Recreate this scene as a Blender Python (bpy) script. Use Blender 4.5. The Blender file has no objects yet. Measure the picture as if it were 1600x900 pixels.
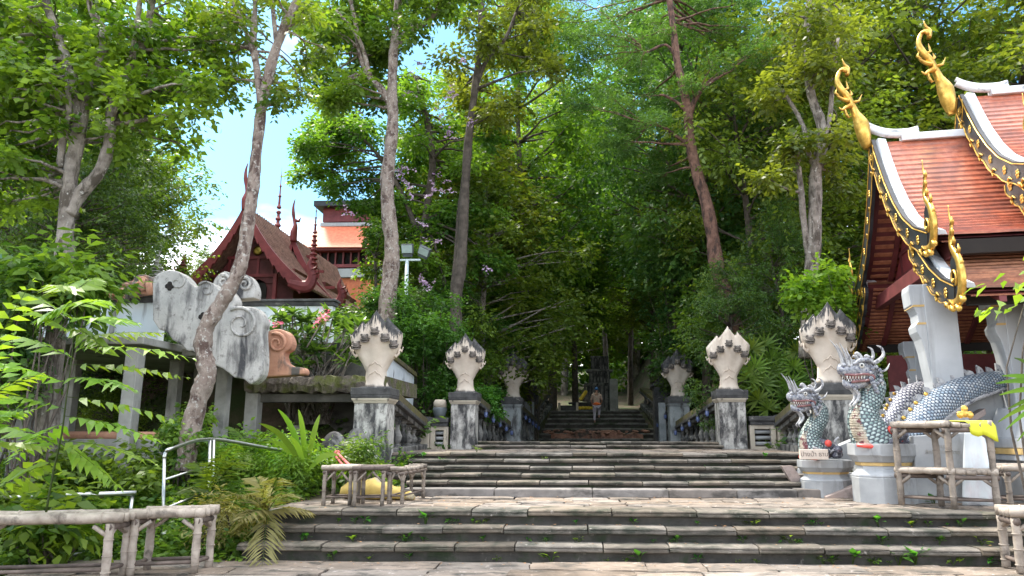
import bpy, bmesh, math, random
import numpy as np
from mathutils import Vector, Matrix, Euler, Quaternion
R_ = math.radians
S = bpy.context.scene
COL = S.collection

# ------------------------------------------------------------------ camera
FPX, CX, CY, EYE = 1160.0, 850.0, 450.0, 1.55
TH, PS = R_(11.3), R_(2.7)
cam = bpy.data.cameras.new('camera'); camo = bpy.data.objects.new('camera', cam); COL.objects.link(camo)
camo.location = (0, 0, EYE); camo.rotation_euler = (R_(90) + TH, 0, PS)
cam.sensor_width = 36; cam.lens = FPX / 1600 * 36; cam.shift_x = -(CX - 800) / 1600
cam.clip_start = 0.1; cam.clip_end = 4000
S.camera = camo

# ------------------------------------------------------------------ light
SUN_EL, SUN_AZ = R_(56), R_(-52)          # azimuth from +Y towards +X
w = bpy.data.worlds.new('World'); S.world = w; w.use_nodes = True
nt = w.node_tree; nt.nodes.clear()
sky = nt.nodes.new('ShaderNodeTexSky'); sky.sky_type = 'NISHITA'; sky.sun_disc = False
sky.sun_elevation = SUN_EL; sky.sun_rotation = SUN_AZ; sky.air_density = 1.1; sky.dust_density = 1.2; sky.ozone_density = 1.6
tc = nt.nodes.new('ShaderNodeTexCoord')
mp = nt.nodes.new('ShaderNodeMapping'); mp.inputs['Scale'].default_value = (1.2, 1.2, 2.6)
nz = nt.nodes.new('ShaderNodeTexNoise'); nz.inputs['Scale'].default_value = 2.1; nz.inputs['Detail'].default_value = 7; nz.inputs['Roughness'].default_value = .55
sx = nt.nodes.new('ShaderNodeSeparateXYZ')
ml = nt.nodes.new('ShaderNodeValToRGB')   # white haze low down, a blue band, unseen cloud overhead added for ambient light
for p_, v_ in ((.0, .72), (.18, .60), (.27, .26), (.36, .08), (.54, .06), (.68, .56)):
    e_ = ml.color_ramp.elements.new(p_) if p_ not in (0,) else ml.color_ramp.elements[0]
    e_.position = p_; e_.color = (v_, v_, v_, 1)
ml.color_ramp.elements[-1].color = (.62, .62, .62, 1)
ad = nt.nodes.new('ShaderNodeMath'); ad.operation = 'ADD'
rp = nt.nodes.new('ShaderNodeValToRGB'); rp.color_ramp.elements[0].position = .66; rp.color_ramp.elements[1].position = 1.0
mx = nt.nodes.new('ShaderNodeMix'); mx.data_type = 'RGBA'; mx.inputs[7].default_value = (13, 13.2, 13.6, 1)
hs = nt.nodes.new('ShaderNodeMix'); hs.data_type = 'RGBA'; hs.blend_type = 'MULTIPLY'; hs.inputs[0].default_value = 1; hs.inputs[7].default_value = (.56, .90, .98, 1)
bg = nt.nodes.new('ShaderNodeBackground'); bg.inputs['Strength'].default_value = 0.14
ou = nt.nodes.new('ShaderNodeOutputWorld')
L = nt.links.new
L(tc.outputs['Generated'], mp.inputs[0]); L(mp.outputs[0], nz.inputs['Vector']); L(tc.outputs['Generated'], sx.inputs[0])
L(sx.outputs['Z'], ml.inputs[0]); L(ml.outputs[0], ad.inputs[0]); L(nz.outputs['Fac'], ad.inputs[1]); L(ad.outputs[0], rp.inputs[0])
L(sky.outputs[0], hs.inputs[6]); L(hs.outputs[2], mx.inputs[6]); L(rp.outputs[0], mx.inputs[0]); L(mx.outputs[2], bg.inputs[0]); L(bg.outputs[0], ou.inputs[0])
sl = bpy.data.lights.new('sun', 'SUN'); slo = bpy.data.objects.new('sun', sl); COL.objects.link(slo)
sl.energy = 3.3; sl.angle = R_(7); sl.color = (1.0, .94, .82)
sd = Vector((math.sin(SUN_AZ) * math.cos(SUN_EL), math.cos(SUN_AZ) * math.cos(SUN_EL), math.sin(SUN_EL)))
slo.rotation_euler = sd.to_track_quat('Z', 'Y').to_euler()
S.view_settings.view_transform = 'Standard'; S.view_settings.look = 'None'; S.view_settings.gamma = 1
S.view_settings.exposure = 1.25
S.render.engine = 'CYCLES'
try:
    S.cycles.use_denoising = True; S.cycles.denoiser = 'OPENIMAGEDENOISE'
    S.cycles.max_bounces = 7; S.cycles.diffuse_bounces = 4; S.cycles.transmission_bounces = 4; S.cycles.transparent_max_bounces = 6
    S.cycles.caustics_reflective = False; S.cycles.caustics_refractive = False
except Exception:
    pass

# ------------------------------------------------------------------ survey: a sight line of the photo cut at a distance / at a height
_F = Vector((-math.sin(PS) * math.cos(TH), math.cos(PS) * math.cos(TH), math.sin(TH)))
_R = Vector((math.cos(PS), math.sin(PS), 0)); _U = _R.cross(_F)
def W(px, py, D):
    d = _F + _R * ((px - CX) / FPX) + _U * ((CY - py) / FPX)
    return Vector((0, 0, EYE)) + d * (D / d.y)
def G(px, py, z):
    d = _F + _R * ((px - CX) / FPX) + _U * ((CY - py) / FPX)
    return Vector((0, 0, EYE)) + d * ((z - EYE) / d.z)

# ------------------------------------------------------------------ materials
def lin(c):
    return tuple(((x / 12.92) if x <= .04045 else ((x + .055) / 1.055) ** 2.4) for x in c)
def new_mat(name):
    m = bpy.data.materials.new(name); m.use_nodes = True
    t = m.node_tree; b = t.nodes['Principled BSDF']
    return m, t, b
def noise(t, vec, scale, detail=6, rough=.6, dist=0):
    n = t.nodes.new('ShaderNodeTexNoise'); n.inputs['Scale'].default_value = scale; n.inputs['Detail'].default_value = detail
    n.inputs['Roughness'].default_value = rough; n.inputs['Distortion'].default_value = dist
    t.links.new(vec, n.inputs['Vector']); return n.outputs['Fac']
def ramp(t, fac, stops, mode='LINEAR'):
    r = t.nodes.new('ShaderNodeValToRGB'); e = r.color_ramp.elements; r.color_ramp.interpolation = mode
    while len(e) < len(stops): e.new(.5)
    for i, (p, c) in enumerate(stops):
        e[i].position = p; e[i].color = (*c, 1) if len(c) == 3 else c
    t.links.new(fac, r.inputs[0]); return r.outputs[0]
def mixc(t, fac, a, b, mode='MIX'):
    n = t.nodes.new('ShaderNodeMix'); n.data_type = 'RGBA'; n.blend_type = mode
    for s, v in ((0, fac), (6, a), (7, b)):
        if hasattr(v, 'links'): t.links.new(v, n.inputs[s])
        elif isinstance(v, tuple): n.inputs[s].default_value = (*v[:3], 1)
        else: n.inputs[s].default_value = v
    return n.outputs[2]
def mth(t, op, a, b=0.0, c=0.0):
    n = t.nodes.new('ShaderNodeMath'); n.operation = op
    for i, v in enumerate((a, b, c)):
        if hasattr(v, 'links'): t.links.new(v, n.inputs[i])
        else: n.inputs[i].default_value = v
    return n.outputs[0]
def coords(t, scale=(1, 1, 1), kind='Object'):
    c = t.nodes.new('ShaderNodeTexCoord'); m = t.nodes.new('ShaderNodeMapping'); m.inputs['Scale'].default_value = scale
    t.links.new(c.outputs[kind], m.inputs[0]); return m.outputs[0]
def bump(t, b, h, strength, dist=.02):
    n = t.nodes.new('ShaderNodeBump'); n.inputs['Strength'].default_value = strength; n.inputs['Distance'].default_value = dist
    t.links.new(h, n.inputs['Height']); t.links.new(n.outputs[0], b.inputs['Normal'])
def pmat(name, c1, c2, scale=3, rough=.8, bs=20, bst=.5, bd=.01, c3=None, s3=1.2, st=(1, 1, 1), thr=(.5, .62), c4=None, s4=6, thr4=(.6, .66), metal=0, stb=(1, 1, 1), isl=0):
    """two-tone base, then stains c3 (stretched by st), then patches c4, with bump"""
    m, t, b = new_mat(name)
    v = coords(t)
    col = ramp(t, noise(t, v, scale), [(.32, c1), (.68, c2)])
    if c3: col = mixc(t, ramp(t, noise(t, coords(t, st), s3, 8, .65, .3), [(thr[0], (0, 0, 0)), (thr[1], (1, 1, 1))]), col, c3)
    if c4: col = mixc(t, ramp(t, noise(t, coords(t, (1.1, .9, 1)), s4, 8, .7, .2), [(thr4[0], (0, 0, 0)), (thr4[1], (1, 1, 1))]), col, c4)
    if isl:   # each block its own tone
        gi = t.nodes.new('ShaderNodeNewGeometry'); hv = t.nodes.new('ShaderNodeHueSaturation'); t.links.new(col, hv.inputs['Color'])
        t.links.new(mth(t, 'MULTIPLY_ADD', gi.outputs['Random Per Island'], isl, 1 - isl * .5), hv.inputs['Value'])
        t.links.new(mth(t, 'MULTIPLY_ADD', mth(t, 'FRACT', mth(t, 'MULTIPLY', gi.outputs['Random Per Island'], 7.3)), .5, .7), hv.inputs['Saturation']); col = hv.outputs[0]
    t.links.new(col, b.inputs['Base Color']); b.inputs['Roughness'].default_value = rough; b.inputs['Metallic'].default_value = metal
    if bst: bump(t, b, noise(t, coords(t, stb), bs, 8, .65), bst, bd)
    return m
def leafmat(name, a, b_, trans=.42, rough=.42, spec=.35, tint=(1.7, 1.6, .55)):
    m, t, b = new_mat(name)
    at = t.nodes.new('ShaderNodeAttribute'); at.attribute_name = 'lv'
    col = ramp(t, at.outputs['Fac'], [(.05, a), (.95, b_)])
    oi = t.nodes.new('ShaderNodeObjectInfo')
    hsv = t.nodes.new('ShaderNodeHueSaturation'); t.links.new(col, hsv.inputs['Color'])
    t.links.new(mth(t, 'MULTIPLY_ADD', oi.outputs['Random'], .03, .485), hsv.inputs['Hue'])
    t.links.new(mth(t, 'MULTIPLY_ADD', oi.outputs['Random'], .4, .8), hsv.inputs['Value'])
    t.links.new(hsv.outputs[0], b.inputs['Base Color']); b.inputs['Roughness'].default_value = rough
    b.inputs['Specular IOR Level'].default_value = spec
    tr = t.nodes.new('ShaderNodeBsdfTranslucent')
    tcol = mixc(t, 1.0, hsv.outputs[0], tint, 'MULTIPLY'); t.links.new(tcol, tr.inputs['Color'])
    ms = t.nodes.new('ShaderNodeMixShader'); ms.inputs[0].default_value = trans
    t.links.new(b.outputs[0], ms.inputs[1]); t.links.new(tr.outputs[0], ms.inputs[2])
    t.links.new(ms.outputs[0], t.nodes['Material Output'].inputs['Surface'])
    return m
def plain(name, c, rough=.6, metal=0, bs=40, bst=.15, var=.25):
    d = tuple(x * (1 - var) for x in c)
    return pmat(name, d, c, 5, rough, bs, bst, .005, metal=metal)

M = {}
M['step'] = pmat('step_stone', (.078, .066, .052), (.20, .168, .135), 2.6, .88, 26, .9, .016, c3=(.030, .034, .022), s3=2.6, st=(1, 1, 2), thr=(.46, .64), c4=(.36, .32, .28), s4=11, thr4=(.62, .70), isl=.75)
M['pave'] = pmat('paving_stone', (.14, .110, .085), (.28, .222, .178), 1.9, .85, 12, 1.0, .025, c3=(.06, .054, .045), s3=2.6, st=(1, 2.2, 1), thr=(.50, .64), c4=(.5, .43, .38), s4=7, thr4=(.58, .70), stb=(.6, 3, 1), isl=.4)
M['riser'] = pmat('riser_shade_stone', (.028, .026, .022), (.075, .068, .058), 3.5, .95, 22, .8, .015, c3=(.02, .035, .012), s3=2, thr=(.52, .66), c4=(.14, .125, .11), s4=8, thr4=(.62, .7))  # darker than the treads: recess shade under the nosings put into colour
M['slabplain'] = pmat('plain_kerb_stone', (.12, .108, .097), (.25, .22, .20), 3, .85, 18, .6, .012, c3=(.05, .045, .04), s3=2, st=(1, 1, 2), thr=(.5, .66), isl=.4)
M['darkstep'] = pmat('shaded_mossy_step', (.06, .062, .056), (.20, .20, .18), 2.5, .9, 14, .6, .02, c3=(.03, .042, .018), s3=1.2, thr=(.5, .65))
M['redearth'] = pmat('red_earth', (.17, .075, .045), (.36, .20, .14), 3, .95, 9, .9, .05, c3=(.06, .05, .04), s3=2, thr=(.5, .62))
M['cap'] = pmat('blackened_plaster', (.028, .028, .03), (.10, .10, .10), 4, .9, 25, .6, .012, c3=(.30, .29, .27), s3=3.5, thr=(.60, .68), c4=(.40, .38, .34), s4=13, thr4=(.66, .72))
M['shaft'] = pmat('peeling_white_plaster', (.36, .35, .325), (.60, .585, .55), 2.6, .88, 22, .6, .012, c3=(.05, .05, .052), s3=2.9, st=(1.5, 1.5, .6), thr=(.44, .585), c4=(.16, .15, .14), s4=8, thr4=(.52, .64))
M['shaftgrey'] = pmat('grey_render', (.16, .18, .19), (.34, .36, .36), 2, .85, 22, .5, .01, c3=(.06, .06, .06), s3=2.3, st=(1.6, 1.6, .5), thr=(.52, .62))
M['rail'] = pmat('mossy_coping', (.05, .046, .03), (.15, .125, .055), 3, .95, 20, .7, .02, c3=(.12, .115, .02), s3=1.8, thr=(.48, .62), c4=(.03, .03, .028), s4=5, thr4=(.55, .65))
M['balu'] = pmat('dirty_baluster', (.09, .09, .09), (.30, .29, .27), 3, .9, 22, .5, .01, c3=(.03, .03, .03), s3=3, st=(1, 1, .5), thr=(.47, .58))
M['cream'] = pmat('cream_plaster', (.40, .35, .28), (.56, .50, .41), 2.5, .8, 24, .35, .01, c3=(.09, .08, .07), s3=3, st=(1.5, 1.5, .6), thr=(.58, .66))
M['concrete'] = pmat('old_concrete', (.20, .20, .185), (.38, .38, .355), 2.2, .9, 22, .45, .01, c3=(.09, .09, .085), s3=2.1, st=(1, 1, .4), thr=(.52, .7))
M['scroll'] = pmat('stained_scroll_plaster', (.33, .325, .31), (.54, .525, .50), 1.6, .85, 9, .6, .025, c3=(.055, .055, .06), s3=1.5, st=(2.1, 2.1, .6), thr=(.49, .64), c4=(.17, .16, .15), s4=7, thr4=(.54, .66))
M['terra'] = pmat('terracotta', (.36, .17, .11), (.55, .30, .20), 3, .85, 18, .5, .01, c3=(.10, .09, .08), s3=2.6, st=(1, 1, .5), thr=(.52, .62))
M['bluewall'] = pmat('pale_blue_wall', (.62, .70, .74), (.74, .80, .83), 1.5, .7, 20, .15, .005, c3=(.35, .38, .40), s3=2, st=(2, 2, .4), thr=(.62, .74))
M['wwall'] = pmat('whitewashed_wall', (.50, .55, .60), (.68, .72, .76), 2, .8, 20, .2, .005, c3=(.13, .14, .16), s3=4, st=(1, 1.2, .35), thr=(.60, .66))
M['slabtop'] = pmat('mossy_slab_edge', (.055, .045, .035), (.17, .145, .12), 6, .95, 14, 1.0, .05, c3=(.09, .10, .025), s3=2, thr=(.5, .6), c4=(.32, .12, .09), s4=1.4, thr4=(.66, .70))
M['underwall'] = pmat('shade_darkened_concrete', (.07, .068, .06), (.16, .155, .14), 1.5, .95, 12, .5, .02, c3=(.03, .03, .028), s3=1.3, thr=(.48, .62))  # concrete darkened: shade below terrace and canopy is put into this colour
M['maroon'] = pmat('maroon_paint', (.16, .024, .028), (.26, .048, .050), 3, .55, 30, .2, .005)
M['maroon2'] = pmat('maroon_boards', (.09, .017, .018), (.16, .032, .034), 3, .6, 30, .2, .005)
M['tilebrown'] = pmat('weathered_wood_tile', (.15, .07, .055), (.30, .17, .13), 6, .7, 30, .4, .01, c3=(.07, .05, .04), s3=2, thr=(.55, .7))
M['tilered'] = pmat('glazed_red_tile', (.34, .085, .048), (.52, .17, .095), 9, .27, 30, .15, .004, c3=(.24, .085, .06), s3=1.6, thr=(.42, .62), c4=(.56, .30, .22), s4=12, thr4=(.64, .72))
M['tilebrn'] = pmat('unglazed_brown_tile', (.27, .105, .055), (.48, .22, .12), 9, .5, 30, .3, .006, c3=(.16, .07, .05), s3=1.1, thr=(.45, .66))
M['tileorange'] = pmat('orange_tile', (.50, .11, .05), (.66, .19, .09), 5, .6, 30, .3, .006)
M['brickorange'] = pmat('orange_brick', (.50, .13, .06), (.66, .22, .11), 3, .8, 30, .3, .006, c3=(.30, .10, .06), s3=1.5, thr=(.55, .68))
M['white'] = pmat('white_render', (.35, .365, .385), (.44, .455, .475), 1.6, .7, 24, .18, .005, c3=(.24, .245, .25), s3=2.2, st=(2.2, 2.2, .28), thr=(.52, .80))
M['whitegrey'] = pmat('weathered_white_base', (.25, .258, .265), (.37, .38, .39), 2, .75, 22, .25, .006, c3=(.15, .15, .15), s3=1.8, st=(1.5, 1.5, .5), thr=(.54, .70))
M['wtrim'] = pmat('white_verge', (.55, .57, .60), (.76, .78, .80), 3, .55, 22, .2, .006, c3=(.22, .24, .26), s3=2.4, thr=(.60, .68))
M['gold'] = pmat('gold_leaf', (.48, .27, .05), (.80, .52, .13), 9, .34, 30, .25, .006, metal=.75, c3=(.30, .15, .03), s3=5, thr=(.58, .7))
M['goldpaint'] = pmat('gold_band', (.50, .33, .12), (.66, .46, .19), 5, .6, 30, .1, .003)
M['black'] = pmat('black_lacquer', (.010, .012, .016), (.026, .030, .036), 4, .42, 30, .15, .004)
M['dark'] = plain('fascia_and_opening_shade', (.018, .014, .012), .9)  # near-black: fascia paint, elsewhere shade of interiors and openings put into colour
M['soffit'] = pmat('red_brown_batten', (.22, .07, .035), (.40, .15, .075), 8, .65, 30, .3, .006)
M['bark_grey'] = pmat('grey_bark', (.14, .12, .10), (.36, .32, .28), 5, .95, 26, 1.0, .05, c3=(.085, .07, .055), s3=7, st=(1, 1, .35), thr=(.5, .6), c4=(.58, .57, .53), s4=11, thr4=(.60, .66), stb=(1, 1, .3))
M['bark_pale'] = pmat('lichen_bark', (.20, .15, .125), (.36, .30, .26), 5, .95, 26, 1.0, .05, c3=(.10, .065, .055), s3=6, st=(1, 1, .5), thr=(.5, .6), c4=(.52, .51, .47), s4=15, thr4=(.54, .66), stb=(1, 1, .4))
M['bark_red'] = pmat('red_brown_bark', (.10, .05, .035), (.24, .135, .10), 6, .95, 20, 1.0, .05, c3=(.05, .03, .025), s3=6, st=(1, 1, .4), thr=(.5, .6), stb=(1, 1, .3))
M['bark_dark'] = pmat('dark_bark', (.05, .04, .032), (.14, .115, .095), 5, .95, 20, 1.0, .05, stb=(1, 1, .3))
M['bamboo'] = pmat('weathered_bamboo', (.22, .18, .145), (.44, .375, .315), 7, .65, 40, .3, .006, c3=(.10, .08, .065), s3=4, st=(1, 1, 1), thr=(.55, .68))
M['bamboomid'] = pmat('grey_bamboo', (.13, .105, .085), (.30, .25, .205), 7, .7, 40, .4, .006, c3=(.06, .048, .038), s3=4, thr=(.52, .66))
M['bamboodark'] = pmat('old_dark_bamboo', (.055, .042, .034), (.16, .12, .10), 6, .75, 40, .3, .006)
M['steel'] = pmat('stainless_steel', (.36, .37, .36), (.50, .51, .50), 4, .34, 60, .04, .001, metal=1)
M['soil'] = pmat('soil', (.05, .036, .024), (.13, .095, .065), 3, .95, 8, .9, .05, c3=(.045, .07, .02), s3=.8, thr=(.45, .6))
M['moss'] = pmat('moss', (.03, .035, .010), (.085, .085, .02), 6, .95, 30, .9, .02, c3=(.03, .028, .02), s3=3, thr=(.5, .62))
M['leaf_bright'] = leafmat('leaf_yellow_green', (.045, .105, .014), (.19, .28, .035), .50)
M['leaf_lime'] = leafmat('leaf_fresh_lime', (.085, .19, .022), (.24, .38, .05), .46, .40)
M['leaf_mid'] = leafmat('leaf_mid_green', (.045, .110, .020), (.17, .275, .040), .48)
M['leaf_dark'] = leafmat('leaf_dark_green', (.032, .085, .024), (.11, .20, .045), .44)
M['leaf_blue'] = leafmat('leaf_feathery_green', (.036, .098, .030), (.12, .23, .065), .44)
M['leaf_olive'] = leafmat('leaf_olive', (.058, .100, .020), (.20, .26, .046), .48)
M['leaf_shrub'] = leafmat('leaf_shrub_green', (.026, .095, .018), (.10, .27, .045), .44)
M['leaf_dry'] = leafmat('leaf_dry_fern', (.12, .12, .03), (.36, .34, .13), .4)
M['leaf_red'] = leafmat('leaf_red', (.16, .10, .05), (.42, .22, .10), .2)
M['petal'] = leafmat('petal_mauve', (.34, .22, .38), (.62, .48, .66), .3, tint=(1, 1, 1))
M['petalpink'] = leafmat('petal_pink', (.70, .08, .22), (.85, .42, .52), .3, tint=(1, 1, 1))
M['lampgrey'] = plain('grey_lamp_housing', (.10, .12, .13), .5)
M['lampglass'] = plain('milky_lamp_glass', (.50, .62, .60), .15)
M['polepaint'] = plain('pale_blue_pole_paint', (.62, .74, .76), .5)
M['lblue'] = plain('blue_lantern_glass', (.10, .14, .30), .25)
M['lcap'] = plain('dark_lantern_cap', (.03, .035, .05), .5)
M['sack'] = pmat('yellow_sack', (.42, .30, .08), (.60, .44, .13), 4, .8, 22, .5, .01, c3=(.42, .36, .24), s3=2.5, thr=(.52, .58))
M['ycloth'] = plain('yellow_satin', (.62, .62, .03), .55, var=.08)
M['gcloth'] = plain('gold_robe', (.75, .52, .04), .6)
M['wcloth'] = pmat('pale_banner_cloth', (.58, .62, .64), (.68, .72, .74), 2, .8, 30, .1, .003, c3=(.52, .38, .40), s3=1.1, st=(1, 1, .5), thr=(.52, .70))
M['rope'] = plain('red_rope', (.60, .13, .13), .8)
M['skin'] = plain('skin', (.36, .20, .13), .6)
M['shirt'] = plain('beige_shirt', (.62, .46, .36), .85)
M['orange'] = plain('orange_cloth', (.85, .17, .03), .8)
M['trouser'] = plain('grey_trousers', (.46, .43, .50), .85)
M['shoe'] = plain('black_shoe', (.02, .02, .02), .6)
M['hat'] = plain('blue_hat', (.04, .16, .38), .7)
M['ink'] = plain('faded_lettering', (.20, .17, .15), .9)
M['ink2'] = plain('faint_grey_lettering', (.30, .29, .27), .9)
M['signstone'] = pmat('sign_stone', (.52, .43, .36), (.64, .55, .48), 6, .85, 30, .4, .006)
M['pinkstone'] = pmat('pinkish_stair_stone', (.26, .20, .175), (.42, .34, .31), 2, .8, 16, .4, .01, c3=(.14, .11, .10), s3=2, thr=(.52, .66))

def nagamat(name, zb, spread, grey=1.0):
    """cream limewash with black mould settled on the crown of the hood and in streaks"""
    m, t, b = new_mat(name)
    v = coords(t)
    base = ramp(t, noise(t, v, 3), [(.3, (.52 * grey, .43 * grey, .35 * grey)), (.7, (.70 * grey, .62 * grey, .53 * grey))])
    c = t.nodes.new('ShaderNodeTexCoord'); s = t.nodes.new('ShaderNodeSeparateXYZ'); t.links.new(c.outputs['Object'], s.inputs[0])
    ax = mth(t, 'ABSOLUTE', s.outputs['X'])
    k = mth(t, 'ADD', s.outputs['Z'], mth(t, 'MULTIPLY', ax, .62))
    n1 = noise(t, coords(t, (9, 9, .9)), 2.0, 8, .7)
    f = mth(t, 'ADD', k, mth(t, 'MULTIPLY_ADD', n1, spread, -spread * .5))
    f = ramp(t, mth(t, 'MULTIPLY_ADD', f, 1 / .1, -zb / .1), [(.2, (0, 0, 0)), (.8, (1, 1, 1))])
    col = mixc(t, f, base, ramp(t, noise(t, v, 9), [(.35, (.020, .020, .023)), (.8, (.13, .13, .13))]))
    foot = ramp(t, mth(t, 'ADD', s.outputs['Z'], mth(t, 'MULTIPLY', noise(t, v, 7), .2)), [(.13, (1, 1, 1)), (.20, (0, 0, 0))])
    col = mixc(t, foot, col, (.10, .085, .07))
    t.links.new(col, b.inputs['Base Color']); b.inputs['Roughness'].default_value = .75
    bump(t, b, noise(t, v, 26, 6), .35, .01)
    return m
M['naga_a'] = nagamat('naga_blackened', 1.27, 1.1)
M['naga_b'] = nagamat('naga_pale', 1.58, 1.2, 1.05)
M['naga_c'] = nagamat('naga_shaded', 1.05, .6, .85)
M['snout'] = pmat('grey_snout', (.05, .045, .04), (.20, .17, .15), 12, .8, 40, .5, .01)
M['snoutdark'] = plain('black_mouth', (.015, .013, .012), .8)

def scalemat(name, a, b_, line, nu, nv, tip=None):
    """overlapping mirror scales laid along a body (UV: u round it, v along it)"""
    m, t, b = new_mat(name)
    u = t.nodes.new('ShaderNodeUVMap'); mp_ = t.nodes.new('ShaderNodeMapping'); mp_.inputs['Scale'].default_value = (nu, nv, 1)
    mp_.inputs['Rotation'].default_value = (0, 0, 0); t.links.new(u.outputs[0], mp_.inputs[0])
    s = t.nodes.new('ShaderNodeSeparateXYZ'); t.links.new(mp_.outputs[0], s.inputs[0])
    row = mth(t, 'FLOOR', s.outputs['Y']); off = mth(t, 'MULTIPLY', mth(t, 'MODULO', row, 2), .5)
    fx = mth(t, 'SUBTRACT', mth(t, 'FRACT', mth(t, 'ADD', s.outputs['X'], off)), .5)
    fy = mth(t, 'FRACT', s.outputs['Y'])
    d = mth(t, 'SQRT', mth(t, 'ADD', mth(t, 'MULTIPLY', mth(t, 'MULTIPLY', fx, fx), 3.2), mth(t, 'MULTIPLY', fy, fy)))
    cell = t.nodes.new('ShaderNodeTexWhiteNoise'); cx = t.nodes.new('ShaderNodeCombineXYZ')
    t.links.new(mth(t, 'FLOOR', mth(t, 'ADD', s.outputs['X'], off)), cx.inputs[0]); t.links.new(row, cx.inputs[1]); t.links.new(cx.outputs[0], cell.inputs['Vector'])
    base = ramp(t, cell.outputs['Value'], [(.1, a), (.9, b_)])
    col = mixc(t, ramp(t, d, [(.62, (0, 0, 0)), (.80, (1, 1, 1))]), base, line)
    t.links.new(col, b.inputs['Base Color']); b.inputs['Roughness'].default_value = .38; b.inputs['Metallic'].default_value = .15
    bump(t, b, mth(t, 'SUBTRACT', 1.0, d), .9, .02)
    return m
M['scale_teal'] = scalemat('teal_mirror_scales', (.15, .22, .21), (.36, .43, .41), (.045, .06, .07), 20, 24)
M['scale_blue'] = scalemat('blue_silver_scales', (.30, .38, .46), (.62, .65, .67), (.09, .11, .15), 24, 54)
M['scale_white'] = scalemat('white_scales', (.50, .49, .50), (.66, .65, .66), (.12, .12, .17), 20, 36)
M['dragsilver'] = pmat('silver_blue_mosaic', (.06, .07, .10), (.42, .43, .46), 24, .45, 60, 1.0, .014, c3=(.42, .42, .44), s3=14, thr=(.54, .60), c4=(.05, .06, .15), s4=26, thr4=(.56, .62))
M['dragwhite'] = pmat('white_grey_horn', (.24, .24, .26), (.50, .50, .50), 14, .6, 40, .5, .01, c3=(.08, .08, .10), s3=13, thr=(.54, .62))
M['dragred'] = pmat('dull_red_mouth', (.13, .05, .05), (.27, .13, .13), 12, .6, 40, .3, .005, c3=(.55, .50, .48), s3=12, thr=(.60, .64))
M['dragbelly'] = pmat('belly_mosaic', (.30, .25, .18), (.62, .56, .46), 9, .6, 40, .4, .006, c3=(.16, .05, .06), s3=10, thr=(.52, .56), c4=(.60, .42, .10), s4=7, thr4=(.63, .66))
M['makara'] = pmat('makara_mosaic', (.03, .035, .05), (.14, .14, .18), 14, .5, 50, .8, .012, c3=(.45, .06, .06), s3=7, thr=(.60, .64), c4=(.60, .60, .62), s4=16, thr4=(.58, .62))
M['redball'] = plain('red_ball', (.75, .09, .07), .4)
M['eye'] = plain('white_eye', (.75, .74, .70), .3)

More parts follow.
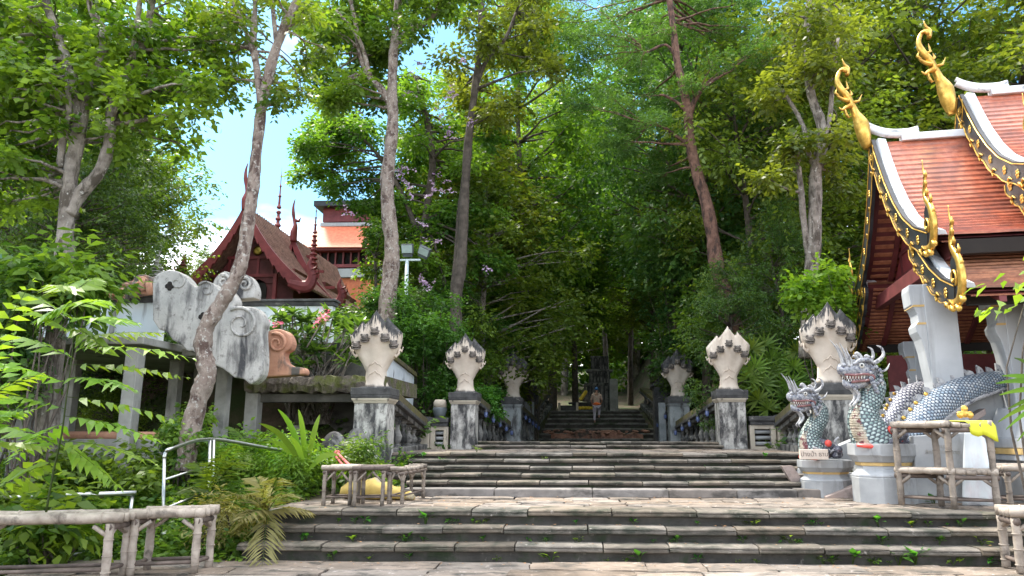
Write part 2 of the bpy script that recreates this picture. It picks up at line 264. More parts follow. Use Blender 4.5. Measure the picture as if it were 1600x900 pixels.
# ------------------------------------------------------------------ mesh builder
class MB:
    def __init__(s): s.v = []; s.f = []; s.uv = {}
    def add(s, vs, fs, uvs=None):
        o = len(s.v); s.v += [tuple(p) for p in vs]
        for i, f in enumerate(fs):
            if uvs: s.uv[len(s.f)] = uvs[i]
            s.f.append(tuple(k + o for k in f))
        return s
    def box(s, x0, x1, y0, y1, z0, z1, M_=None):
        vs = [Vector((x, y, z)) for z in (z0, z1) for y in (y0, y1) for x in (x0, x1)]
        if M_ is not None: vs = [M_ @ p for p in vs]
        return s.add(vs, [(0, 2, 3, 1), (4, 5, 7, 6), (0, 1, 5, 4), (2, 6, 7, 3), (0, 4, 6, 2), (1, 3, 7, 5)])
    def frustum(s, cx, cy, z0, z1, a0, b0, a1, b1, M_=None):
        vs = [Vector((cx + sx_ * a, cy + sy * b, z)) for z, a, b in ((z0, a0, b0), (z1, a1, b1)) for sx_, sy in ((-1, -1), (1, -1), (1, 1), (-1, 1))]
        if M_ is not None: vs = [M_ @ p for p in vs]
        return s.add(vs, [(3, 2, 1, 0), (4, 5, 6, 7), (0, 1, 5, 4), (1, 2, 6, 5), (2, 3, 7, 6), (3, 0, 4, 7)])
    def tube(s, pts, rad, n=8, sq=1.0, jit=0, rng=None, up=None):
        pts = [Vector(p) for p in pts]; k = len(pts)
        if not hasattr(rad, '__len__'): rad = [rad] * k
        vs = []; fs = []; uvs = []; prev = None; ln = [0]
        for i in range(1, k): ln.append(ln[-1] + (pts[i] - pts[i - 1]).length)
        for i in range(k):
            t = (pts[min(i + 1, k - 1)] - pts[max(i - 1, 0)]).normalized()
            if prev is None:
                a = up if up is not None else (Vector((0, 0, 1)) if abs(t.z) < .9 else Vector((1, 0, 0)))
                x = t.cross(a).normalized()
            else: x = (prev - t * prev.dot(t)).normalized()
            prev = x; y = t.cross(x)
            for j in range(n):
                an = 2 * math.pi * j / n; r = rad[i] * (1 + (rng.uniform(-jit, jit) if jit else 0))
                vs.append(pts[i] + x * (math.cos(an) * r) + y * (math.sin(an) * r * sq))
        for i in range(k - 1):
            for j in range(n):
                j2 = (j + 1) % n
                fs.append((i * n + j, i * n + j2, (i + 1) * n + j2, (i + 1) * n + j))
                v0, v1 = ln[i] / max(ln[-1], 1e-6), ln[i + 1] / max(ln[-1], 1e-6)
                uvs.append([(j / n, v0), ((j + 1) / n, v0), ((j + 1) / n, v1), (j / n, v1)])
        fs.append(tuple(range(n - 1, -1, -1))); uvs.append([(0, 0)] * n)
        fs.append(tuple((k - 1) * n + j for j in range(n))); uvs.append([(0, 1)] * n)
        return s.add(vs, fs, uvs)
    def lathe(s, c, prof, n=16, M_=None, sx_=1, sy=1):
        vs = []; fs = []; k = len(prof)
        for r, z in prof:
            for j in range(n):
                a = 2 * math.pi * j / n; p = Vector((r * math.cos(a) * sx_, r * math.sin(a) * sy, z))
                if M_ is not None: p = M_ @ p
                vs.append(p + Vector(c))
        for i in range(k - 1):
            for j in range(n):
                j2 = (j + 1) % n; fs.append((i * n + j, i * n + j2, (i + 1) * n + j2, (i + 1) * n + j))
        fs.append(tuple(range(n - 1, -1, -1))); fs.append(tuple((k - 1) * n + j for j in range(n)))
        return s.add(vs, fs)
    def ball(s, c, r, n=10, sc=(1, 1, 1), M_=None):
        prof = [(max(1e-4, r * math.sin(math.pi * i / n)), -r * math.cos(math.pi * i / n) * sc[2]) for i in range(n + 1)]
        return s.lathe(c, prof, n + 2, M_, sc[0], sc[1])
    def prism(s, poly, P, A, B, T):
        P, A, B, T = Vector(P), Vector(A), Vector(B), Vector(T); n = len(poly)
        vs = [P + A * a + B * b for a, b in poly] + [P + A * a + B * b + T for a, b in poly]
        return s.add(vs, [tuple(range(n)), tuple(range(2 * n - 1, n - 1, -1))] + [(i, i + n, (i + 1) % n + n, (i + 1) % n) for i in range(n)])
    def strip(s, top, bot, T):
        """ribbon between two polylines, extruded by T"""
        n = len(top); T = Vector(T)
        vs = [Vector(p) for p in top] + [Vector(p) for p in bot] + [Vector(p) + T for p in top] + [Vector(p) + T for p in bot]
        fs = []
        for i in range(n - 1):
            fs += [(i, i + 1, n + i + 1, n + i), (2 * n + i + 1, 2 * n + i, 3 * n + i, 3 * n + i + 1), (i + 1, i, 2 * n + i, 2 * n + i + 1), (n + i, n + i + 1, 3 * n + i + 1, 3 * n + i)]
        fs += [(0, n, 3 * n, 2 * n), (n - 1, 3 * n - 1, 4 * n - 1, 2 * n - 1)]
        return s.add(vs, fs)
    def build(s, name, mat, parent=None, smooth=False, bevel=0, flip=True, chain=()):
        off = Vector((0, 0, 0))
        p = parent
        while p is not None: off += p.location; p = p.parent
        me = bpy.data.meshes.new(name)
        me.from_pydata([tuple(Vector(v) - off) for v in s.v], [], s.f); me.update()
        if s.uv:
            ul = me.uv_layers.new(name='UVMap')
            for i, po in enumerate(me.polygons):
                u = s.uv.get(i)
                if u:
                    for k, li in enumerate(po.loop_indices): ul.data[li].uv = u[k]
        bm = bmesh.new(); bm.from_mesh(me); bmesh.ops.recalc_face_normals(bm, faces=bm.faces); bm.to_mesh(me); bm.free()
        if isinstance(mat, str): mat = M[mat]
        me.materials.append(mat)
        if smooth: me.polygons.foreach_set('use_smooth', [True] * len(me.polygons))
        o = bpy.data.objects.new(name, me); COL.objects.link(o); o.parent = parent
        if bevel:
            b = o.modifiers.new('bevel', 'BEVEL'); b.width = bevel; b.segments = 2; b.limit_method = 'ANGLE'; b.angle_limit = R_(40)
        return o
def thing(name, label, cat, loc=(0, 0, 0), group=None):
    o = bpy.data.objects.new(name, None); COL.objects.link(o); o.location = loc; o.empty_display_size = .2
    return tag(o, label, cat, group)
def tag(o, label, cat, group=None, kind=None):
    o['label'] = label; o['category'] = cat
    if group: o['group'] = group
    if kind: o['kind'] = kind
    return o
def struct(o, label=None):
    o['kind'] = 'structure'
    if label: o['label'] = label
    return o
def dup(o, parent=None, first=True):
    c = o.copy(); COL.objects.link(c); c.parent = parent
    for ch in list(o.children): dup(ch, c)
    return c
def place(proto, state, loc, rz=0, sc=1, label=None, group=None):
    """first call uses the proto itself, later calls copy it"""
    o = proto if not state.get(proto.name) else dup(proto)
    state[proto.name] = 1
    o.location = loc; o.rotation_euler = (0, 0, rz); o.scale = (sc, sc, sc) if not hasattr(sc, '__len__') else sc
    if label: o['label'] = label
    if group: o['group'] = group
    return o
USED = {}
def sm(x, a, b):
    t = np.clip((x - a) / (b - a), 0, 1); return t * t * (3 - 2 * t)
ORD = ['first', 'second', 'third', 'fourth', 'fifth', 'sixth', 'seventh', 'eighth', 'ninth', 'tenth', 'eleventh', 'twelfth', 'thirteenth', 'fourteenth', 'fifteenth', 'sixteenth', 'seventeenth', 'eighteenth', 'nineteenth', 'twentieth']

# ------------------------------------------------------------------ leaves
def leaf_mesh(name, mat, parts, parent=None):
    """parts: list of (verts Nx4x3, lv N) arrays"""
    V = np.concatenate([p[0] for p in parts]); LV = np.concatenate([p[1] for p in parts])
    off = Vector((0, 0, 0)); p = parent
    while p is not None: off += p.location; p = p.parent
    V = V - np.array(off); n = len(V)
    me = bpy.data.meshes.new(name)
    me.vertices.add(4 * n); me.vertices.foreach_set('co', V.reshape(-1).astype(np.float32))
    me.loops.add(4 * n); me.loops.foreach_set('vertex_index', np.arange(4 * n, dtype=np.int32))
    me.polygons.add(n); me.polygons.foreach_set('loop_start', np.arange(0, 4 * n, 4, dtype=np.int32))
    try: me.polygons.foreach_set('loop_total', np.full(n, 4, dtype=np.int32))
    except Exception: pass
    a = me.attributes.new('lv', 'FLOAT', 'FACE'); a.data.foreach_set('value', LV.astype(np.float32))
    me.update(); me.validate()
    me.materials.append(M[mat] if isinstance(mat, str) else mat)
    o = bpy.data.objects.new(name, me); COL.objects.link(o); o.parent = parent
    return o
def unit(v): return v / np.maximum(np.linalg.norm(v, axis=-1, keepdims=True), 1e-9)
def leafquads(P, D, N, Ls, wd):
    S_ = unit(np.cross(D, N)); N2 = unit(np.cross(S_, D))
    L1 = Ls[:, None]
    return np.stack([P, P + D * L1 * .45 + S_ * L1 * wd + N2 * L1 * .07, P + D * L1, P + D * L1 * .45 - S_ * L1 * wd + N2 * L1 * .07], 1)
def leafcurl(P, D, N, Ls, wd, rng=None):
    """folded, tip-drooping leaf: two kites per leaf"""
    S_ = unit(np.cross(D, N)); N2 = unit(np.cross(S_, D)); L1 = Ls[:, None]; n = len(P)
    r = np.random.default_rng(n); dr = L1 * r.uniform(.03, .22, (n, 1)); sk = 1 + r.uniform(-.15, .15, (n, 1)); m = .40
    A = P + D * L1 * m + S_ * L1 * wd * sk + N2 * L1 * .05; B_ = P + D * L1 * m - S_ * L1 * wd / sk + N2 * L1 * .05
    c = P + D * L1 * m - N2 * L1 * .02; tip = P + D * L1 - np.array([0, 0, 1.0]) * dr
    return np.concatenate([np.stack([P, A, c, B_], 1), np.stack([c, A, tip, B_], 1)])
def cloud(C, Rr, n, size, seed, flat=.6, wd=.26, droop=.35, per=7, upn=.75, vb=0.0, curl=False):
    """sprays of leaves through clumps C (k,3) with radii Rr"""
    r = np.random.default_rng(seed); C = np.asarray(C, float); k = len(C); Rr = np.broadcast_to(np.asarray(Rr, float), (k,))
    ns = max(1, n // per)
    cid = np.repeat(np.arange(k), ns)
    q = unit(r.normal(size=(k * ns, 3))) * (r.random((k * ns, 1)) ** .42); q[:, 2] *= flat
    # clumps are not round: each gets its own squashed, sheared frame
    sh = r.uniform(.65, 1.35, (k, 3)); q = q * sh[cid]; q[:, 2] += (r.uniform(-.35, .35, k))[cid] * q[:, 0]
    SC = C[cid] + q * Rr[cid][:, None]
    sd = unit(q * [1, 1, .4] + r.normal(size=q.shape) * .55 + [0, 0, -.1])
    cl = np.clip(r.uniform(.12, .88, k)[cid] + r.normal(size=len(cid)) * .08 + vb, 0, 1)
    P = []; D = []; LV = []
    for j in range(per):
        a = (1 if j % 2 else -1) * r.uniform(.5, 1.3, len(cid))
        side = unit(np.cross(sd, [0, 0, 1.0]))
        d = unit(sd * np.cos(a)[:, None] + side * np.sin(a)[:, None] + np.array([0, 0, -1.0]) * (droop * r.uniform(.2, 1.6, len(cid)))[:, None])
        P.append(SC + sd * (size * .42 * j) + r.normal(size=SC.shape) * size * .22); D.append(d)
        LV.append(np.clip(cl + r.normal(size=len(cid)) * .12, 0, 1))
    P = np.concatenate(P); D = np.concatenate(D); LV = np.concatenate(LV)
    N = unit(r.normal(size=P.shape) * .55 + [0, 0, upn])
    Ls = size * r.uniform(.6, 1.3, len(P))
    if curl: return leafcurl(P, D, N, Ls, wd), np.tile(LV, 2)
    return leafquads(P, D, N, Ls, wd), LV
def limb(mb, a, b, r0, r1, rng, n=6, bend=.12, seg=5):
    a, b = Vector(a), Vector(b); L_ = (b - a).length; pts = []
    ox = Vector((rng.uniform(-1, 1), rng.uniform(-1, 1), rng.uniform(-.2, .6))) * L_ * bend
    for i in range(seg + 1):
        t = i / seg; j = Vector((rng.uniform(-1, 1), rng.uniform(-1, 1), rng.uniform(-1, 1))) * L_ * .018
        pts.append(a.lerp(b, t) + ox * math.sin(math.pi * t) + (j if 0 < i < seg else Vector()))
    mb.tube(pts, [r0 + (r1 - r0) * i / seg for i in range(seg + 1)], n)
    return pts
def smooth_path(pts, rad, sub=4):
    pts = [Vector(p) for p in pts]; out = []; ro = []
    for i in range(len(pts) - 1):
        p0 = pts[max(i - 1, 0)]; p1 = pts[i]; p2 = pts[i + 1]; p3 = pts[min(i + 2, len(pts) - 1)]
        for k in range(sub):
            t = k / sub
            out.append(.5 * ((2 * p1) + (p2 - p0) * t + (2 * p0 - 5 * p1 + 4 * p2 - p3) * t * t + (3 * p1 - p0 - 3 * p2 + p3) * t ** 3))
            ro.append(rad[i] + (rad[i + 1] - rad[i]) * t)
    out.append(pts[-1]); ro.append(rad[-1]); return out, ro
# ================================================================== SETTING
rng = random.Random(5)
def ground_h(x, y):
    x = np.asarray(x, float); y = np.asarray(y, float)
    # stair corridor (kept just under the masonry)
    cor = np.interp(y, [9.7, 10.3, 10.6, 12.6, 13.0, 14.4, 18.8, 20, 24, 31.5, 32.5, 37, 45, 90, 220], [-.12, .1, .34, .40, .5, 1.0, 1.05, 1.18, .95, 1.05, 1.2, 2.7, 3.0, 8, 22])
    left = np.interp(y, [8, 9.9, 11, 14, 16.8, 17.6, 22, 28, 45, 90, 220], [-.12, -.10, .40, .95, 1.05, 3.4, 4.1, 5.7, 8.2, 13, 30])
    leftn = np.interp(y, [8, 9.9, 11, 14, 17.5, 22, 28, 45, 90, 220], [-.12, -.10, .40, .95, 1.3, 2.0, 3.0, 4.6, 9, 26])
    right = np.interp(y, [9.6, 10.2, 12, 13.5, 16, 20, 24, 45, 90, 220], [-.12, .2, .45, .5, 1.0, 2.6, 3.6, 6.5, 12, 28])
    wl = sm(-x, 3.3, 4.6); wl2 = sm(-x, 5.2, 7.0); wr = sm(x, 4.7, 6.4)
    nar = sm(y, 19, 21)
    wl = wl * (1 - nar) + sm(-x, 2.7, 5.5) * nar; wr = wr * (1 - nar) + sm(x, 3.7, 6.5) * nar
    L_ = leftn * (1 - wl2) + left * wl2
    h = cor * (1 - wl) * (1 - wr) + L_ * wl + right * wr
    return h
def make_ground():
    xs = np.concatenate([np.linspace(-900, -60, 12)[:-1], np.linspace(-60, -14, 24)[:-1], np.arange(-14, 14, .35), np.linspace(14, 60, 24), np.linspace(60, 900, 12)[1:]])
    ys = np.concatenate([np.linspace(-300, -12, 8)[:-1], np.linspace(-12, 7, 12)[:-1], np.arange(7, 40, .35), np.linspace(40, 220, 50), np.linspace(220, 2500, 12)[1:]])
    X, Y = np.meshgrid(xs, ys); Z = ground_h(X, np.clip(Y, -50, 220))
    r = np.random.default_rng(3); soft = sm(np.abs(X - .4), 4.4, 6) * sm(Y, 8.5, 10.5)
    Z = Z + r.normal(size=Z.shape) * .05 * soft
    V = np.stack([X, Y, Z], -1).reshape(-1, 3); nx, ny = len(xs), len(ys)
    F = [(j * nx + i, j * nx + i + 1, (j + 1) * nx + i + 1, (j + 1) * nx + i) for j in range(ny - 1) for i in range(nx - 1)]
    me = bpy.data.meshes.new('ground'); me.from_pydata(V.tolist(), [], F); me.update(); me.materials.append(M['soil'])
    me.polygons.foreach_set('use_smooth', [True] * len(me.polygons))
    o = bpy.data.objects.new('ground', me); COL.objects.link(o); struct(o)
make_ground()

def slab_row(mb, x0, x1, yf, yb, zt, th, rng, ln=(.75, 1.15), nose=True):
    """one course of worn stone treads with a moulded nosing, in separate slabs"""
    x = x0
    while x < x1 - .2:
        w_ = rng.uniform(*ln); w_ = min(w_, x1 - x)
        if x1 - (x + w_) < .35: w_ = x1 - x
        dz = rng.uniform(-.010, .008); dy = rng.uniform(-.02, .016); tl = rng.uniform(-.010, .010)
        g = rng.uniform(.004, .014); n = max(3, int(w_ / .12))
        prof = [(yb - yf, -.001), (.10, .0), (.03, -.002), (.004, -.014), (.0, -.030), (.014, -.038), (.004, -.048), (.006, -th + .012), (.02, -th), (yb - yf, -th)]
        vs = []; m = len(prof)
        for i in range(n + 1):
            t = i / n; xx = x + g + (w_ - 2 * g) * t
            chip = 0
            if i in (0, n): chip = rng.uniform(.0, .022)
            elif rng.random() < .13: chip = rng.uniform(.005, .028)
            wv = rng.uniform(-.005, .005)
            for k, (py, pz) in enumerate(prof):
                e = chip if 1 < k < 6 else 0
                vs.append((xx + (rng.uniform(-.008, .008) if 0 < i < n else 0), yf + py + dy + e + (wv if k < 9 else 0), zt + pz + dz + tl * (t - .5) - e * .45 * (k < 4)))
        fs = [(i * m + k, i * m + (k + 1) % m, (i + 1) * m + (k + 1) % m, (i + 1) * m + k) for i in range(n) for k in range(m)]
        fs += [tuple(range(m - 1, -1, -1)), tuple(n * m + k for k in range(m))]
        mb.add(vs, fs); x += w_
def paving(mb, x0, x1, y0, y1, z, rng, sx_=(.5, 1.0), sy=(.28, .5), th=.06, jz=.012):
    y = y0
    while y < y1 - .05:
        d = rng.uniform(*sy); d = min(d, y1 - y)
        if y1 - y - d < .15: d = y1 - y
        x = x0 + rng.uniform(-.4, 0)
        while x < x1:
            w_ = rng.uniform(*sx_); g = rng.uniform(.004, .012); zz = z + rng.uniform(-jz, jz)
            a, b = max(x, x0), min(x + w_, x1)
            if b - a > .06:
                c = [(a + g, y + g), (b - g, y + g), (b - g, y + d - g), (a + g, y + d - g)]
                c = [(p[0] + rng.uniform(-.02, .02), p[1] + rng.uniform(-.015, .015)) for p in c]
                tz = [zz + rng.uniform(-.006, .006) for _ in c]
                n = 5; vs = []; 
                for j in range(n + 1):
                    for i in range(n + 1):
                        u, v = i / n, j / n
                        p = [c[0][k] * (1 - u) * (1 - v) + c[1][k] * u * (1 - v) + c[2][k] * u * v + c[3][k] * (1 - u) * v for k in (0, 1)]
                        ed = min(u, v, 1 - u, 1 - v)
                        zq = tz[0] * (1 - u) * (1 - v) + tz[1] * u * (1 - v) + tz[2] * u * v + tz[3] * (1 - u) * v
                        if ed == 0: p[0] += rng.uniform(-.014, .014); p[1] += rng.uniform(-.012, .012); zq -= rng.uniform(.004, .014)
                        vs.append((p[0], p[1], zq + rng.uniform(-.003, .003)))
                fs = [(j * (n + 1) + i, j * (n + 1) + i + 1, (j + 1) * (n + 1) + i + 1, (j + 1) * (n + 1) + i) for j in range(n) for i in range(n)]
                k0 = len(vs); vs += [(p[0], p[1], z - th) for p in c]
                rim = [i for i in range(n + 1)] + [j * (n + 1) + n for j in range(1, n + 1)] + [n * (n + 1) + i for i in range(n - 1, -1, -1)] + [j * (n + 1) for j in range(n - 1, 0, -1)]
                vs += [(vs[i][0], vs[i][1], z - th) for i in rim]
                r0 = k0 + 4; m = len(rim)
                fs += [(rim[i], r0 + i, r0 + (i + 1) % m, rim[(i + 1) % m]) for i in range(m)]
                mb.add(vs, fs)
            x += w_
        y += d
# lower pavement, lower steps, landing
mb = MB(); paving(mb, -6.6, 8.5, 4.0, 9.86, 0.0, rng, (.7, 1.5), (.25, .6)); struct(mb.build('pavement', 'pave'))
mb = MB(); mb.box(-30, 30, -12, 4.0, -.06, -.012); struct(mb.build('forecourt', 'pave'))
mb = MB(); mb.box(-6.7, 8.6, 3.9, 9.9, -.10, -.045); struct(mb.build('pavement_bed', 'riser'))
mb = MB(); LZ = .57
for k in range(3):
    yf = 9.86 + .30 * k; slab_row(mb, -4.45 + .05 * k, 7.6, yf, yf + (.42 if k < 2 else .5), .19 * (k + 1), .085, rng)
struct(mb.build('lower_step_treads', 'step'))
mb = MB()
for k in range(3):
    yf = 9.86 + .30 * k; mb.box(-4.4 + .05 * k, 7.55, yf + .085, yf + .60, -.04 if k == 0 else .19 * k - .02, .19 * (k + 1) - .07)
mb.box(-4.2, 7.5, 10.9, 12.7, .2, .53)
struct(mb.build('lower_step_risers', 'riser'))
mb = MB(); paving(mb, -4.35, 7.6, 10.98, 12.72, LZ, rng, (.5, 1.1), (.25, .45)); struct(mb.build('landing_paving', 'pave'))
# upper flight: a plain kerb, then five worn courses
mb = MB(); x = -2.95
while x < 4.0:
    w_ = min(rng.uniform(.9, 1.7), 4.06 - x); mb.box(x, x + w_ - .006, 12.70 + rng.uniform(-.012, .012), 13.1, .55, .695 + rng.uniform(-.006, .006)); x += w_
struct(mb.build('upper_flight_kerb', 'slabplain', bevel=.02))
UZ = [.795, .905, 1.02, 1.13, 1.24]
mb = MB()
for k, z in enumerate(UZ):
    yf = 13.06 + .35 * k; slab_row(mb, -3.0 - .08 * k, 4.05 + .03 * k, yf, yf + (.5 if k < 4 else .7), z, .062, rng, (.6, .95))
slab_row(mb, -2.62, 3.55, 18.85, 19.4, 1.335, .06, rng, (.6, .95)); slab_row(mb, -2.62, 3.55, 19.32, 20.0, 1.42, .06, rng, (.6, .95))
struct(mb.build('upper_flight_treads', 'step'))
mb = MB()
for k, z in enumerate(UZ):
    yf = 13.06 + .35 * k; mb.box(-2.98 - .08 * k, 4.03 + .03 * k, yf + .075, yf + .8, (.6 if k == 0 else UZ[k - 1] - .03), z - .05)
mb.box(-2.6, 3.5, 18.89, 20.2, 1.1, 1.29); mb.box(-2.6, 3.5, 19.36, 20.2, 1.29, 1.375)
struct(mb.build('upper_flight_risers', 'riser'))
mb = MB(); paving(mb, -4.4, 5.2, 14.95, 18.95, 1.235, rng, (.6, 1.1), (.4, .7)); struct(mb.build('upper_landing_paving', 'pave'))
mb = MB(); mb.box(-4.5, 5.3, 14.9, 18.9, 1.0, 1.19); struct(mb.build('upper_landing_bed', 'riser'))
mb = MB(); paving(mb, -2.6, 3.6, 20.0, 32.4, 1.20, rng, (.8, 1.4), (.5, .9)); struct(mb.build('dip_path', 'step'))
# far shaded flight
mb = MB()
fz = [1.46, 1.69, 1.91, 2.15, 2.39, 2.60, 2.79]; mbr = MB()
for k, z in enumerate(fz):
    yf = 32.4 + .72 * k; a = -1.95 + .07 * k + (.15 if k > 2 else 0); b = 3.45 - .06 * k - (.15 if k > 2 else 0)
    slab_row(mb, a, b, yf, yf + .95, z, .09, rng, (.8, 1.5)); mbr.box(a, b, yf + .07, yf + 1.1, z - .5, z - .075)
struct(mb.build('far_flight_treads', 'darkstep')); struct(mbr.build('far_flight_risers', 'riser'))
mb = MB(); paving(mb, -3.2, 4.6, 37.4, 46, 2.80, rng, (.8, 1.4), (.5, .9)); struct(mb.build('far_terrace_paving', 'darkstep'))
mb = MB(); r2 = random.Random(9); xs = [-1.25 + i * .16 for i in range(26)]
top = [(x, 33.02, 1.76 + .11 * math.sin(i * .9) * r2.random() + (.02 if 4 < i < 20 else -.12)) for i, x in enumerate(xs)]
mb.strip(top, [(x, 32.92, 1.40) for x in xs], (0, .9, .03))
for i in range(60):
    x = r2.uniform(-1.5, 2.9); mb.ball((x, 32.9 + r2.uniform(-.1, .5), 1.76 + r2.uniform(-.12, .05)), r2.uniform(.04, .12), 5, (1.4, 1, .5))
struct(mb.build('broken_step_earth', 'redearth'))

# ================================================================== PEDESTALS AND HOODED SERPENTS
def pedestal(label, x, y, z0, wd, h, shaft='shaft', dp=None):
    t = thing('pedestal', label, 'pedestal', (x, y, z0), 'pillars carrying the hooded serpents')
    dp = dp or wd; a, b = wd / 2, dp / 2
    m = MB(); m.frustum(x, y, z0 - .25, z0 + h * .80, a * .84, b * .84, a * .82, b * .82); m.build('shaft', shaft, t, bevel=.012)
    m = MB()
    m.frustum(x, y, z0 + h * .80, z0 + h * .835, a * .84, b * .84, a * .90, b * .90); m.frustum(x, y, z0 + h * .835, z0 + h * .865, a * .93, b * .93, a * .96, b * .96)
    m.build('neck_moulding', 'cream' if shaft != 'shaftgrey' else 'shaftgrey', t, bevel=.006)
    m = MB(); m.frustum(x, y, z0 + h * .865, z0 + h * .905, a * .97, b * .97, a, b); m.frustum(x, y, z0 + h * .905, z0 + h, a, b, a * 1.0, b * 1.0); m.build('cap', 'cap', t, bevel=.012)
    return t
def serpent(label, loc, mat, sc=1.0, seed=0, rz=0.0):
    """five-headed cobra hood rearing on a pedestal, facing down the stair"""
    t = thing('naga_statue', label, 'statue', (0, 0, 0), 'five-headed serpent statues on the pillars')
    r = random.Random(seed)
    HW = lambda z: np.interp(z, [0, .06, .14, .34, .52, .68, .84, 1.0, 1.15, 1.32, 1.6], [.255, .25, .215, .205, .30, .41, .485, .52, .52, .48, .40])
    TK = lambda z: np.interp(z, [0, .2, .5, .8, 1.1, 1.6], [.20, .17, .16, .17, .14, .05])
    nu, nv = 60, 44; vs = []; half = []
    tips = [(-.93, 1.06), (-.55, 1.34), (0, 1.56), (.50, 1.42), (.90, 1.16)]
    def topz(u):
        best = 0
        for c, z in tips:
            wd = .30 if abs(c) < .8 else .22
            d = abs(u - c) / wd
            best = max(best, z - .20 * d ** .95)
        return best + .0
    for side in (0, 1):
        for j in range(nv + 1):
            v = j / nv
            for i in range(nu + 1):
                u = -1 + 2 * i / nu; zt = topz(u); z = zt * v
                hw = HW(z) * (1 - .0 * v); x = hw * u
                tk = TK(z) * math.sqrt(max(0, 1 - abs(u) ** 2.4))
                # necks fan out as soft ridges; hood dished between them near the top
                fan = sm(z, .35, .8)
                rib = .030 * fan * (math.cos(u * math.pi * 2.5) * .5 + .5)
                lean = -.16 * sm(z, .55, 1.5)
                dish = .05 * sm(z, .9, 1.3) * (1 - u * u)
                yv = -tk - rib + dish if side == 0 else tk * .75
                dn = min(abs(u - c) / (.30 if abs(c) < .8 else .22) for c, _ in tips)
                if side == 0: yv += .075 * min(1, dn) ** 1.6 * float(sm(z, .88, 1.12))
                if v > .97: yv *= .3
                vs.append((x, yv + lean, z))
    m = (nu + 1) * (nv + 1); fs = []
    for s_ in (0, 1):
        for j in range(nv):
            for i in range(nu):
                a = s_ * m + j * (nu + 1) + i; q = (a, a + 1, a + nu + 2, a + nu + 1); fs.append(q if s_ == 0 else q[::-1])
    for j in range(nv):
        for i in (0, nu):
            a = j * (nu + 1) + i; fs.append((a, a + nu + 1, m + a + nu + 1, m + a))
    for i in range(nu):
        a = nv * (nu + 1) + i; fs.append((a, a + 1, m + a + 1, m + a)); a = i; fs.append((a, m + a, m + a + 1, a + 1))
    o = MB().add(vs, fs).build('hood', mat, t, smooth=True)
    ey = lambda z: -.16 * float(sm(np.array(z), .55, 1.5))
    for (cx, cz, tx) in ((-.37, .83, -.93), (-.20, .97, -.55), (0, 1.11, 0), (.20, .98, .5), (.37, .85, .9)):
        y = -float(TK(cz)) - .045 + ey(cz) + .13 * abs(cx) ** 1.2
        b = MB(); Mx = Matrix.Rotation(cx * 1.2, 3, 'Y')
        b.ball((cx, y - .02, cz + .035), .076, 12, (1, 1.0, .85)); b.ball((cx, y - .05, cz + .052), .054, 10, (1.15, .8, .6))
        for s_ in (-1, 1): b.ball((cx + s_ * .055, y - .035, cz + .085), .026, 8)
        b.tube([(cx - .085, y + .01, cz + .02), (cx - .06, y - .06, cz - .0), (cx, y - .09, cz - .012), (cx + .06, y - .06, cz), (cx + .085, y + .01, cz + .02)], .017, 7)
        b.tube([(cx - .075, y + .01, cz - .02), (cx - .05, y - .05, cz - .045), (cx, y - .075, cz - .055), (cx + .05, y - .05, cz - .045), (cx + .075, y + .01, cz - .02)], .018, 7)
        hd = b.build('serpent_head', 'snout', t, smooth=True)
        b = MB(); b.ball((cx, y - .058, cz - .025), .045, 8, (1.2, .5, .5)); b.build('mouth', 'snoutdark', hd, smooth=True)
        # raised rim of the hood behind each head, running up to its tip
        b = MB(); xt = tx * .43; zt = dict(tips)[tx] - .06
        b.tube([(cx, y + .09, cz + .08), ((cx * .5 + xt * .5), y + .095, (cz + zt) / 2 + .03), (xt, ey(zt) - .0, zt)], [.034, .028, .008], 8, sq=.7)
        b.build('crest', mat, t, smooth=True)
    b = MB()
    for s_ in (-1, 1):
        for z0, q in ((.44, 1), (.26, .92)):
            pts = [(0, -.172, z0 + .11), (s_ * .05, -.172, z0 + .045), (s_ * .10 * q, -.160, z0 + .035), (s_ * .145 * q, -.128, z0 - .035), (s_ * .19 * q, -.065, z0 - .07)]
            b.tube(pts, [.012, .014, .013, .012, .006], 6)
        # curled collar ruffs at each side of the neck
        b.tube([(s_ * .30, -.06, .72), (s_ * .41, -.08, .64), (s_ * .46, -.09, .70), (s_ * .45, -.08, .78)], [.03, .035, .022, .008], 7)
        b.tube([(s_ * .38, -.04, .84), (s_ * .51, -.05, .74), (s_ * .53, -.05, .83)], [.03, .028, .008], 7)
    b.build('collar', mat, t, smooth=True)
    b = MB(); b.frustum(0, 0, -.0, .045, .30, .24, .27, .215); b.build('plinth', 'cap', t, bevel=.01)
    t.location = loc; t.rotation_euler = (R_(4), 0, rz); t.scale = (sc, sc, sc)
    return t
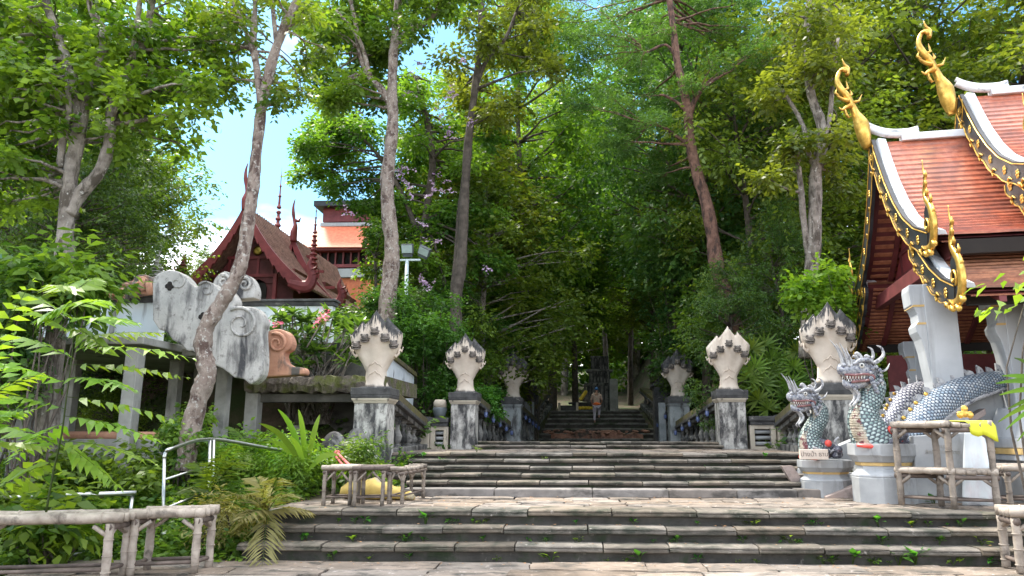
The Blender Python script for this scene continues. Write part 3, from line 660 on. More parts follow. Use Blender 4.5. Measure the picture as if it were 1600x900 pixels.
PED = [  # label, x, y, z0, width, height, shaft, serpent label, mat, scale
    ('peeling black and white pillar at the left foot of the upper flight', -4.05, 14.72, .98, .78, 1.50, 'shaft', 'large cream serpent hood with blackened tips on the nearest left pillar', 'naga_a', 1.0),
    ('dark stained pillar behind the small dragon at the right foot of the upper flight', 4.86, 14.75, 1.0, .80, 1.53, 'shaft', 'large serpent hood with black crown on the nearest right pillar', 'naga_a', 1.03),
    ('white and black peeling pillar left of the crest of the upper flight', -2.98, 19.45, 1.15, .76, 1.51, 'shaft', 'middle left serpent hood with dark tips in front of the green shrub', 'naga_a', 1.0),
    ('white and black peeling pillar right of the crest, in front of the fan palms', 3.85, 19.45, 1.18, .80, 1.52, 'shaft', 'palest serpent hood, white to its tips, on the middle right pillar', 'naga_b', 1.06),
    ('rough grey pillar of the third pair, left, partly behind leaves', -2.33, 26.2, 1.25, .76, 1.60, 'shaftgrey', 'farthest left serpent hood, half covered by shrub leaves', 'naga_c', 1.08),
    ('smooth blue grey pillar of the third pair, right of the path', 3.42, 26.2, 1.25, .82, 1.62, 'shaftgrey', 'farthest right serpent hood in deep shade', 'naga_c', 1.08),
]
for i, (lb, x, y, z0, wd, h, sh, sl_, mt_, sc_) in enumerate(PED):
    pedestal(lb, x, y, z0, wd, h, sh); serpent(sl_, (x, y + .02, z0 + h + .002), mt_, sc_, i, rz=-.05 if x > 0 else .06)

def balustrade(label, p0, p1, ztop0, ztop1, zb0, zb1, n, side, lanterns=()):
    """sloping parapet running back from a pedestal: coping, panelled foot, turned balusters"""
    t = thing('balustrade', label, 'balustrade', (p0[0], p0[1], zb0), 'stair balustrades')
    P = lambda s, dx, z: Vector((p0[0] + (p1[0] - p0[0]) * s + dx, p0[1] + (p1[1] - p0[1]) * s, z))
    zt = lambda s: ztop0 + (ztop1 - ztop0) * s + .10 * math.sin(s * math.pi) * 0 - .0
    zb = lambda s: zb0 + (zb1 - zb0) * s
    def bar(name, mat, w_, f0, f1, bev=.015):
        m = MB(); k = 8
        vs = [P(i / k, dx, f(i / k)) for i in range(k + 1) for dx, f in ((-w_, f0), (w_, f0), (w_, f1), (-w_, f1))]
        fs = [(i * 4 + j, i * 4 + (j + 1) % 4, i * 4 + 4 + (j + 1) % 4, i * 4 + 4 + j) for i in range(k) for j in range(4)] + [(3, 2, 1, 0), tuple(4 * k + j for j in range(4))]
        m.add(vs, fs); return m.build(name, mat, t, bevel=bev)
    bar('coping', 'rail', .20, lambda s: zt(s) - .17, lambda s: zt(s))
    bar('moulding', 'cap', .24, lambda s: zt(s) - .26, lambda s: zt(s) - .172)
    bar('frieze', 'balu', .15, lambda s: zt(s) - .36, lambda s: zt(s) - .262)
    bar('foot', 'balu', .21, lambda s: zb(s), lambda s: zb(s) + .20)
    bar('mossy_base', 'moss', .26, lambda s: zb(s) - .5, lambda s: zb(s) - .002)
    for i in range(n):
        s = (i + .6) / n; a, b = zb(s) + .20, zt(s) - .36; h = b - a
        if h < .12: continue
        m = MB(); c = P(s, 0, 0)
        m.lathe((c.x, c.y, 0), [(r, a + h * q) for q, r in ((0, .085), (.06, .085), (.10, .05), (.22, .09), (.36, .105), (.5, .07), (.62, .045), (.72, .05), (.82, .08), (.9, .055), (.94, .085), (1, .085))], 12)
        m.build('baluster', 'balu', t, smooth=False)
    return t, P, zt, zb
BAL = []
BAL.append(balustrade('weathered balustrade running back from the nearest left pillar', (-3.88, 15.1), (-4.05, 19.0), 2.44, 1.98, 1.12, 1.16, 6, 1))
BAL.append(balustrade('weathered balustrade running back from the nearest right pillar', (4.72, 15.15), (5.05, 19.0), 2.50, 2.02, 1.14, 1.18, 6, -1))
BAL.append(balustrade('balustrade descending behind the middle left pillar, hung with lanterns', (-2.85, 19.85), (-2.55, 25.8), 2.60, 2.05, 1.18, 1.12, 8, 1))
BAL.append(balustrade('balustrade descending behind the middle right pillar, hung with lanterns', (3.72, 19.85), (3.45, 25.8), 2.62, 2.05, 1.20, 1.12, 8, -1))
BAL.append(balustrade('shaded balustrade behind the farthest left pillar', (-2.25, 26.6), (-2.0, 32.4), 2.66, 2.3, 1.15, 1.25, 6, 1))
BAL.append(balustrade('shaded balustrade behind the farthest right pillar', (3.35, 26.6), (3.5, 32.4), 2.70, 2.3, 1.15, 1.25, 6, -1))
BAL.append(balustrade('dark balustrade climbing left of the farthest flight', (-2.05, 33), (-1.6, 38.5), 2.9, 4.0, 1.9, 3.0, 5, 1))
BAL.append(balustrade('dark balustrade climbing right of the farthest flight', (3.75, 33), (3.3, 38.5), 2.9, 4.0, 1.9, 3.0, 5, -1))

def louvre_wall(label, x0, x1, y, ztop, zbot, slats):
    t = thing('louvred_wall', label, 'wall', ((x0 + x1) / 2, y, zbot), 'short louvred walls between pillar and balustrade')
    m = MB(); m.box(x0, x1, y - .16, y + .16, ztop - .12, ztop); m.box(x0 + .02, x1 - .02, y - .12, y + .12, ztop - .22, ztop - .122); m.build('coping', 'cap', t, bevel=.012)
    m = MB(); m.box(x0, x0 + .12, y - .09, y + .09, zbot - .3, ztop - .222); m.box(x1 - .12, x1, y - .09, y + .09, zbot - .3, ztop - .222)
    m.box(x0 + .121, x1 - .121, y - .085, y + .085, ztop - .32, ztop - .223); m.box(x0 + .121, x1 - .121, y - .085, y + .085, zbot - .3, zbot + .10); m.build('frame', 'cream', t, bevel=.008)
    n = slats; h = (ztop - .32 - zbot - .10)
    for i in range(n):
        z = zbot + .10 + h * (i + .5) / n
        m = MB(); m.tube([(x0 + .121, y, z), (x1 - .121, y, z)], h / n * .33, 12); m.build('slat', 'whitegrey', t, smooth=True)
    m = MB(); m.box(x0 + .121, x1 - .121, y + .07, y + .08, zbot + .101, ztop - .321); m.build('backing', 'dark', t)
louvre_wall('short louvred wall joining the middle left pillar to the nearer balustrade', -3.82, -3.36, 19.3, 2.02, 1.20, 3)
louvre_wall('short louvred wall joining the middle right pillar to the nearer balustrade', 4.27, 4.92, 19.3, 2.05, 1.20, 3)
def post(label, x, y, z0, z1, a, mat='shaft', cap=True, urn=False):
    t = thing('pier', label, 'pier', (x, y, z0), 'plain piers of the stair')
    m = MB(); m.frustum(x, y, z0 - .3, z1, a, a, a * .96, a * .96); m.build('shaft', mat, t, bevel=.012)
    if cap: m = MB(); m.frustum(x, y, z1, z1 + .05, a * 1.02, a * 1.02, a * 1.22, a * 1.22); m.frustum(x, y, z1 + .05, z1 + .16, a * 1.22, a * 1.22, a * 1.18, a * 1.18); m.build('cap', 'cap', t, bevel=.01)
    if urn:
        m = MB(); q = a * .9; z = z1 + .16
        m.lathe((x, y, z), [(q, 0), (q, .05), (q * .5, .1), (q * .85, .22), (q * .9, .30), (q * .45, .40), (q * .7, .45), (q * .7, .5), (q * .4, .55), (q * .55, .66), (q * .2, .78), (q * .05, .95)], 16); m.build('finial', 'cap', t, smooth=True)
    return t
post('cream corner pier ending the nearest left balustrade', -4.0, 19.25, 1.1, 1.88, .17, 'cream')
post('cream corner pier ending the nearest right balustrade', 5.12, 19.25, 1.1, 1.92, .17, 'cream')
post('pale streaked pier left of the far dark steps', -2.15, 31.2, 1.2, 2.95, .27, 'shaftgrey', False)
post('dark urn-topped pier right of the far dark steps', 3.45, 31.6, 1.2, 3.55, .36, 'cap', True, True)
post('dark urn-topped pier left of the far dark steps', -2.15, 33.5, 1.2, 3.3, .33, 'cap', True, True)
post('pale round-topped slab standing by the farthest right pillar', 3.0, 27.6, 1.2, 2.75, .13, 'shaftgrey', False)
post('tall pale slab beyond the head of the farthest steps', 1.86, 40.6, 2.8, 4.6, .22, 'concrete', False)

# lanterns
LT = thing('blue_lantern', '', 'lantern', (0, 0, 0), 'blue lanterns hung along the balustrades')
m = MB(); m.lathe((0, 0, 0), [(.045, -.10), (.062, -.05), (.062, .03), (.048, .06)], 8); m.build('glass', 'lblue', LT)
m = MB(); m.lathe((0, 0, 0), [(.03, .06), (.075, .062), (.06, .09), (.02, .13), (.012, .19)], 8); m.lathe((0, 0, 0), [(.02, -.14), (.05, -.12), (.05, -.101)], 8); m.build('cap', 'lcap', LT)
for bi, side, nm in ((2, 1, 'balustrade behind the middle left pillar'), (3, -1, 'balustrade behind the middle right pillar'), (4, 1, 'balustrade behind the farthest left pillar'), (5, -1, 'balustrade behind the farthest right pillar')):
    t, P, zt, zb = BAL[bi]
    for k in range(5):
        s = .06 + k * .21
        place(LT, USED, P(s, side * .31, zt(s) - .42), 0, .85, f'blue lantern, {ORD[k]} along the {nm}')
# ================================================================== GILDED HALL ON THE RIGHT
_u = Vector((.148, .989, 0)); _v = Vector((.989, -.148, 0)); _o = Vector((6.2, 15.1, 0))
def B(w, v, z): return _o + _u * w + _v * v + Vector((0, 0, z))
hall = thing('temple_hall', 'ornate temple hall with red tiled tiered roof, gold finials and white columns', 'temple', (6.2, 15.1, .57))
T1 = [(0, 7.62), (.35, 7.02), (.75, 6.42), (1.2, 5.88), (1.7, 5.42), (2.3, 5.05), (3.0, 4.78)]
T2 = [(2.05, 5.00), (2.4, 4.62), (2.9, 4.22), (3.4, 3.93), (3.95, 3.72)]
def lerp_prof(P, t):
    L_ = [0]
    for i in range(1, len(P)): L_.append(L_[-1] + math.hypot(P[i][0] - P[i - 1][0], P[i][1] - P[i - 1][1]))
    s = t * L_[-1]
    return float(np.interp(s, L_, [p[0] for p in P])), float(np.interp(s, L_, [p[1] for p in P]))
def tiles(P, sg, v0, v1, dz, rows, mat, name='roof'):
    m = MB(); n = 16; r = random.Random(int(v0 * 10 + rows + sg))
    for k in range(rows):
        w0, z0 = lerp_prof(P, k / rows); w1, z1 = lerp_prof(P, (k + 1.25) / rows if k < rows - 1 else 1)
        wob = [r.uniform(-.006, .006) for _ in range(n + 1)]; vs = []
        for i in range(n + 1):
            v = v0 + (v1 - v0) * i / n
            vs += [B(sg * w0, v, z0 + dz + .01), B(sg * w1, v, z1 + dz + .055 + wob[i]), B(sg * (w1 - .004), v, z1 + dz + .02 + wob[i])]
        fs = []
        for i in range(n):
            a = 3 * i; fs += [(a, a + 3, a + 4, a + 1), (a + 1, a + 4, a + 5, a + 2)]
        m.add(vs, fs)
    return m.build(name, mat, hall)
def soffit(P, sg, v0, v1, dz):
    m = MB(); q = [lerp_prof(P, i / 10) for i in range(11)]
    m.add([B(sg * w, v, z + dz - .04) for w, z in q for v in (v0, v1)] + [B(sg * w, v, z + dz - .075) for w, z in q for v in (v0, v1)],
          [(2 * i, 2 * i + 1, 2 * i + 3, 2 * i + 2) for i in range(10)] + [(22 + 2 * i, 22 + 2 * i + 2, 22 + 2 * i + 3, 22 + 2 * i + 1) for i in range(10)])
    m.build('roof_boarding', 'maroon2', hall)
    m = MB(); nb = 20
    for i in range(nb):
        w, z = lerp_prof(P, (i + .5) / nb); w2, z2 = lerp_prof(P, (i + .5) / nb + .018)
        vs = [B(sg * a, v, b + dz - d) for v in (v0 + .12, v1) for a, b, d in ((w, z, .080), (w2, z2, .080), (w2, z2, .110), (w, z, .110))]
        m.add(vs, [(0, 1, 2, 3), (7, 6, 5, 4), (0, 4, 5, 1), (1, 5, 6, 2), (2, 6, 7, 3), (3, 7, 4, 0)])
    m.build('batten_ceiling', 'soffit', hall)
    for vv in np.arange(v0 + .5, min(v1, v0 + 4.5), .62):
        m = MB()
        for i in range(8):
            a = lerp_prof(P, i / 8); b = lerp_prof(P, (i + 1) / 8)
            vs = [B(sg * p[0], vv + d, p[1] + dz - e) for p in (a, b) for d, e in ((0, .115), (.1, .115), (.1, .20), (0, .20))]
            m.add(vs, [(0, 1, 2, 3), (7, 6, 5, 4), (0, 4, 5, 1), (1, 5, 6, 2), (2, 6, 7, 3), (3, 7, 4, 0)])
        m.build('rafter', 'maroon2', hall)
def rosette(m, c, r):
    for k in range(6):
        a = k * math.pi / 3; m.ball(c + _u * (math.cos(a) * r * .60) + Vector((0, 0, math.sin(a) * r * .60 * 1.3)) - _v * .005, r * .36, 6, (.3, 1, 1))
    m.ball(c - _v * .01, r * .34, 7, (.5, 1, 1))
def bargeboard(P, sg, v0, dz, w_=.36, start=False):
    n = 28; q = [lerp_prof(P, i / n) for i in range(n + 1)]
    nrm = []
    for i in range(n + 1):
        a = q[max(i - 1, 0)]; b = q[min(i + 1, n)]; d = Vector((b[0] - a[0], b[1] - a[1])).normalized(); nrm.append((d.y, -d.x))   # outward-up is (-dy, dx)
    top = [(q[i][0] - nrm[i][0] * .10 * 1, q[i][1] - nrm[i][1] * .10) for i in range(n + 1)]
    bot = []
    for i in range(n + 1):
        s = i / n * 6; sc = w_ - .10 + .05 * abs(math.sin(s * math.pi)) - .05 * (1 if i == 0 else 0)
        bot.append((q[i][0] + nrm[i][0] * sc, q[i][1] + nrm[i][1] * sc))
    bd = MB(); bd.strip([B(sg * a, v0, b + dz) for a, b in top], [B(sg * a, v0, b + dz) for a, b in bot], _v * .07)
    o = bd.build('bargeboard', 'black', hall)
    g = MB()
    g.tube([B(sg * a, v0 - .01, b + dz) for a, b in bot], .012, 6)
    g.tube([B(sg * (q[i][0] - nrm[i][0] * .06), v0 - .01, q[i][1] - nrm[i][1] * .06 + dz) for i in range(n + 1)], .011, 5)
    k = 6 if len(P) > 6 else 4
    for j in range(k):
        t = (j + .55) / k; i = int(t * n); c = ((q[i][0] + nrm[i][0] * (w_ - .1) * .42), q[i][1] + nrm[i][1] * (w_ - .1) * .42)
        rosette(g, B(sg * c[0], v0 - .01, c[1] + dz), .075)
        i2 = min(n, i + n // (2 * k)); c = (q[i2][0] + nrm[i2][0] * (w_ - .13), q[i2][1] + nrm[i2][1] * (w_ - .13))
        p = B(sg * c[0], v0 - .02, c[1] + dz)
        g.tube([p + _u * sg * .10 + Vector((0, 0, -.02)), p + Vector((0, 0, .05)), p - _u * sg * .08 + Vector((0, 0, .0)), p - _u * sg * .05 + Vector((0, 0, -.08)), p + _u * sg * .0 + Vector((0, 0, -.06))], [.008, .016, .019, .017, .008], 6)
    if start:
        rosette(g, B(sg * (P[0][0] + .1), v0 - .02, P[0][1] + dz - .12), .13)
    g.build('gilding', 'gold', o)
    vg = MB()
    for i in range(n):
        a, b = q[i], q[i + 1]; na, nb_ = nrm[i], nrm[i + 1]
        vs = [B(sg * (p[0] - nn[0] * h), v0 + dv, p[1] - nn[1] * h + dz) for p, nn in ((a, na), (b, nb_)) for dv, h in ((.075, .03), (.31, .03), (.28, .10), (.12, .13))]
        vg.add(vs, [(0, 4, 5, 1), (1, 5, 6, 2), (2, 6, 7, 3), (3, 7, 4, 0)] + ([(0, 1, 2, 3)] if i == 0 else []) + ([(7, 6, 5, 4)] if i == n - 1 else []))
    vg.build('white_verge', 'wtrim', hall)
    # rising scroll at the eave end
    e = q[-1]; c = MB()
    sh = [(-.55, .02, .035), (-.30, -.10, .06), (0, -.20, .085), (.20, -.10, .095), (.30, .14, .10), (.24, .42, .085), (.06, .60, .065), (-.02, .76, .05), (.06, .90, .045), (.10, 1.02, .035), (.05, 1.16, .022), (.06, 1.32, .006)]
    pth, rr = smooth_path([B(sg * (e[0] + a), v0 + .03, e[1] + dz + b) for a, b, r in sh], [r for a, b, r in sh], 3)
    c.tube(pth, rr, 8, sq=.55, up=_v)
    for a, b in ((.33, -.2), (.12, -.30), (-.12, -.27), (-.35, -.18)): 
        p = B(sg * (e[0] + a), v0 + .0, e[1] + dz + b); c.ball(p, .05, 7); c.ball(p - _u * sg * .06 + Vector((0, 0, .04)), .035, 6)
    for a, b in ((.37, .3), (.30, .52), (.14, .68), (.12, .84), (.16, .98)):
        p = B(sg * (e[0] + a - .06), v0 + .03, e[1] + dz + b); c.tube([p, p + _u * sg * .07 + Vector((0, 0, .05)), p + _u * sg * .05 + Vector((0, 0, .13))], [.035, .025, .004], 5, sq=.6)
    sp = [(.10, .05), (.16, .16), (.10, .27), (.0, .28), (-.05, .19), (.0, .12), (.05, .16)]
    pp, r2_ = smooth_path([B(sg * (e[0] + a), v0 - .0, e[1] + dz + b) for a, b in sp], [.022] * 7, 3); c.tube(pp, r2_, 6)
    cc = c.build('eave_scroll', 'gold', hall, smooth=True)
    d = MB(); d.prism([(-.16, -.12), (.10, -.10), (.22, .10), (.20, .40), (.04, .56), (-.10, .44), (-.12, .2)], B(sg * e[0], v0 + .02, e[1] + dz), _u * sg, (0, 0, 1), _v * .04)
    d.build('scroll_backing', 'black', cc)

for (v0, v1, dz, k) in ((0, 6.5, 0, 1), (1.80, 7.0, .86, .88)):
    P1 = [(w * k, 7.62 - (7.62 - z) * k) for w, z in T1]; P2 = [((w - .1) * k, 7.62 - (7.62 - z) * k) for w, z in T2]
    for sg in (-1, 1):
        tiles(P1, sg, v0 + .1, v1, dz, 27, 'tilered', 'red_tile_slope'); tiles(P2, sg, v0 + .15, v1, dz, 19, 'tilebrn', 'brown_tile_slope')
        soffit(P1, sg, v0 + .1, v1 if v0 == 0 else v0 + 1.2, dz); soffit(P2, sg, v0 + .15, v1 if v0 == 0 else v0 + 1.2, dz)
        bargeboard(P1, sg, v0, dz); bargeboard(P2, sg, v0 + .04, dz, start=True)
    # ridge sweeping up to the finial
    m = MB(); pts = [(-.02, .30), (.15, .20), (.4, .12), (.75, .10), (.95, .14)]
    for off, hh in ((0, .07), (.09, .05)):
        p, r_ = smooth_path([B(0, v0 + a, 7.66 + dz + b + off) for a, b in pts], [hh] * 5, 3); m.tube(p, r_, 8)
    m.build('swept_ridge', 'wtrim', hall, smooth=True)
    m = MB(); a = [B(-.12, v0 + .6, 7.60 + dz), B(.12, v0 + .6, 7.60 + dz), B(.12, v1, 7.60 + dz), B(-.12, v1, 7.60 + dz)]
    m.add([p for p in a] + [p + Vector((0, 0, .16)) for p in a], [(3, 2, 1, 0), (4, 5, 6, 7), (0, 1, 5, 4), (1, 2, 6, 5), (2, 3, 7, 6), (3, 0, 4, 7)])
    m.build('ridge', 'wtrim', hall, bevel=.02)
    # pediment
    m = MB(); q = [lerp_prof(P1, i / 12) for i in range(13)]
    poly = [(-w, z - .16) for w, z in q[::-1]] + [(w, z - .16) for w, z in q[1:]]
    m.prism(poly, B(0, v0 + .75, dz), _u, (0, 0, 1), _v * .06); ped_ = m.build('pediment', 'maroon', hall)
    m = MB()
    for z, hw in ((4.95, 2.4), (5.45, 1.5), (5.95, 1.0), (6.4, .62)):
        c = B(0, v0 + .72, z + dz); m.prism([(-hw * k, 0), (hw * k, 0), (hw * k, .09), (-hw * k, .09)], c, _u, (0, 0, 1), _v * .03)
    for w in (-1.3, -.45, .45, 1.3): m.prism([(w, 0), (w + .08, 0), (w + .08, .9), (w, .9)], B(0, v0 + .725, 4.6 + dz), _u, (0, 0, 1), _v * .022)
    m.build('pediment_framing', 'maroon2', ped_)
for z0, z1, w0, vv in ((4.46, 4.70, 3.05, .35), (3.55, 3.74, 3.5, .35)):
    for sg in (-1, 1):
        m = MB()
        a, b = B(sg * w0, vv, z0), B(sg * w0, 7, z0); t_ = _u * sg * -.14
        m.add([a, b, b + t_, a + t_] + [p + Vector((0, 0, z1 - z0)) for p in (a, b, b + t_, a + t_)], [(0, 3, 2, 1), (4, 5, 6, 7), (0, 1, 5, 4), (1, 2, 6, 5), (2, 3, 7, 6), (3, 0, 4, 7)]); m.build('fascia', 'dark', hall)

m = MB()
for w0, vv in ((0, .35), (0, 1.9)):
    for z0, z1, hw in ((4.44, 4.72, 3.0),):
        m.prism([(-hw, z0), (hw, z0), (hw, z1), (-hw, z1)], B(0, vv, 0), _u, (0, 0, 1), _v * .16)
m.build('tie_beam', 'maroon2', hall, bevel=.01)
m = MB(); m.prism([(-2.5, 1.8), (2.5, 1.8), (2.5, 4.6), (-2.5, 4.6)], B(0, 3.6, 0), _u, (0, 0, 1), _v * .1); m.build('inner_shade_wall', 'dark', hall)  # near-black sheet, the hall's inner shade put into its colour
m = MB(); m.prism([(.6, 1.9), (6.5, 1.9), (6.5, 3.4), (.6, 3.4)], B(2.7, 0, 0), _v, (0, 0, 1), _u * .1); m.build('side_wall', 'maroon2', hall)
def column(cx, cy, z0, z1, a=.27, arms=(-1,)):
    m = MB(); F_ = lambda p, q, z: Vector((cx, cy, z)) + _u * p + _v * q
    def bx(a0, a1, b0, b1, zz0, zz1, mm):
        vs = [F_(p, q, z) for z in (zz0, zz1) for q in (b0, b1) for p in (a0, a1)]
        mm.add(vs, [(0, 2, 3, 1), (4, 5, 7, 6), (0, 1, 5, 4), (2, 6, 7, 3), (0, 4, 6, 2), (1, 3, 7, 5)])
    bx(-a, a, -a, a, z0, z1, m)
    prof = [(a - .01, z1), (a + .21, z1), (a + .225, z1 - .10), (a + .21, z1 - .34), (a + .15, z1 - .42), (a + .12, z1 - .50), (a + .115, z1 - .62), (a + .17, z1 - .70), (a + .155, z1 - .80), (a + .10, z1 - .92), (a + .06, z1 - 1.12), (a + .03, z1 - 1.4), (a - .01, z1 - 1.7)]
    for d in arms:
        m.prism(prof, F_(-a * .92, 0, 0), _v * d, (0, 0, 1), _u * (a * 1.84))
    o = m.build('column', 'white', hall, bevel=.012)
    for d in arms:
        for zz, e in ((z1 - .365, .20), (z1 - .665, .15)):
            g = MB()
            g.prism([(a, 0), (a + e, 0), (a + e - .02, .035), (a, .035)], F_(-a * .95, 0, zz - .015), _v * d, (0, 0, 1), _u * (a * 1.9))
            g.build('gold_band', 'goldpaint', o)
    return o
column(6.06, 12.72, .9, 4.06, .245); column(7.98, 17.6, 1.0, 3.70, .25)
column(7.20, 12.45, .9, 4.0, .25, (-1, 1)); column(8.35, 12.25, .9, 3.95, .25, (-1,)); column(7.35, 11.55, .9, 3.55, .22)
m = MB(); a = [B(-2.2, .5, .5), B(2.6, .5, .5), B(2.6, 7, .5), B(-2.2, 7, .5)]
m.add(a + [p + Vector((0, 0, 1.35)) for p in a], [(3, 2, 1, 0), (4, 5, 6, 7), (0, 1, 5, 4), (1, 2, 6, 5), (2, 3, 7, 6), (3, 0, 4, 7)]); m.build('platform', 'whitegrey', hall, bevel=.01)
# stepped base at the right edge of the photo
m = MB(); m.box(6.62, 9.5, 11.72, 12.7, .5, 1.18); m.build('base', 'whitegrey', hall, bevel=.015)
m = MB(); m.box(6.58, 9.5, 11.68, 12.7, 1.183, 1.28); m.box(6.62, 9.5, 11.72, 12.7, 1.37, 1.52); m.frustum(8.1, 12.25, 1.52, 2.0, 1.46, .52, 1.30, .34); m.build('base_moulding', 'white', hall, bevel=.015)
m = MB(); m.box(6.565, 9.5, 11.665, 12.7, 1.283, 1.367); m.build('base_gold_band', 'goldpaint', hall)
# curved wall of the entrance stair
sw = thing('stair_wall', 'pale grey rounded wall of the hall stair, under the arched dragon tail', 'wall', (5.6, 12.8, .57))
pts = [(1430, 700), (1440, 668), (1462, 640), (1490, 622), (1525, 610), (1562, 606), (1600, 612), (1640, 620), (1640, 760)]
m = MB(); q = [W(x, y, 12.75) for x, y in pts] + [Vector((W(1640, 700, 12.75).x, 12.75, .55)), Vector((W(1430, 700, 12.75).x, 12.75, .55))]
m.prism([(p.x, p.z) for p in q if True], (0, 12.75, 0), (1, 0, 0), (0, 0, 1), (0, .3, 0)); m.build('wall_panel', 'whitegrey', sw, bevel=.02)
st = thing('hall_stair', 'short pinkish stair climbing between the two dragons to the hall', 'stair', (5.0, 13.4, .57))
for k in range(7):
    m = MB(); m.box(4.35 + .30 * k, 6.9, 13.06, 14.15, .57 + .17 * k, .57 + .17 * (k + 1)); m.build('step', 'whitegrey', st, bevel=.012)
m = MB(); m.prism([(3.95, .57), (4.6, .57), (6.6, 1.9), (6.6, 2.0), (4.5, .80), (3.95, .60)], (0, 12.55, 0), (1, 0, 0), (0, 0, 1), (0, .22, 0)); m.build('stringer', 'pinkstone', st, bevel=.01)
m = MB(); m.prism([(3.82, .70), (4.2, .75), (6.6, 1.95), (6.6, 2.2), (4.1, 1.20), (3.86, .98)], (0, 13.6, 0), (1, 0, 0), (0, 0, 1), (0, .3, 0)); m.build('stringer', 'whitegrey', st, bevel=.01)
m = MB(); m.box(3.62, 3.95, 12.9, 13.35, .57, 1.0); 
m2 = MB(); m2.prism([(3.44, 1.05), (3.62, 1.06), (3.86, .70), (3.66, .66)], (0, 13.2, 0), (1, 0, 0), (0, 0, 1), (0, .12, 0)); m2.build('leaning_slab', 'pinkstone', st)

# finials
fin = thing('roof_finial', '', 'finial', tuple(W(1350, 222, 15.05)), 'gilded serpent finials on the hall gables')
pth, rr = smooth_path([W(x, y, 15.05) for x, y in ((1355, 232), (1350, 212), (1346, 195), (1337, 178), (1330, 163), (1322, 150), (1312, 137), (1308, 124), (1312, 112), (1320, 107), (1324, 113))], [.09, .17, .185, .10, .085, .10, .085, .06, .05, .05, .06], 3)
m = MB(); m.tube(pth, rr, 12, sq=.8); m.build('body', 'gold', fin, smooth=True)
m = MB(); pth, rr = smooth_path([W(x, y, 15.05) for x, y in ((1323, 118), (1325, 108), (1319, 101), (1316, 92))], [.075, .065, .04, .006], 3); m.tube(pth, rr, 8, sq=.6)
m.tube([W(1322, 112, 15.0), W(1316, 108, 14.98), W(1311, 110, 14.98)], [.045, .03, .012], 6); m.build('crest_head', 'gold', fin, smooth=True)
m = MB(); pth, rr = smooth_path([W(x, y, 15.0) for x, y in ((1330, 165), (1322, 168), (1316, 172), (1311, 168))], [.09, .06, .035, .012], 3); m.tube(pth, rr, 8, sq=.7)
pth, rr = smooth_path([W(x, y, 15.0) for x, y in ((1326, 158), (1316, 155), (1309, 150), (1306, 143))], [.07, .05, .035, .01], 3); m.tube(pth, rr, 8, sq=.7); m.build('jaws', 'gold', fin, smooth=True)
m = MB()
for q in (((1318, 142), (1325, 138), (1322, 126)), ((1326, 152), (1331, 147), (1328, 140)), ((1334, 160), (1342, 158), (1347, 147)), ((1310, 150), (1305, 145), (1308, 138)), ((1320, 172), (1323, 180), (1328, 184)), ((1322, 178), (1326, 184), (1331, 182))):
    m.tube([W(x, y, 15.0) for x, y in q], [.05, .04, .006], 6, sq=.6)
m.build('flames', 'gold', fin, smooth=True)
l0 = fin.location.copy()
place(fin, USED, l0, 0, 1, 'golden serpent finial on the lower front gable of the hall')
place(fin, USED, W(1482, 168, 14.8), 0, 1.04, 'golden serpent finial on the higher gable of the hall, topmost ornament')

# ================================================================== DRAGONS
def oct_ped(label, cx, cy, z0, z1, a, b):
    t = thing('dragon_pedestal', label, 'pedestal', (cx, cy, z0), 'pedestals under the dragons'); h = z1 - z0
    Mx = Matrix.Rotation(R_(22.5), 3, 'Z'); k = 1.08
    def part(nm, mt, pr): m = MB(); m.lathe((cx, cy, 0), [(r * k, z0 + h * q) for r, q in pr], 8, Mx, a, b); m.build(nm, mt, t, bevel=.008)
    # Matrix applied after scaling keeps the chamfered corners
    part('base', 'whitegrey', [(.98, -.02), (.98, .42), (.95, .43)]); part('waist', 'white', [(.97, .431), (.97, .47), (.86, .52), (.80, .56), (.80, .62)])
    part('gold_band', 'goldpaint', [(.84, .621), (.86, .68)]); part('cap', 'whitegrey', [(.90, .681), (.98, .76), (1.04, .80), (1.04, 1.0)])
    return t
oct_ped('larger white pedestal with a gold band under the near dragon', 4.72, 12.05, .57, 1.44, .50, .44)
oct_ped('smaller white pedestal with a gold band under the far dragon', 4.12, 13.05, .57, 1.16, .42, .38)

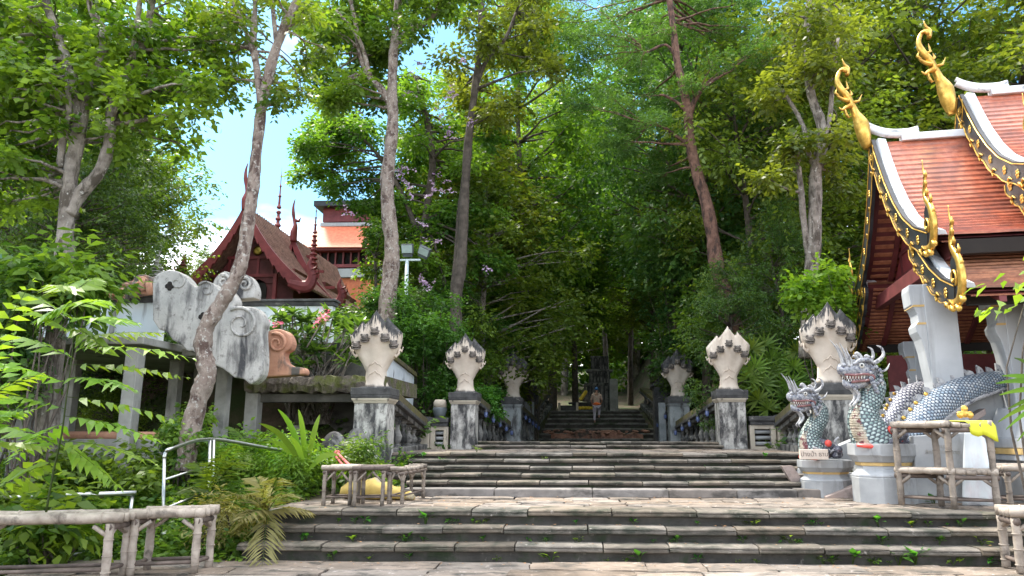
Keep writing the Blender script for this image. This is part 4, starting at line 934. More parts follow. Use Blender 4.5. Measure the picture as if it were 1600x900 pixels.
def dragon(name, label, hx, hy, D, s, neck, neckr, base_p, sc_mat='scale_teal'):
    """naga with mosaic scales; neck in photo points, head built round (hx,hy)"""
    b0 = W(*base_p, D); t = thing(name, label, 'statue', tuple(b0), 'dragons flanking the hall stair')
    pth, rr = smooth_path([W(x, y, D) for x, y in neck], [r * s for r in neckr], 4)
    m = MB(); m.tube(pth, rr, 18, up=Vector((0, 1, 0))); m.build('neck', sc_mat, t, smooth=True)
    bl = MB(); off = Vector((-.55, -.45, 0)).normalized()
    for i in range(len(pth) - 3):
        p = pth[i] + off * rr[i] * .60; q = pth[i + 1] + off * rr[i + 1] * .60
        for k in (0, 1):
            c = p.lerp(q, k * .5); bl.ball(c, rr[i] * .56, 7, (1.0, .9, .16))
    bl.build('belly_plates', 'dragbelly', t, smooth=True)
    H = W(hx, hy, D - .05); s *= .93; ax = Vector((-1, -.25, 0)).normalized(); ay = Vector((-.25, 1, 0)).normalized() * -1
    P = lambda a, b_, c: H + (ax * a + ay * b_ + Vector((0, 0, c))) * s
    Mx = Matrix((ax, ay, Vector((0, 0, 1)))).transposed()
    m = MB(); m.ball(H, .19 * s, 12, (1.25, .85, .95), Mx)
    p_, r_ = smooth_path([P(0, 0, .03), P(.18, 0, .05), P(.32, 0, .03), P(.42, 0, .05), P(.46, 0, .12)], [x * s for x in (.17, .14, .105, .085, .03)], 3); m.tube(p_, r_, 12, sq=1.0)
    for sd_ in (-1, 1):
        m.ball(P(.40, sd_ * .055, .12), .04 * s, 7); 
        q, r2 = smooth_path([P(.26, sd_ * .10, .13), P(.14, sd_ * .15, .20), P(.0, sd_ * .17, .20), P(-.10, sd_ * .18, .13)], [x * s for x in (.02, .04, .04, .015)], 3); m.tube(q, r2, 7)
        for k in range(9):
            a = k * .7; m.ball(P(-.10 - .10 * math.cos(a), sd_ * (.17), -.05 + .14 * math.sin(a)), .038 * s, 6)
        for k in range(5): m.ball(P(-.02 - .02 * k, sd_ * .16, -.12 - .05 * k), .045 * s, 6)
    hd = m.build('head', 'dragsilver', t, smooth=True)
    m = MB(); q, r2 = smooth_path([P(-.02, 0, -.12), P(.12, 0, -.19), P(.26, 0, -.21), P(.36, 0, -.19), P(.40, 0, -.12)], [x * s for x in (.11, .085, .075, .06, .02)], 3); m.tube(q, r2, 10)
    m.build('lower_jaw', 'dragsilver', hd, smooth=True)
    m = MB(); m.ball(P(.14, 0, -.075), .13 * s, 10, (1.6, .92, .55), Mx)
    for sd_ in (-1, 1):
        q, r2 = smooth_path([P(.40, sd_ * .05, -.03), P(.26, sd_ * .115, -.045), P(.10, sd_ * .155, -.03), P(-.03, sd_ * .17, -.05), P(-.06, sd_ * .165, -.10), P(.08, sd_ * .13, -.135), P(.30, sd_ * .07, -.155)], [.024 * s] * 7, 3); m.tube(q, r2, 6)
    m.build('mouth', 'dragred', hd, smooth=True)
    m = MB()
    for sd_ in (-1, 1):
        for k in range(7):
            x = .36 - k * .045; y = sd_ * (.065 + k * .012); m.tube([P(x, y, -.045), P(x + .01, y, -.115)], [.018 * s, .003 * s], 5)
            if k < 5: m.tube([P(x - .02, y * .9, -.15), P(x - .02, y * .9, -.10)], [.015 * s, .003 * s], 5)
    m.build('teeth', 'eye', hd)
    for sd_ in (-1, 1):
        m = MB(); m.ball(P(.13, sd_ * .145, .115), .045 * s, 9); e = m.build('eye', 'eye', hd, smooth=True)
    m = MB()
    for sd_ in (-1, 1): m.ball(P(.15, sd_ * .180, .118), .020 * s, 7)
    m.build('pupil', 'black', hd, smooth=True)
    m = MB()
    for dx, dy, h, ln in ((.40, 0, .56, .10), (.33, .05, .50, .02), (.33, -.05, .50, .02), (.25, .02, .42, -.03)):
        q, r2 = smooth_path([P(dx - .02, dy, .10), P(dx + .0, dy, .22), P(dx + .04 + ln * .3, dy, .36 * h / .5), P(dx + .10 + ln, dy, h)], [x * s for x in (.055, .042, .028, .004)], 3); m.tube(q, r2, 7, sq=.6)
    for dx, dy, c in ((.10, .06, 1), (.06, -.06, .9), (-.02, .08, .7), (-.02, -.08, .75), (-.12, 0, .9)):
        q, r2 = smooth_path([P(dx, dy, .16), P(dx - .02, dy, .26 * c), P(dx + .05, dy, .33 * c), P(dx + .09, dy, .30 * c)], [x * s for x in (.045, .04, .028, .008)], 3); m.tube(q, r2, 7)
    for sd_ in (-1, 1):
        q, r2 = smooth_path([P(-.10, sd_ * .10, .15), P(-.20, sd_ * .13, .20), P(-.30, sd_ * .14, .30), P(-.28, sd_ * .13, .42), P(-.20, sd_ * .12, .46)], [x * s for x in (.04, .035, .028, .02, .006)], 3); m.tube(q, r2, 7)
        q, r2 = smooth_path([P(-.18, sd_ * .16, .0), P(-.30, sd_ * .18, .05), P(-.38, sd_ * .17, .16)], [x * s for x in (.06, .04, .005)], 3); m.tube(q, r2, 7, sq=.4)
    m.build('horns', 'dragwhite', hd, smooth=True)
    m = MB()
    for sd_ in (-.5, .5):
        q, r2 = smooth_path([P(.25, sd_ * .10, -.26), P(.17, sd_ * .10, -.36), P(.20, sd_ * .1, -.46), P(.28, sd_ * .1, -.54), P(.25, sd_ * .1, -.60)], [x * s for x in (.03, .045, .04, .025, .006)], 3); m.tube(q, r2, 7, sq=.6)
    for k in range(9):
        a = k / 8; m.ball(P(-.22 + .10 * a, .14 - .05 * a, -.16 - .11 * k * .4), .04 * s, 6)
    m.build('beard', 'dragwhite', hd, smooth=True)
    # open-jawed makara at the foot
    bx = base_p[0]; by = base_p[1]; m = MB(); r = random.Random(int(hx))
    for k in range(34):
        a = r.random(); m.ball(W(bx - 8 + 62 * a * s, by + 3 - 20 * a * r.random() * s, D + r.uniform(-.25, .15)), r.uniform(.05, .12) * s, 6, (1, 1, .8))
    q, r2 = smooth_path([W(bx + 45 * s, by - 5, D - .1), W(bx + 30 * s, by - 18 * s, D - .12), W(bx + 12 * s, by - 30 * s, D - .1), W(bx + 8 * s, by - 46 * s, D - .05)], [x * s for x in (.12, .10, .06, .02)], 3); m.tube(q, r2, 8)
    mk = m.build('makara', 'makara', t, smooth=True)
    m = MB(); m.ball(W(bx + 31 * s, by - 22 * s, D - .22), .075 * s, 9)
    m.tube([W(bx - 28 * s, by + 4, D - .3), W(bx + 5 * s, by + 6, D - .33), W(bx + 34 * s, by + 2, D - .2)], [.03 * s, .045 * s, .02 * s], 6); m.build('red_ornament', 'redball', mk, smooth=True)
    m = MB()
    for q in (((bx + 0, by - 14 * s), (bx + 14 * s, by - 10 * s), (bx + 26 * s, by - 4), (bx + 34 * s, by - 10 * s)), ((bx + 34 * s, by - 2), (bx + 48 * s, by - 16 * s), (bx + 44 * s, by - 26 * s), (bx + 52 * s, by - 34 * s))):
        p_, r_ = smooth_path([W(x, y, D - .24) for x, y in q], [.028 * s] * 4, 3); m.tube(p_, r_, 6)
    m.build('curl', 'dragwhite', mk, smooth=True)
    return t
def tail(t, pts, D0, D1, rad, mat, fins, fs=1):
    n = len(pts); P = [W(x, y, D0 + (D1 - D0) * i / (n - 1)) for i, (x, y) in enumerate(pts)]
    p, r = smooth_path(P, rad, 5); m = MB(); m.tube(p, r, 20, up=Vector((0, 1, 0))); bd = m.build('body', mat, t, smooth=True)
    m = MB(); L_ = len(p)
    for k in range(fins):
        i = int((k + .5) / fins * (L_ - 2)); d = (p[i + 1] - p[i]).normalized(); up = (Vector((0, 0, 1)) - d * d.z).normalized(); c = p[i] + up * r[i] * .95
        h = .13 * fs * (.7 + .5 * math.sin(k * 1.7) ** 2)
        m.prism([(-.07 * fs, -.03), (.07 * fs, -.03), (.03 * fs, h * .55), (-.045 * fs, h), (-.06 * fs, h * .4)], c - Vector((0, .02, 0)), d, up, (0, .04, 0))
    m.build('fins', 'dragwhite', bd)
    m = MB()
    for k in range(5):
        i = int((k + 1.2) / 14 * L_); d = (p[i + 1] - p[i]).normalized(); up = (Vector((0, 0, 1)) - d * d.z).normalized(); c = p[i] + up * (r[i] * .95)
        m.ball(c + Vector((0, -.04, .02)), .034 * fs, 6, (1.2, .6, 1))
    m.build('gold_knobs', 'gold', bd, smooth=True)
    m = MB(); q = []
    for i in range(L_):
        d = (p[min(i + 1, L_ - 1)] - p[max(i - 1, 0)]).normalized(); up = (Vector((0, 0, 1)) - d * d.z).normalized(); q.append(p[i] - up * r[i] * .86 + Vector((0, -r[i] * .42, 0)))
    m.tube(q, [x * .26 for x in r], 8); m.build('belly_edge', 'dragwhite', bd, smooth=True)
d1 = dragon('dragon', 'larger silver dragon with open red mouth, its scaled tail arching to the right', 1350, 583, 12.0, 1.0,
            [(1368, 694), (1358, 676), (1350, 656), (1352, 636), (1362, 618), (1367, 600), (1360, 588)], [.33, .30, .25, .205, .185, .16, .12], (1365, 692))
tail(d1, [(1402, 690), (1424, 672), (1444, 650), (1470, 628), (1508, 608), (1545, 598), (1578, 590), (1592, 586)], 12.25, 12.7, [.20, .23, .245, .235, .21, .175, .13, .09], 'scale_blue', 20)
d2 = dragon('dragon', 'smaller silver dragon in front of the dark pillar, holding a stone sign at its foot', 1262, 624, 13.0, .84,
            [(1274, 712), (1268, 698), (1266, 684), (1272, 668), (1280, 654), (1280, 640), (1270, 628)], [.30, .26, .22, .19, .18, .16, .12], (1270, 710))
tail(d2, [(1385, 668), (1398, 648), (1412, 630), (1432, 618), (1460, 612), (1490, 612)], 13.7, 14.0, [.16, .22, .25, .24, .21, .18], 'scale_white', 12, .9)
def textmesh(name, body, size, mat, parent, loc, rot, depth=.002):
    c = bpy.data.curves.new(name, 'FONT'); c.body = body; c.size = size; c.extrude = depth; c.align_x = 'CENTER'; c.align_y = 'CENTER'
    o = bpy.data.objects.new(name, c); COL.objects.link(o); o.rotation_euler = rot
    o.data.materials.append(M[mat]); bpy.context.view_layer.update(); me = bpy.data.meshes.new_from_object(o.evaluated_get(bpy.context.evaluated_depsgraph_get())); rt = o.rotation_euler.copy(); bpy.data.objects.remove(o, do_unlink=True); o = bpy.data.objects.new(name, me); COL.objects.link(o); o.rotation_euler = rt
    off = Vector((0, 0, 0)); p = parent
    while p is not None: off += p.location; p = p.parent
    o.location = Vector(loc) - off; o.parent = parent
    return o
sg_ = thing('stone_sign', 'small tan stone sign with faded lettering at the small dragon\'s foot', 'sign', tuple(W(1273, 718, 12.45)))
m = MB(); a, b = W(1251, 718, 12.45), W(1294, 702, 12.45); m.box(a.x, b.x, 12.45, 12.53, a.z, b.z); m.build('slab', 'signstone', sg_, bevel=.008)
textmesh('lettering', 'ปางป้า ธาน', .10, 'ink', sg_, ((a.x + b.x) / 2, 12.447, (a.z + b.z) / 2), (R_(90), 0, 0))
tb = thing('inscribed_tablet', 'large pale grey stone tablet with faint lettering, standing behind the bamboo rack', 'tablet', tuple(G(1465, 785, .57)))
m = MB(); a, b = W(1432, 785, 11.75), W(1512, 676, 11.75); m.prism([(a.x, .55), (b.x, .55), (b.x - .03, b.z), (a.x + .05, b.z - .05)], (0, 11.75, 0), (1, 0, 0), (0, 0, 1), (0, .18, 0)); m.build('slab', 'whitegrey', tb, bevel=.015)
textmesh('lettering', 'ทำบุญ\nสักการะพระธาตุ', .085, 'ink2', tb, (W(1472, 700, 11.75).x, 11.747, W(1472, 702, 11.75).z), (R_(90), 0, 0))

# ================================================================== BAMBOO FURNITURE
def bamboo_frame(name, label, cat, FL, FR, BR, BL, z0, tops, group, rl=.028, rt=.03, npole=6, topmat='bamboo', legmat='bamboo', seed=1, braces=True, over=.05, stretch=True):
    """legs at the four corners, deck(s) of laid poles, angled braces and foot rails"""
    r = random.Random(seed); c = [Vector((p[0], p[1], 0)) for p in (FL, FR, BR, BL)]
    t = thing(name, label, cat, tuple(c[0] + Vector((0, 0, z0))), group); zt = tops[-1]; Z = lambda p, z: Vector((p.x, p.y, z))
    for p in c:
        m = MB(); k = 7; pts = [Z(p, z0 + (zt - rt - z0) * i / k) for i in range(k + 1)]
        pr = []
        rr = []
        for i, q in enumerate(pts):
            pr += [q]; rr += [rl * r.uniform(.92, 1.1)]
        m.tube([q + Vector((r.uniform(-.004, .004), 0, 0)) for q in pr], rr, 9)
        for i in range(1, k, 2): m.tube([pts[i] - Vector((0, 0, .006)), pts[i] + Vector((0, 0, .006))], rl * 1.18, 9)
        m.build('leg', legmat, t, smooth=True)
    for z in tops:
        m = MB(); e = (c[1] - c[0]).normalized() * over
        for i in range(npole):
            s = i / (npole - 1); a = c[0].lerp(c[3], s) - e; b = c[1].lerp(c[2], s) + e; n = 8
            dz = r.uniform(-.006, .006) + (.012 if i in (0, npole - 1) else 0); R0 = rt * (1.12 if i in (0, npole - 1) else .9)
            P = [Z(a.lerp(b, k / n), z + dz + r.uniform(-.003, .003)) for k in range(n + 1)]
            m.tube(P, [R0 * r.uniform(.93, 1.07) for _ in P], 9)
            for k in (2, 5, 7): m.tube([P[k] - (b - a).normalized() * .006, P[k] + (b - a).normalized() * .006], R0 * 1.12, 9)
        m.build('top' if z == zt else 'shelf', topmat, t, smooth=True)
        m = MB()
        for a, b in ((c[0], c[3]), (c[1], c[2])): m.tube([Z(a.lerp(b, -.12), z - rt * 1.7), Z(a.lerp(b, 1.12), z - rt * 1.7)], rt * .8, 8)
        m.build('bearer', 'bamboodark', t, smooth=True)
    m = MB()
    if braces:
        for a, b in ((c[0], c[1]), (c[3], c[2]), (c[1], c[2]), (c[0], c[3])):
            L_ = (b - a).length; k = min(.38, .17 / L_ * 1.0)
            for q in tops:
                for p, o in ((a, b), (b, a)): m.tube([Z(p, q - .20), Z(p.lerp(o, k), q - rt * 1.5)], rl * .55, 6)
        m.build('brace', legmat, t, smooth=True)
    if stretch:
        m = MB()
        for a, b in ((c[0], c[1]), (c[1], c[2]), (c[0], c[3]), (c[3], c[2])): m.tube([Z(a, z0 + .12), Z(b, z0 + .12)], rl * .5, 6)
        m.build('stretcher', 'bamboodark', t, smooth=True)
    return t
g = 'bamboo benches and stools'
a, b = G(505, 790, LZ), G(546, 790, LZ); d = Vector((.02, .36, 0))
bamboo_frame('bamboo_stool', 'weathered bamboo stool at the left end of the landing, leftmost of the row of three', 'stool', a, b, b + d, a + d, LZ, [1.09], g, seed=2, legmat='bamboomid')
a, b = G(553, 791, LZ), G(597, 790, LZ)
bamboo_frame('bamboo_stool', 'dark topped bamboo stool in front of the yellow sack', 'stool', a, b, b + d, a + d, LZ, [1.09], g, seed=3, topmat='bamboodark', legmat='bamboomid')
a, b = G(607, 788, LZ), G(628, 788, LZ); c_ = G(661, 778, LZ)
bamboo_frame('bamboo_stool', 'bamboo stool nearest the upper flight, turned away beside the kerb', 'stool', a + Vector((0, .0, 0)), b, c_, c_ + (a - b), LZ, [1.06], g, seed=4, topmat='bamboomid', legmat='bamboomid')
L_, Nn, Rr_, Bb = G(1409, 789, LZ), G(1492, 795, LZ), G(1548, 798, LZ), G(1455, 788, LZ)
Rr_ = Nn + (Rr_ - Nn).normalized() * .62; Rr_.y += .22
bamboo_frame('bamboo_rack', 'two tier bamboo rack with a bright yellow cloth on it, in front of the hall', 'rack', L_, Nn, Rr_, L_ + (Rr_ - Nn), LZ, [1.06, W(1491, 664, Nn.y).z], g, rl=.045, rt=.042, npole=5, seed=5, legmat='bamboomid')
a, b = Vector((6.0, 11.05, 0)), Vector((6.9, 10.9, 0))
bamboo_frame('bamboo_table', 'low bamboo table cut off by the right edge, under the palm blades', 'table', a, b, b + Vector((.05, .5, 0)), a + Vector((.05, .5, 0)), LZ, [1.10], g, rl=.04, rt=.04, seed=6, legmat='bamboomid')
a, b = G(1596, 895, 0), G(1760, 905, 0)
bamboo_frame('bamboo_bench', 'pale bamboo bench end peeking in at the right edge', 'bench', a, b, b + Vector((0, .4, 0)), a + Vector((.05, .4, 0)), 0, [.66], g, rl=.05, rt=.055, npole=5, seed=7)
a, b = G(203, 899, 0), G(303, 895, 0); d = Vector((.0, .34, 0))
bamboo_frame('bamboo_bench', 'pale bamboo bench in front of the steel handrail, at the end of the pavement', 'bench', a, b, b + d, a + d, 0, [.665], g, rl=.046, rt=.050, npole=4, seed=8, over=.07)
a, b = G(-70, 915, 0), G(163, 908, 0)
bamboo_frame('bamboo_bench', 'pale bamboo bench at the left edge, among the leaves', 'bench', a, b, b + d, a + d, 0, [.655], g, rl=.046, rt=.052, npole=4, seed=9, over=.12)
# cloths, ornament, sack, rope
def drape(name, label, cat, mat, P00, P10, P11, P01, n=14, amp=.03, seed=1, th=.006, group=None):
    r = random.Random(seed); ph = r.uniform(0, 6); vs = []
    P00, P10, P11, P01 = map(Vector, (P00, P10, P11, P01))
    for s_ in (0, 1):
        for j in range(n + 1):
            for i in range(n + 1):
                u, v = i / n, j / n; p = P00 * (1 - u) * (1 - v) + P10 * u * (1 - v) + P11 * u * v + P01 * (1 - u) * v
                vs.append(p + Vector((0, amp * math.sin(u * 11 + ph + v * 2) * (.3 + v) + th * s_, amp * .3 * math.sin(v * 7 + u * 5))))
    m_ = (n + 1) ** 2; fs = []
    for s_ in (0, 1):
        for j in range(n):
            for i in range(n):
                a = s_ * m_ + j * (n + 1) + i; q = (a, a + 1, a + n + 2, a + n + 1); fs.append(q if s_ else q[::-1])
    rim = [i for i in range(n)] + [j * (n + 1) + n for j in range(n)] + [n * (n + 1) + i for i in range(n, 0, -1)] + [j * (n + 1) for j in range(n, 0, -1)]
    fs += [(rim[i], rim[(i + 1) % len(rim)], m_ + rim[(i + 1) % len(rim)], m_ + rim[i]) for i in range(len(rim))]
    o = MB().add(vs, fs).build(name, mat, None, smooth=True)
    return tag(o, label, cat, group)
drape('banner_cloth', 'pale banner cloth hanging at the right end of the bamboo rack', 'banner', 'wcloth', W(1508, 672, 11.5), W(1536, 672, 11.5), W(1566, 792, 11.35), W(1503, 790, 11.5), amp=.03, seed=3)
RT = W(1491, 664, Nn.y).z + .055; e_ = (Rr_ - Nn).normalized(); f_ = (L_ - Nn).normalized()
Yc = lambda s, q, z: Vector(((Nn + e_ * s + f_ * q).x, (Nn + e_ * s + f_ * q).y, z))
m = MB(); rows = [(.62, RT), (.40, RT + .008), (.18, RT), (-.04, RT), (-.085, RT - .03), (-.095, RT - .10), (-.10, RT - .17)]; vs = []
for q, z in rows:
    for i in range(9):
        s_ = .20 + .042 * i; dr = (.0 if z >= RT - .001 else -.025 * math.sin(i * 1.1) - .012 * i); vs.append(Yc(s_, q + .012 * math.sin(i * 1.9), z + dr * (1 if q < -.09 else .3) + .006 * math.sin(i * 2.3 + q * 9)))
m.add(vs, [(j * 9 + i, j * 9 + i + 1, j * 9 + i + 10, j * 9 + i + 9) for j in range(len(rows) - 1) for i in range(8)])
side_ = [Yc(.64 + .05 * min(k, 1) + .01 * k, q, RT - (0, .02, .10, .20, .30)[k] - .05 * (q > .2)) for k in range(5) for q in (.50, .3, .1, -.08)]
0 and m.add(side_, [(j * 4 + i, j * 4 + i + 1, j * 4 + i + 5, j * 4 + i + 4) for j in range(4) for i in range(3)])
o = tag(m.build('yellow_cloth', 'ycloth', smooth=True), 'bright yellow cloth draped over the right end of the bamboo rack', 'cloth')
sd_m = o.modifiers.new('thick', 'SOLIDIFY'); sd_m.thickness = .006
m = MB()
for dx, dz, r in ((-.07, 0, .052), (.07, 0, .052), (0, .085, .052), (0, .02, .06)): c_ = W(1508, 648, 11.15); m.ball(c_ + Vector((dx, 0, dz)), r, 9, (1, .35, 1))
c_ = W(1508, 657, 11.15); m.box(c_.x - .10, c_.x + .10, 11.10, 11.2, c_.z - .05, c_.z + .0)
tag(m.build('gold_ornament', 'gold', smooth=True), 'small golden three-lobed ornament on top of the bamboo rack', 'ornament')
m = MB(); r = random.Random(3); c_ = G(575, 785, LZ); vs = []; nn = 18
pr = [(-.62, .10), (-.56, .20), (-.47, .27), (-.38, .26), (-.28, .32), (-.18, .29), (-.08, .33), (.02, .27), (.12, .27), (.22, .20), (.32, .19), (.42, .11), (.50, .13), (.58, .05)]
pth = [Vector((c_.x + .02 + a, c_.y + .55 - a * .1, LZ + h * .5)) for a, h in pr]; m.tube(pth, [max(.04, h * .62) for a, h in pr], 18, sq=.85, jit=.10, rng=r)
tag(m.build('yellow_sack', 'sack', smooth=True), 'slumped yellow sack lying behind the bamboo stools', 'sack')

# ================================================================== STEEL HANDRAILS
hr = thing('steel_handrail', 'stainless steel handrail with a square end and two bars, beside the bamboo bench', 'handrail', tuple(G(258, 838, .1)))
A0, A1 = W(258, 702, 10.3), W(328, 686, 11.3); B0, B1 = W(258, 835, 10.3), W(328, 802, 11.3)
m = MB(); q, rr = smooth_path([A0 + Vector((0, 0, -.12)), A0 + Vector((0.01, 0.02, -.03)), A0 + Vector((.06, .08, .01)), A1, W(420, 700, 12.3), W(522, 716, 13.3)], [.035] * 6, 4); m.tube(q, [.027] * len(q), 12); m.build('rail', 'steel', hr, smooth=True)
for p, q in ((A0 - Vector((0, 0, .1)), B0), (A1, B1), (W(334, 687, 11.35), W(334, 800, 11.35)), (W(520, 716, 13.3), W(520, 760, 13.3))):
    m = MB(); m.tube([p, q - Vector((0, 0, .35))], .024, 10); m.tube([q + Vector((0, 0, .0)), q + Vector((0, 0, .02)), q + Vector((0, 0, .05))], [.065, .06, .03], 10); m.build('post', 'steel', hr, smooth=True)
for k in (.36, .70):
    m = MB(); m.tube([A0.lerp(B0, k), A1.lerp(B1, k)], .018, 10); m.build('bar', 'steel', hr, smooth=True)
hr = thing('steel_handrail', 'low stainless steel handrail half buried in leaves at the left edge', 'handrail', tuple(G(205, 850, .0)))
m = MB(); m.tube([W(-60, 782, 9.6), W(0, 778, 9.8), W(100, 774, 10.1), W(213, 770, 10.4)], .035, 10); m.build('rail', 'steel', hr, smooth=True)
m = MB(); m.tube([W(-60, 890, 9.5), W(150, 862, 10.1)], .025, 10); m.build('bar', 'steel', hr, smooth=True)
for x, D in ((207, 10.4), (80, 10.0)):
    m = MB(); p = W(x, 773, D); m.tube([p, Vector((p.x, p.y, .0))], .025, 10); m.build('post', 'steel', hr, smooth=True)
# ================================================================== TERRACE ON THE LEFT
def pbox(m, x0, y0, x1, y1, D, dep, zb=None):
    a = W(x0, y1, D); b = W(x1, y0, D); m.box(a.x, b.x, D, D + dep, a.z if zb is None else zb, b.z)
tr = thing('terrace', 'concrete terrace on stilts at the left, dark underneath', 'terrace', (-7.4, 12.0, .5))
for x, y, D, hw in ((213, 545, 12.0, .11), (55, 540, 12.0, .13), (352, 575, 14.2, .11), (278, 560, 14.6, .10), (120, 545, 14.4, .10), (398, 612, 14.9, .13), (315, 560, 16.4, .1), (470, 612, 16.8, .12)):
    p = W(x, y, D); m = MB(); m.box(p.x - hw, p.x + hw, D - hw, D + hw, -.2, p.z); m.build('post', 'concrete', tr, bevel=.012)
m = MB(); a = W(90, 680, 12.15); b = W(256, 715, 12.15); m.box(-10.5, b.x, 12.12, 12.32, b.z - .02, b.z + .30); m.build('beam', 'concrete', tr, bevel=.01)
m = MB(); m.box(-10.5, -5.6, 15.3, 15.5, 1.35, 1.62); m.build('beam', 'underwall', tr, bevel=.01)
m = MB(); m.tube([Vector((-8.9, 12.2, b.z + .36)), Vector((b.x + .03, 12.2, b.z + .35))], .065, 12); m.build('clay_pipe', 'terra', tr, smooth=True)
a = W(28, 540, 12); b = W(231, 527, 12)
m = MB(); m.box(-11.5, b.x, 11.88, 17.5, a.z, b.z); m.box(b.x + .001, -6.2, 13.1, 17.5, 2.98, 3.12); m.build('deck', 'concrete', tr, bevel=.015)
m = MB(); m.box(-14, -4.45, 17.45, 17.7, .3, 3.75); m.build('retaining_wall', 'underwall', tr)
# pale blue parapet
bw = thing('parapet', 'pale blue parapet with a dark coping above the terrace', 'wall', tuple(W(190, 505, 13.3)))
m = MB(); a = W(60, 506, 13.3); b = W(252, 473, 13.3); m.box(a.x, b.x, 13.3, 13.5, 3.12, b.z); m.build('panel', 'bluewall', bw)
m = MB(); m.box(a.x, b.x + .06, 13.22, 13.56, b.z + .002, b.z + .10); m.box(a.x, b.x + .1, 13.18, 13.6, b.z + .101, b.z + .14); m.build('coping', 'cap', bw, bevel=.012)
m = MB()
for k in range(3): m.box(a.x + .3 + k * .55, a.x + .38 + k * .55, 13.26, 13.298, 3.13, b.z - .02)
m.build('mullion', 'concrete', bw)
bw = thing('parapet', 'pale blue parapet with a dark coping behind the frangipani', 'wall', tuple(W(450, 500, 17.8)))
m = MB(); a = W(330, 520, 17.8); b = W(520, 478, 17.8); m.box(a.x, b.x, 17.8, 18.0, 3.3, b.z); m.build('panel', 'bluewall', bw)
m = MB(); m.box(a.x, b.x + .06, 17.72, 18.06, b.z + .002, b.z + .10); m.box(a.x, b.x + .1, 17.66, 18.1, b.z + .101, b.z + .16); m.build('coping', 'cap', bw, bevel=.012)
# stained scroll wall
def spiral(m, cx, cy, D, r0, turns, w0, th=0.0, n=26):
    pts = []; rr = []
    for i in range(n + 1):
        t = i / n; a = th + t * turns * 2 * math.pi; r = r0 * (1 - .86 * t); pts.append(W(cx + math.cos(a) * r, cy + math.sin(a) * r, D)); rr.append(w0 * (1 - .6 * t))
    m.tube(pts, rr, 7)
def plate(name, mat, parent, poly, D, th, bevel=.03):
    q = [W(x, y, D) for x, y in poly]; m = MB(); m.prism([(p.x, p.z) for p in q], (0, D, 0), (1, 0, 0), (0, 0, 1), (0, th, 0)); return m.build(name, mat, parent, bevel=bevel)
def rnd(poly, sub=3):
    p, _ = smooth_path([Vector((x, y, 0)) for x, y in poly], [0] * len(poly), sub); return [(q.x, q.y) for q in p]
sc = thing('scroll_wall', 'big stained white scroll-shaped wall behind the leaning trunk', 'wall', tuple(W(330, 590, 12.6)))
pl_ = plate('panel', 'scroll', sc, [(238, 500), (238, 440)] + rnd([(241, 432), (250, 425), (268, 422), (282, 426), (291, 434), (298, 443), (306, 448), (313, 443), (322, 439), (334, 444), (341, 452), (352, 450), (362, 458), (368, 470), (366, 480), (380, 479), (396, 480), (406, 488), (412, 503), (409, 520), (411, 560), (408, 585), (398, 597)]) + [(391, 601), (380, 592), (366, 590), (348, 576), (336, 571), (318, 560), (300, 548), (292, 549), (281, 537), (270, 532), (258, 517), (248, 515)], 12.6, .30, .03)
m = MB(); spiral(m, 376, 506, 12.59, 27, 1.6, .032, -2.2); spiral(m, 322, 452, 12.59, 13, 1.3, .022, -2.6); spiral(m, 276, 440, 12.59, 14, 1.0, .02, -1.2)
m.build('raised_scroll', 'scroll', pl_, smooth=True)
m = MB()
for cx, cy in ((265, 447), (317, 495)):
    for dx, dy in ((-3.5, 0), (3.5, 0), (0, -3.5), (0, 3.5)): m.ball(W(cx + dx, cy + dy, 12.592), .045, 7, (1, .3, 1))
m.build('hollow_shade', 'dark', pl_, smooth=True)  # raised dark lobes, shade of the pierced flowers put into colour
for lb, poly, D, mt, sp_ in (
    ('tiered grey scroll crest rising behind the stained scroll wall', [(330, 470), (332, 445), (338, 432), (350, 424), (362, 428), (366, 440), (372, 432), (382, 428), (392, 436), (398, 452), (396, 470)], 13.05, 'scroll', ((350, 440, 11), (382, 444, 11))),
    ('orange brown scroll crest on the parapet, left of the stained scroll wall', [(160, 466), (160, 456), (172, 451), (186, 450), (196, 440), (206, 438), (212, 430), (226, 429), (236, 436), (239, 466)], 13.0, 'terra', ((222, 445, 11), (196, 453, 9), (172, 458, 5))),
    ('pinkish terracotta scroll at the lower end of the scroll wall', [(408, 590), (408, 532), (418, 518), (434, 514), (448, 519), (455, 533), (452, 545), (443, 552), (446, 566), (458, 573), (474, 575), (475, 589)], 13.4, 'terra', ((432, 536, 16),))):
    t = thing('scroll_crest', lb, 'ornament', tuple(W(poly[0][0], poly[0][1], D)), 'plaster scroll ornaments of the terrace')
    p_ = plate('panel', mt, t, rnd(poly, 3)[:-1], D, .3, .03); m = MB()
    for cx, cy, r in sp_: spiral(m, cx, cy, D - .02, r, 1.5, .035, -2.0)
    m.build('raised_scroll', mt, p_, smooth=True)
    if mt == 'terra' and len(sp_) == 3:
        m = MB()
        for k, (x, y) in enumerate(((232, 442), (222, 436), (212, 441), (205, 447), (196, 450), (186, 455))): m.tube([W(x, y, D - .05), W(x + 2, y + 18, D - .05)], [.06, .05], 8)
        m.build('fluting', 'terra', p_, smooth=True)
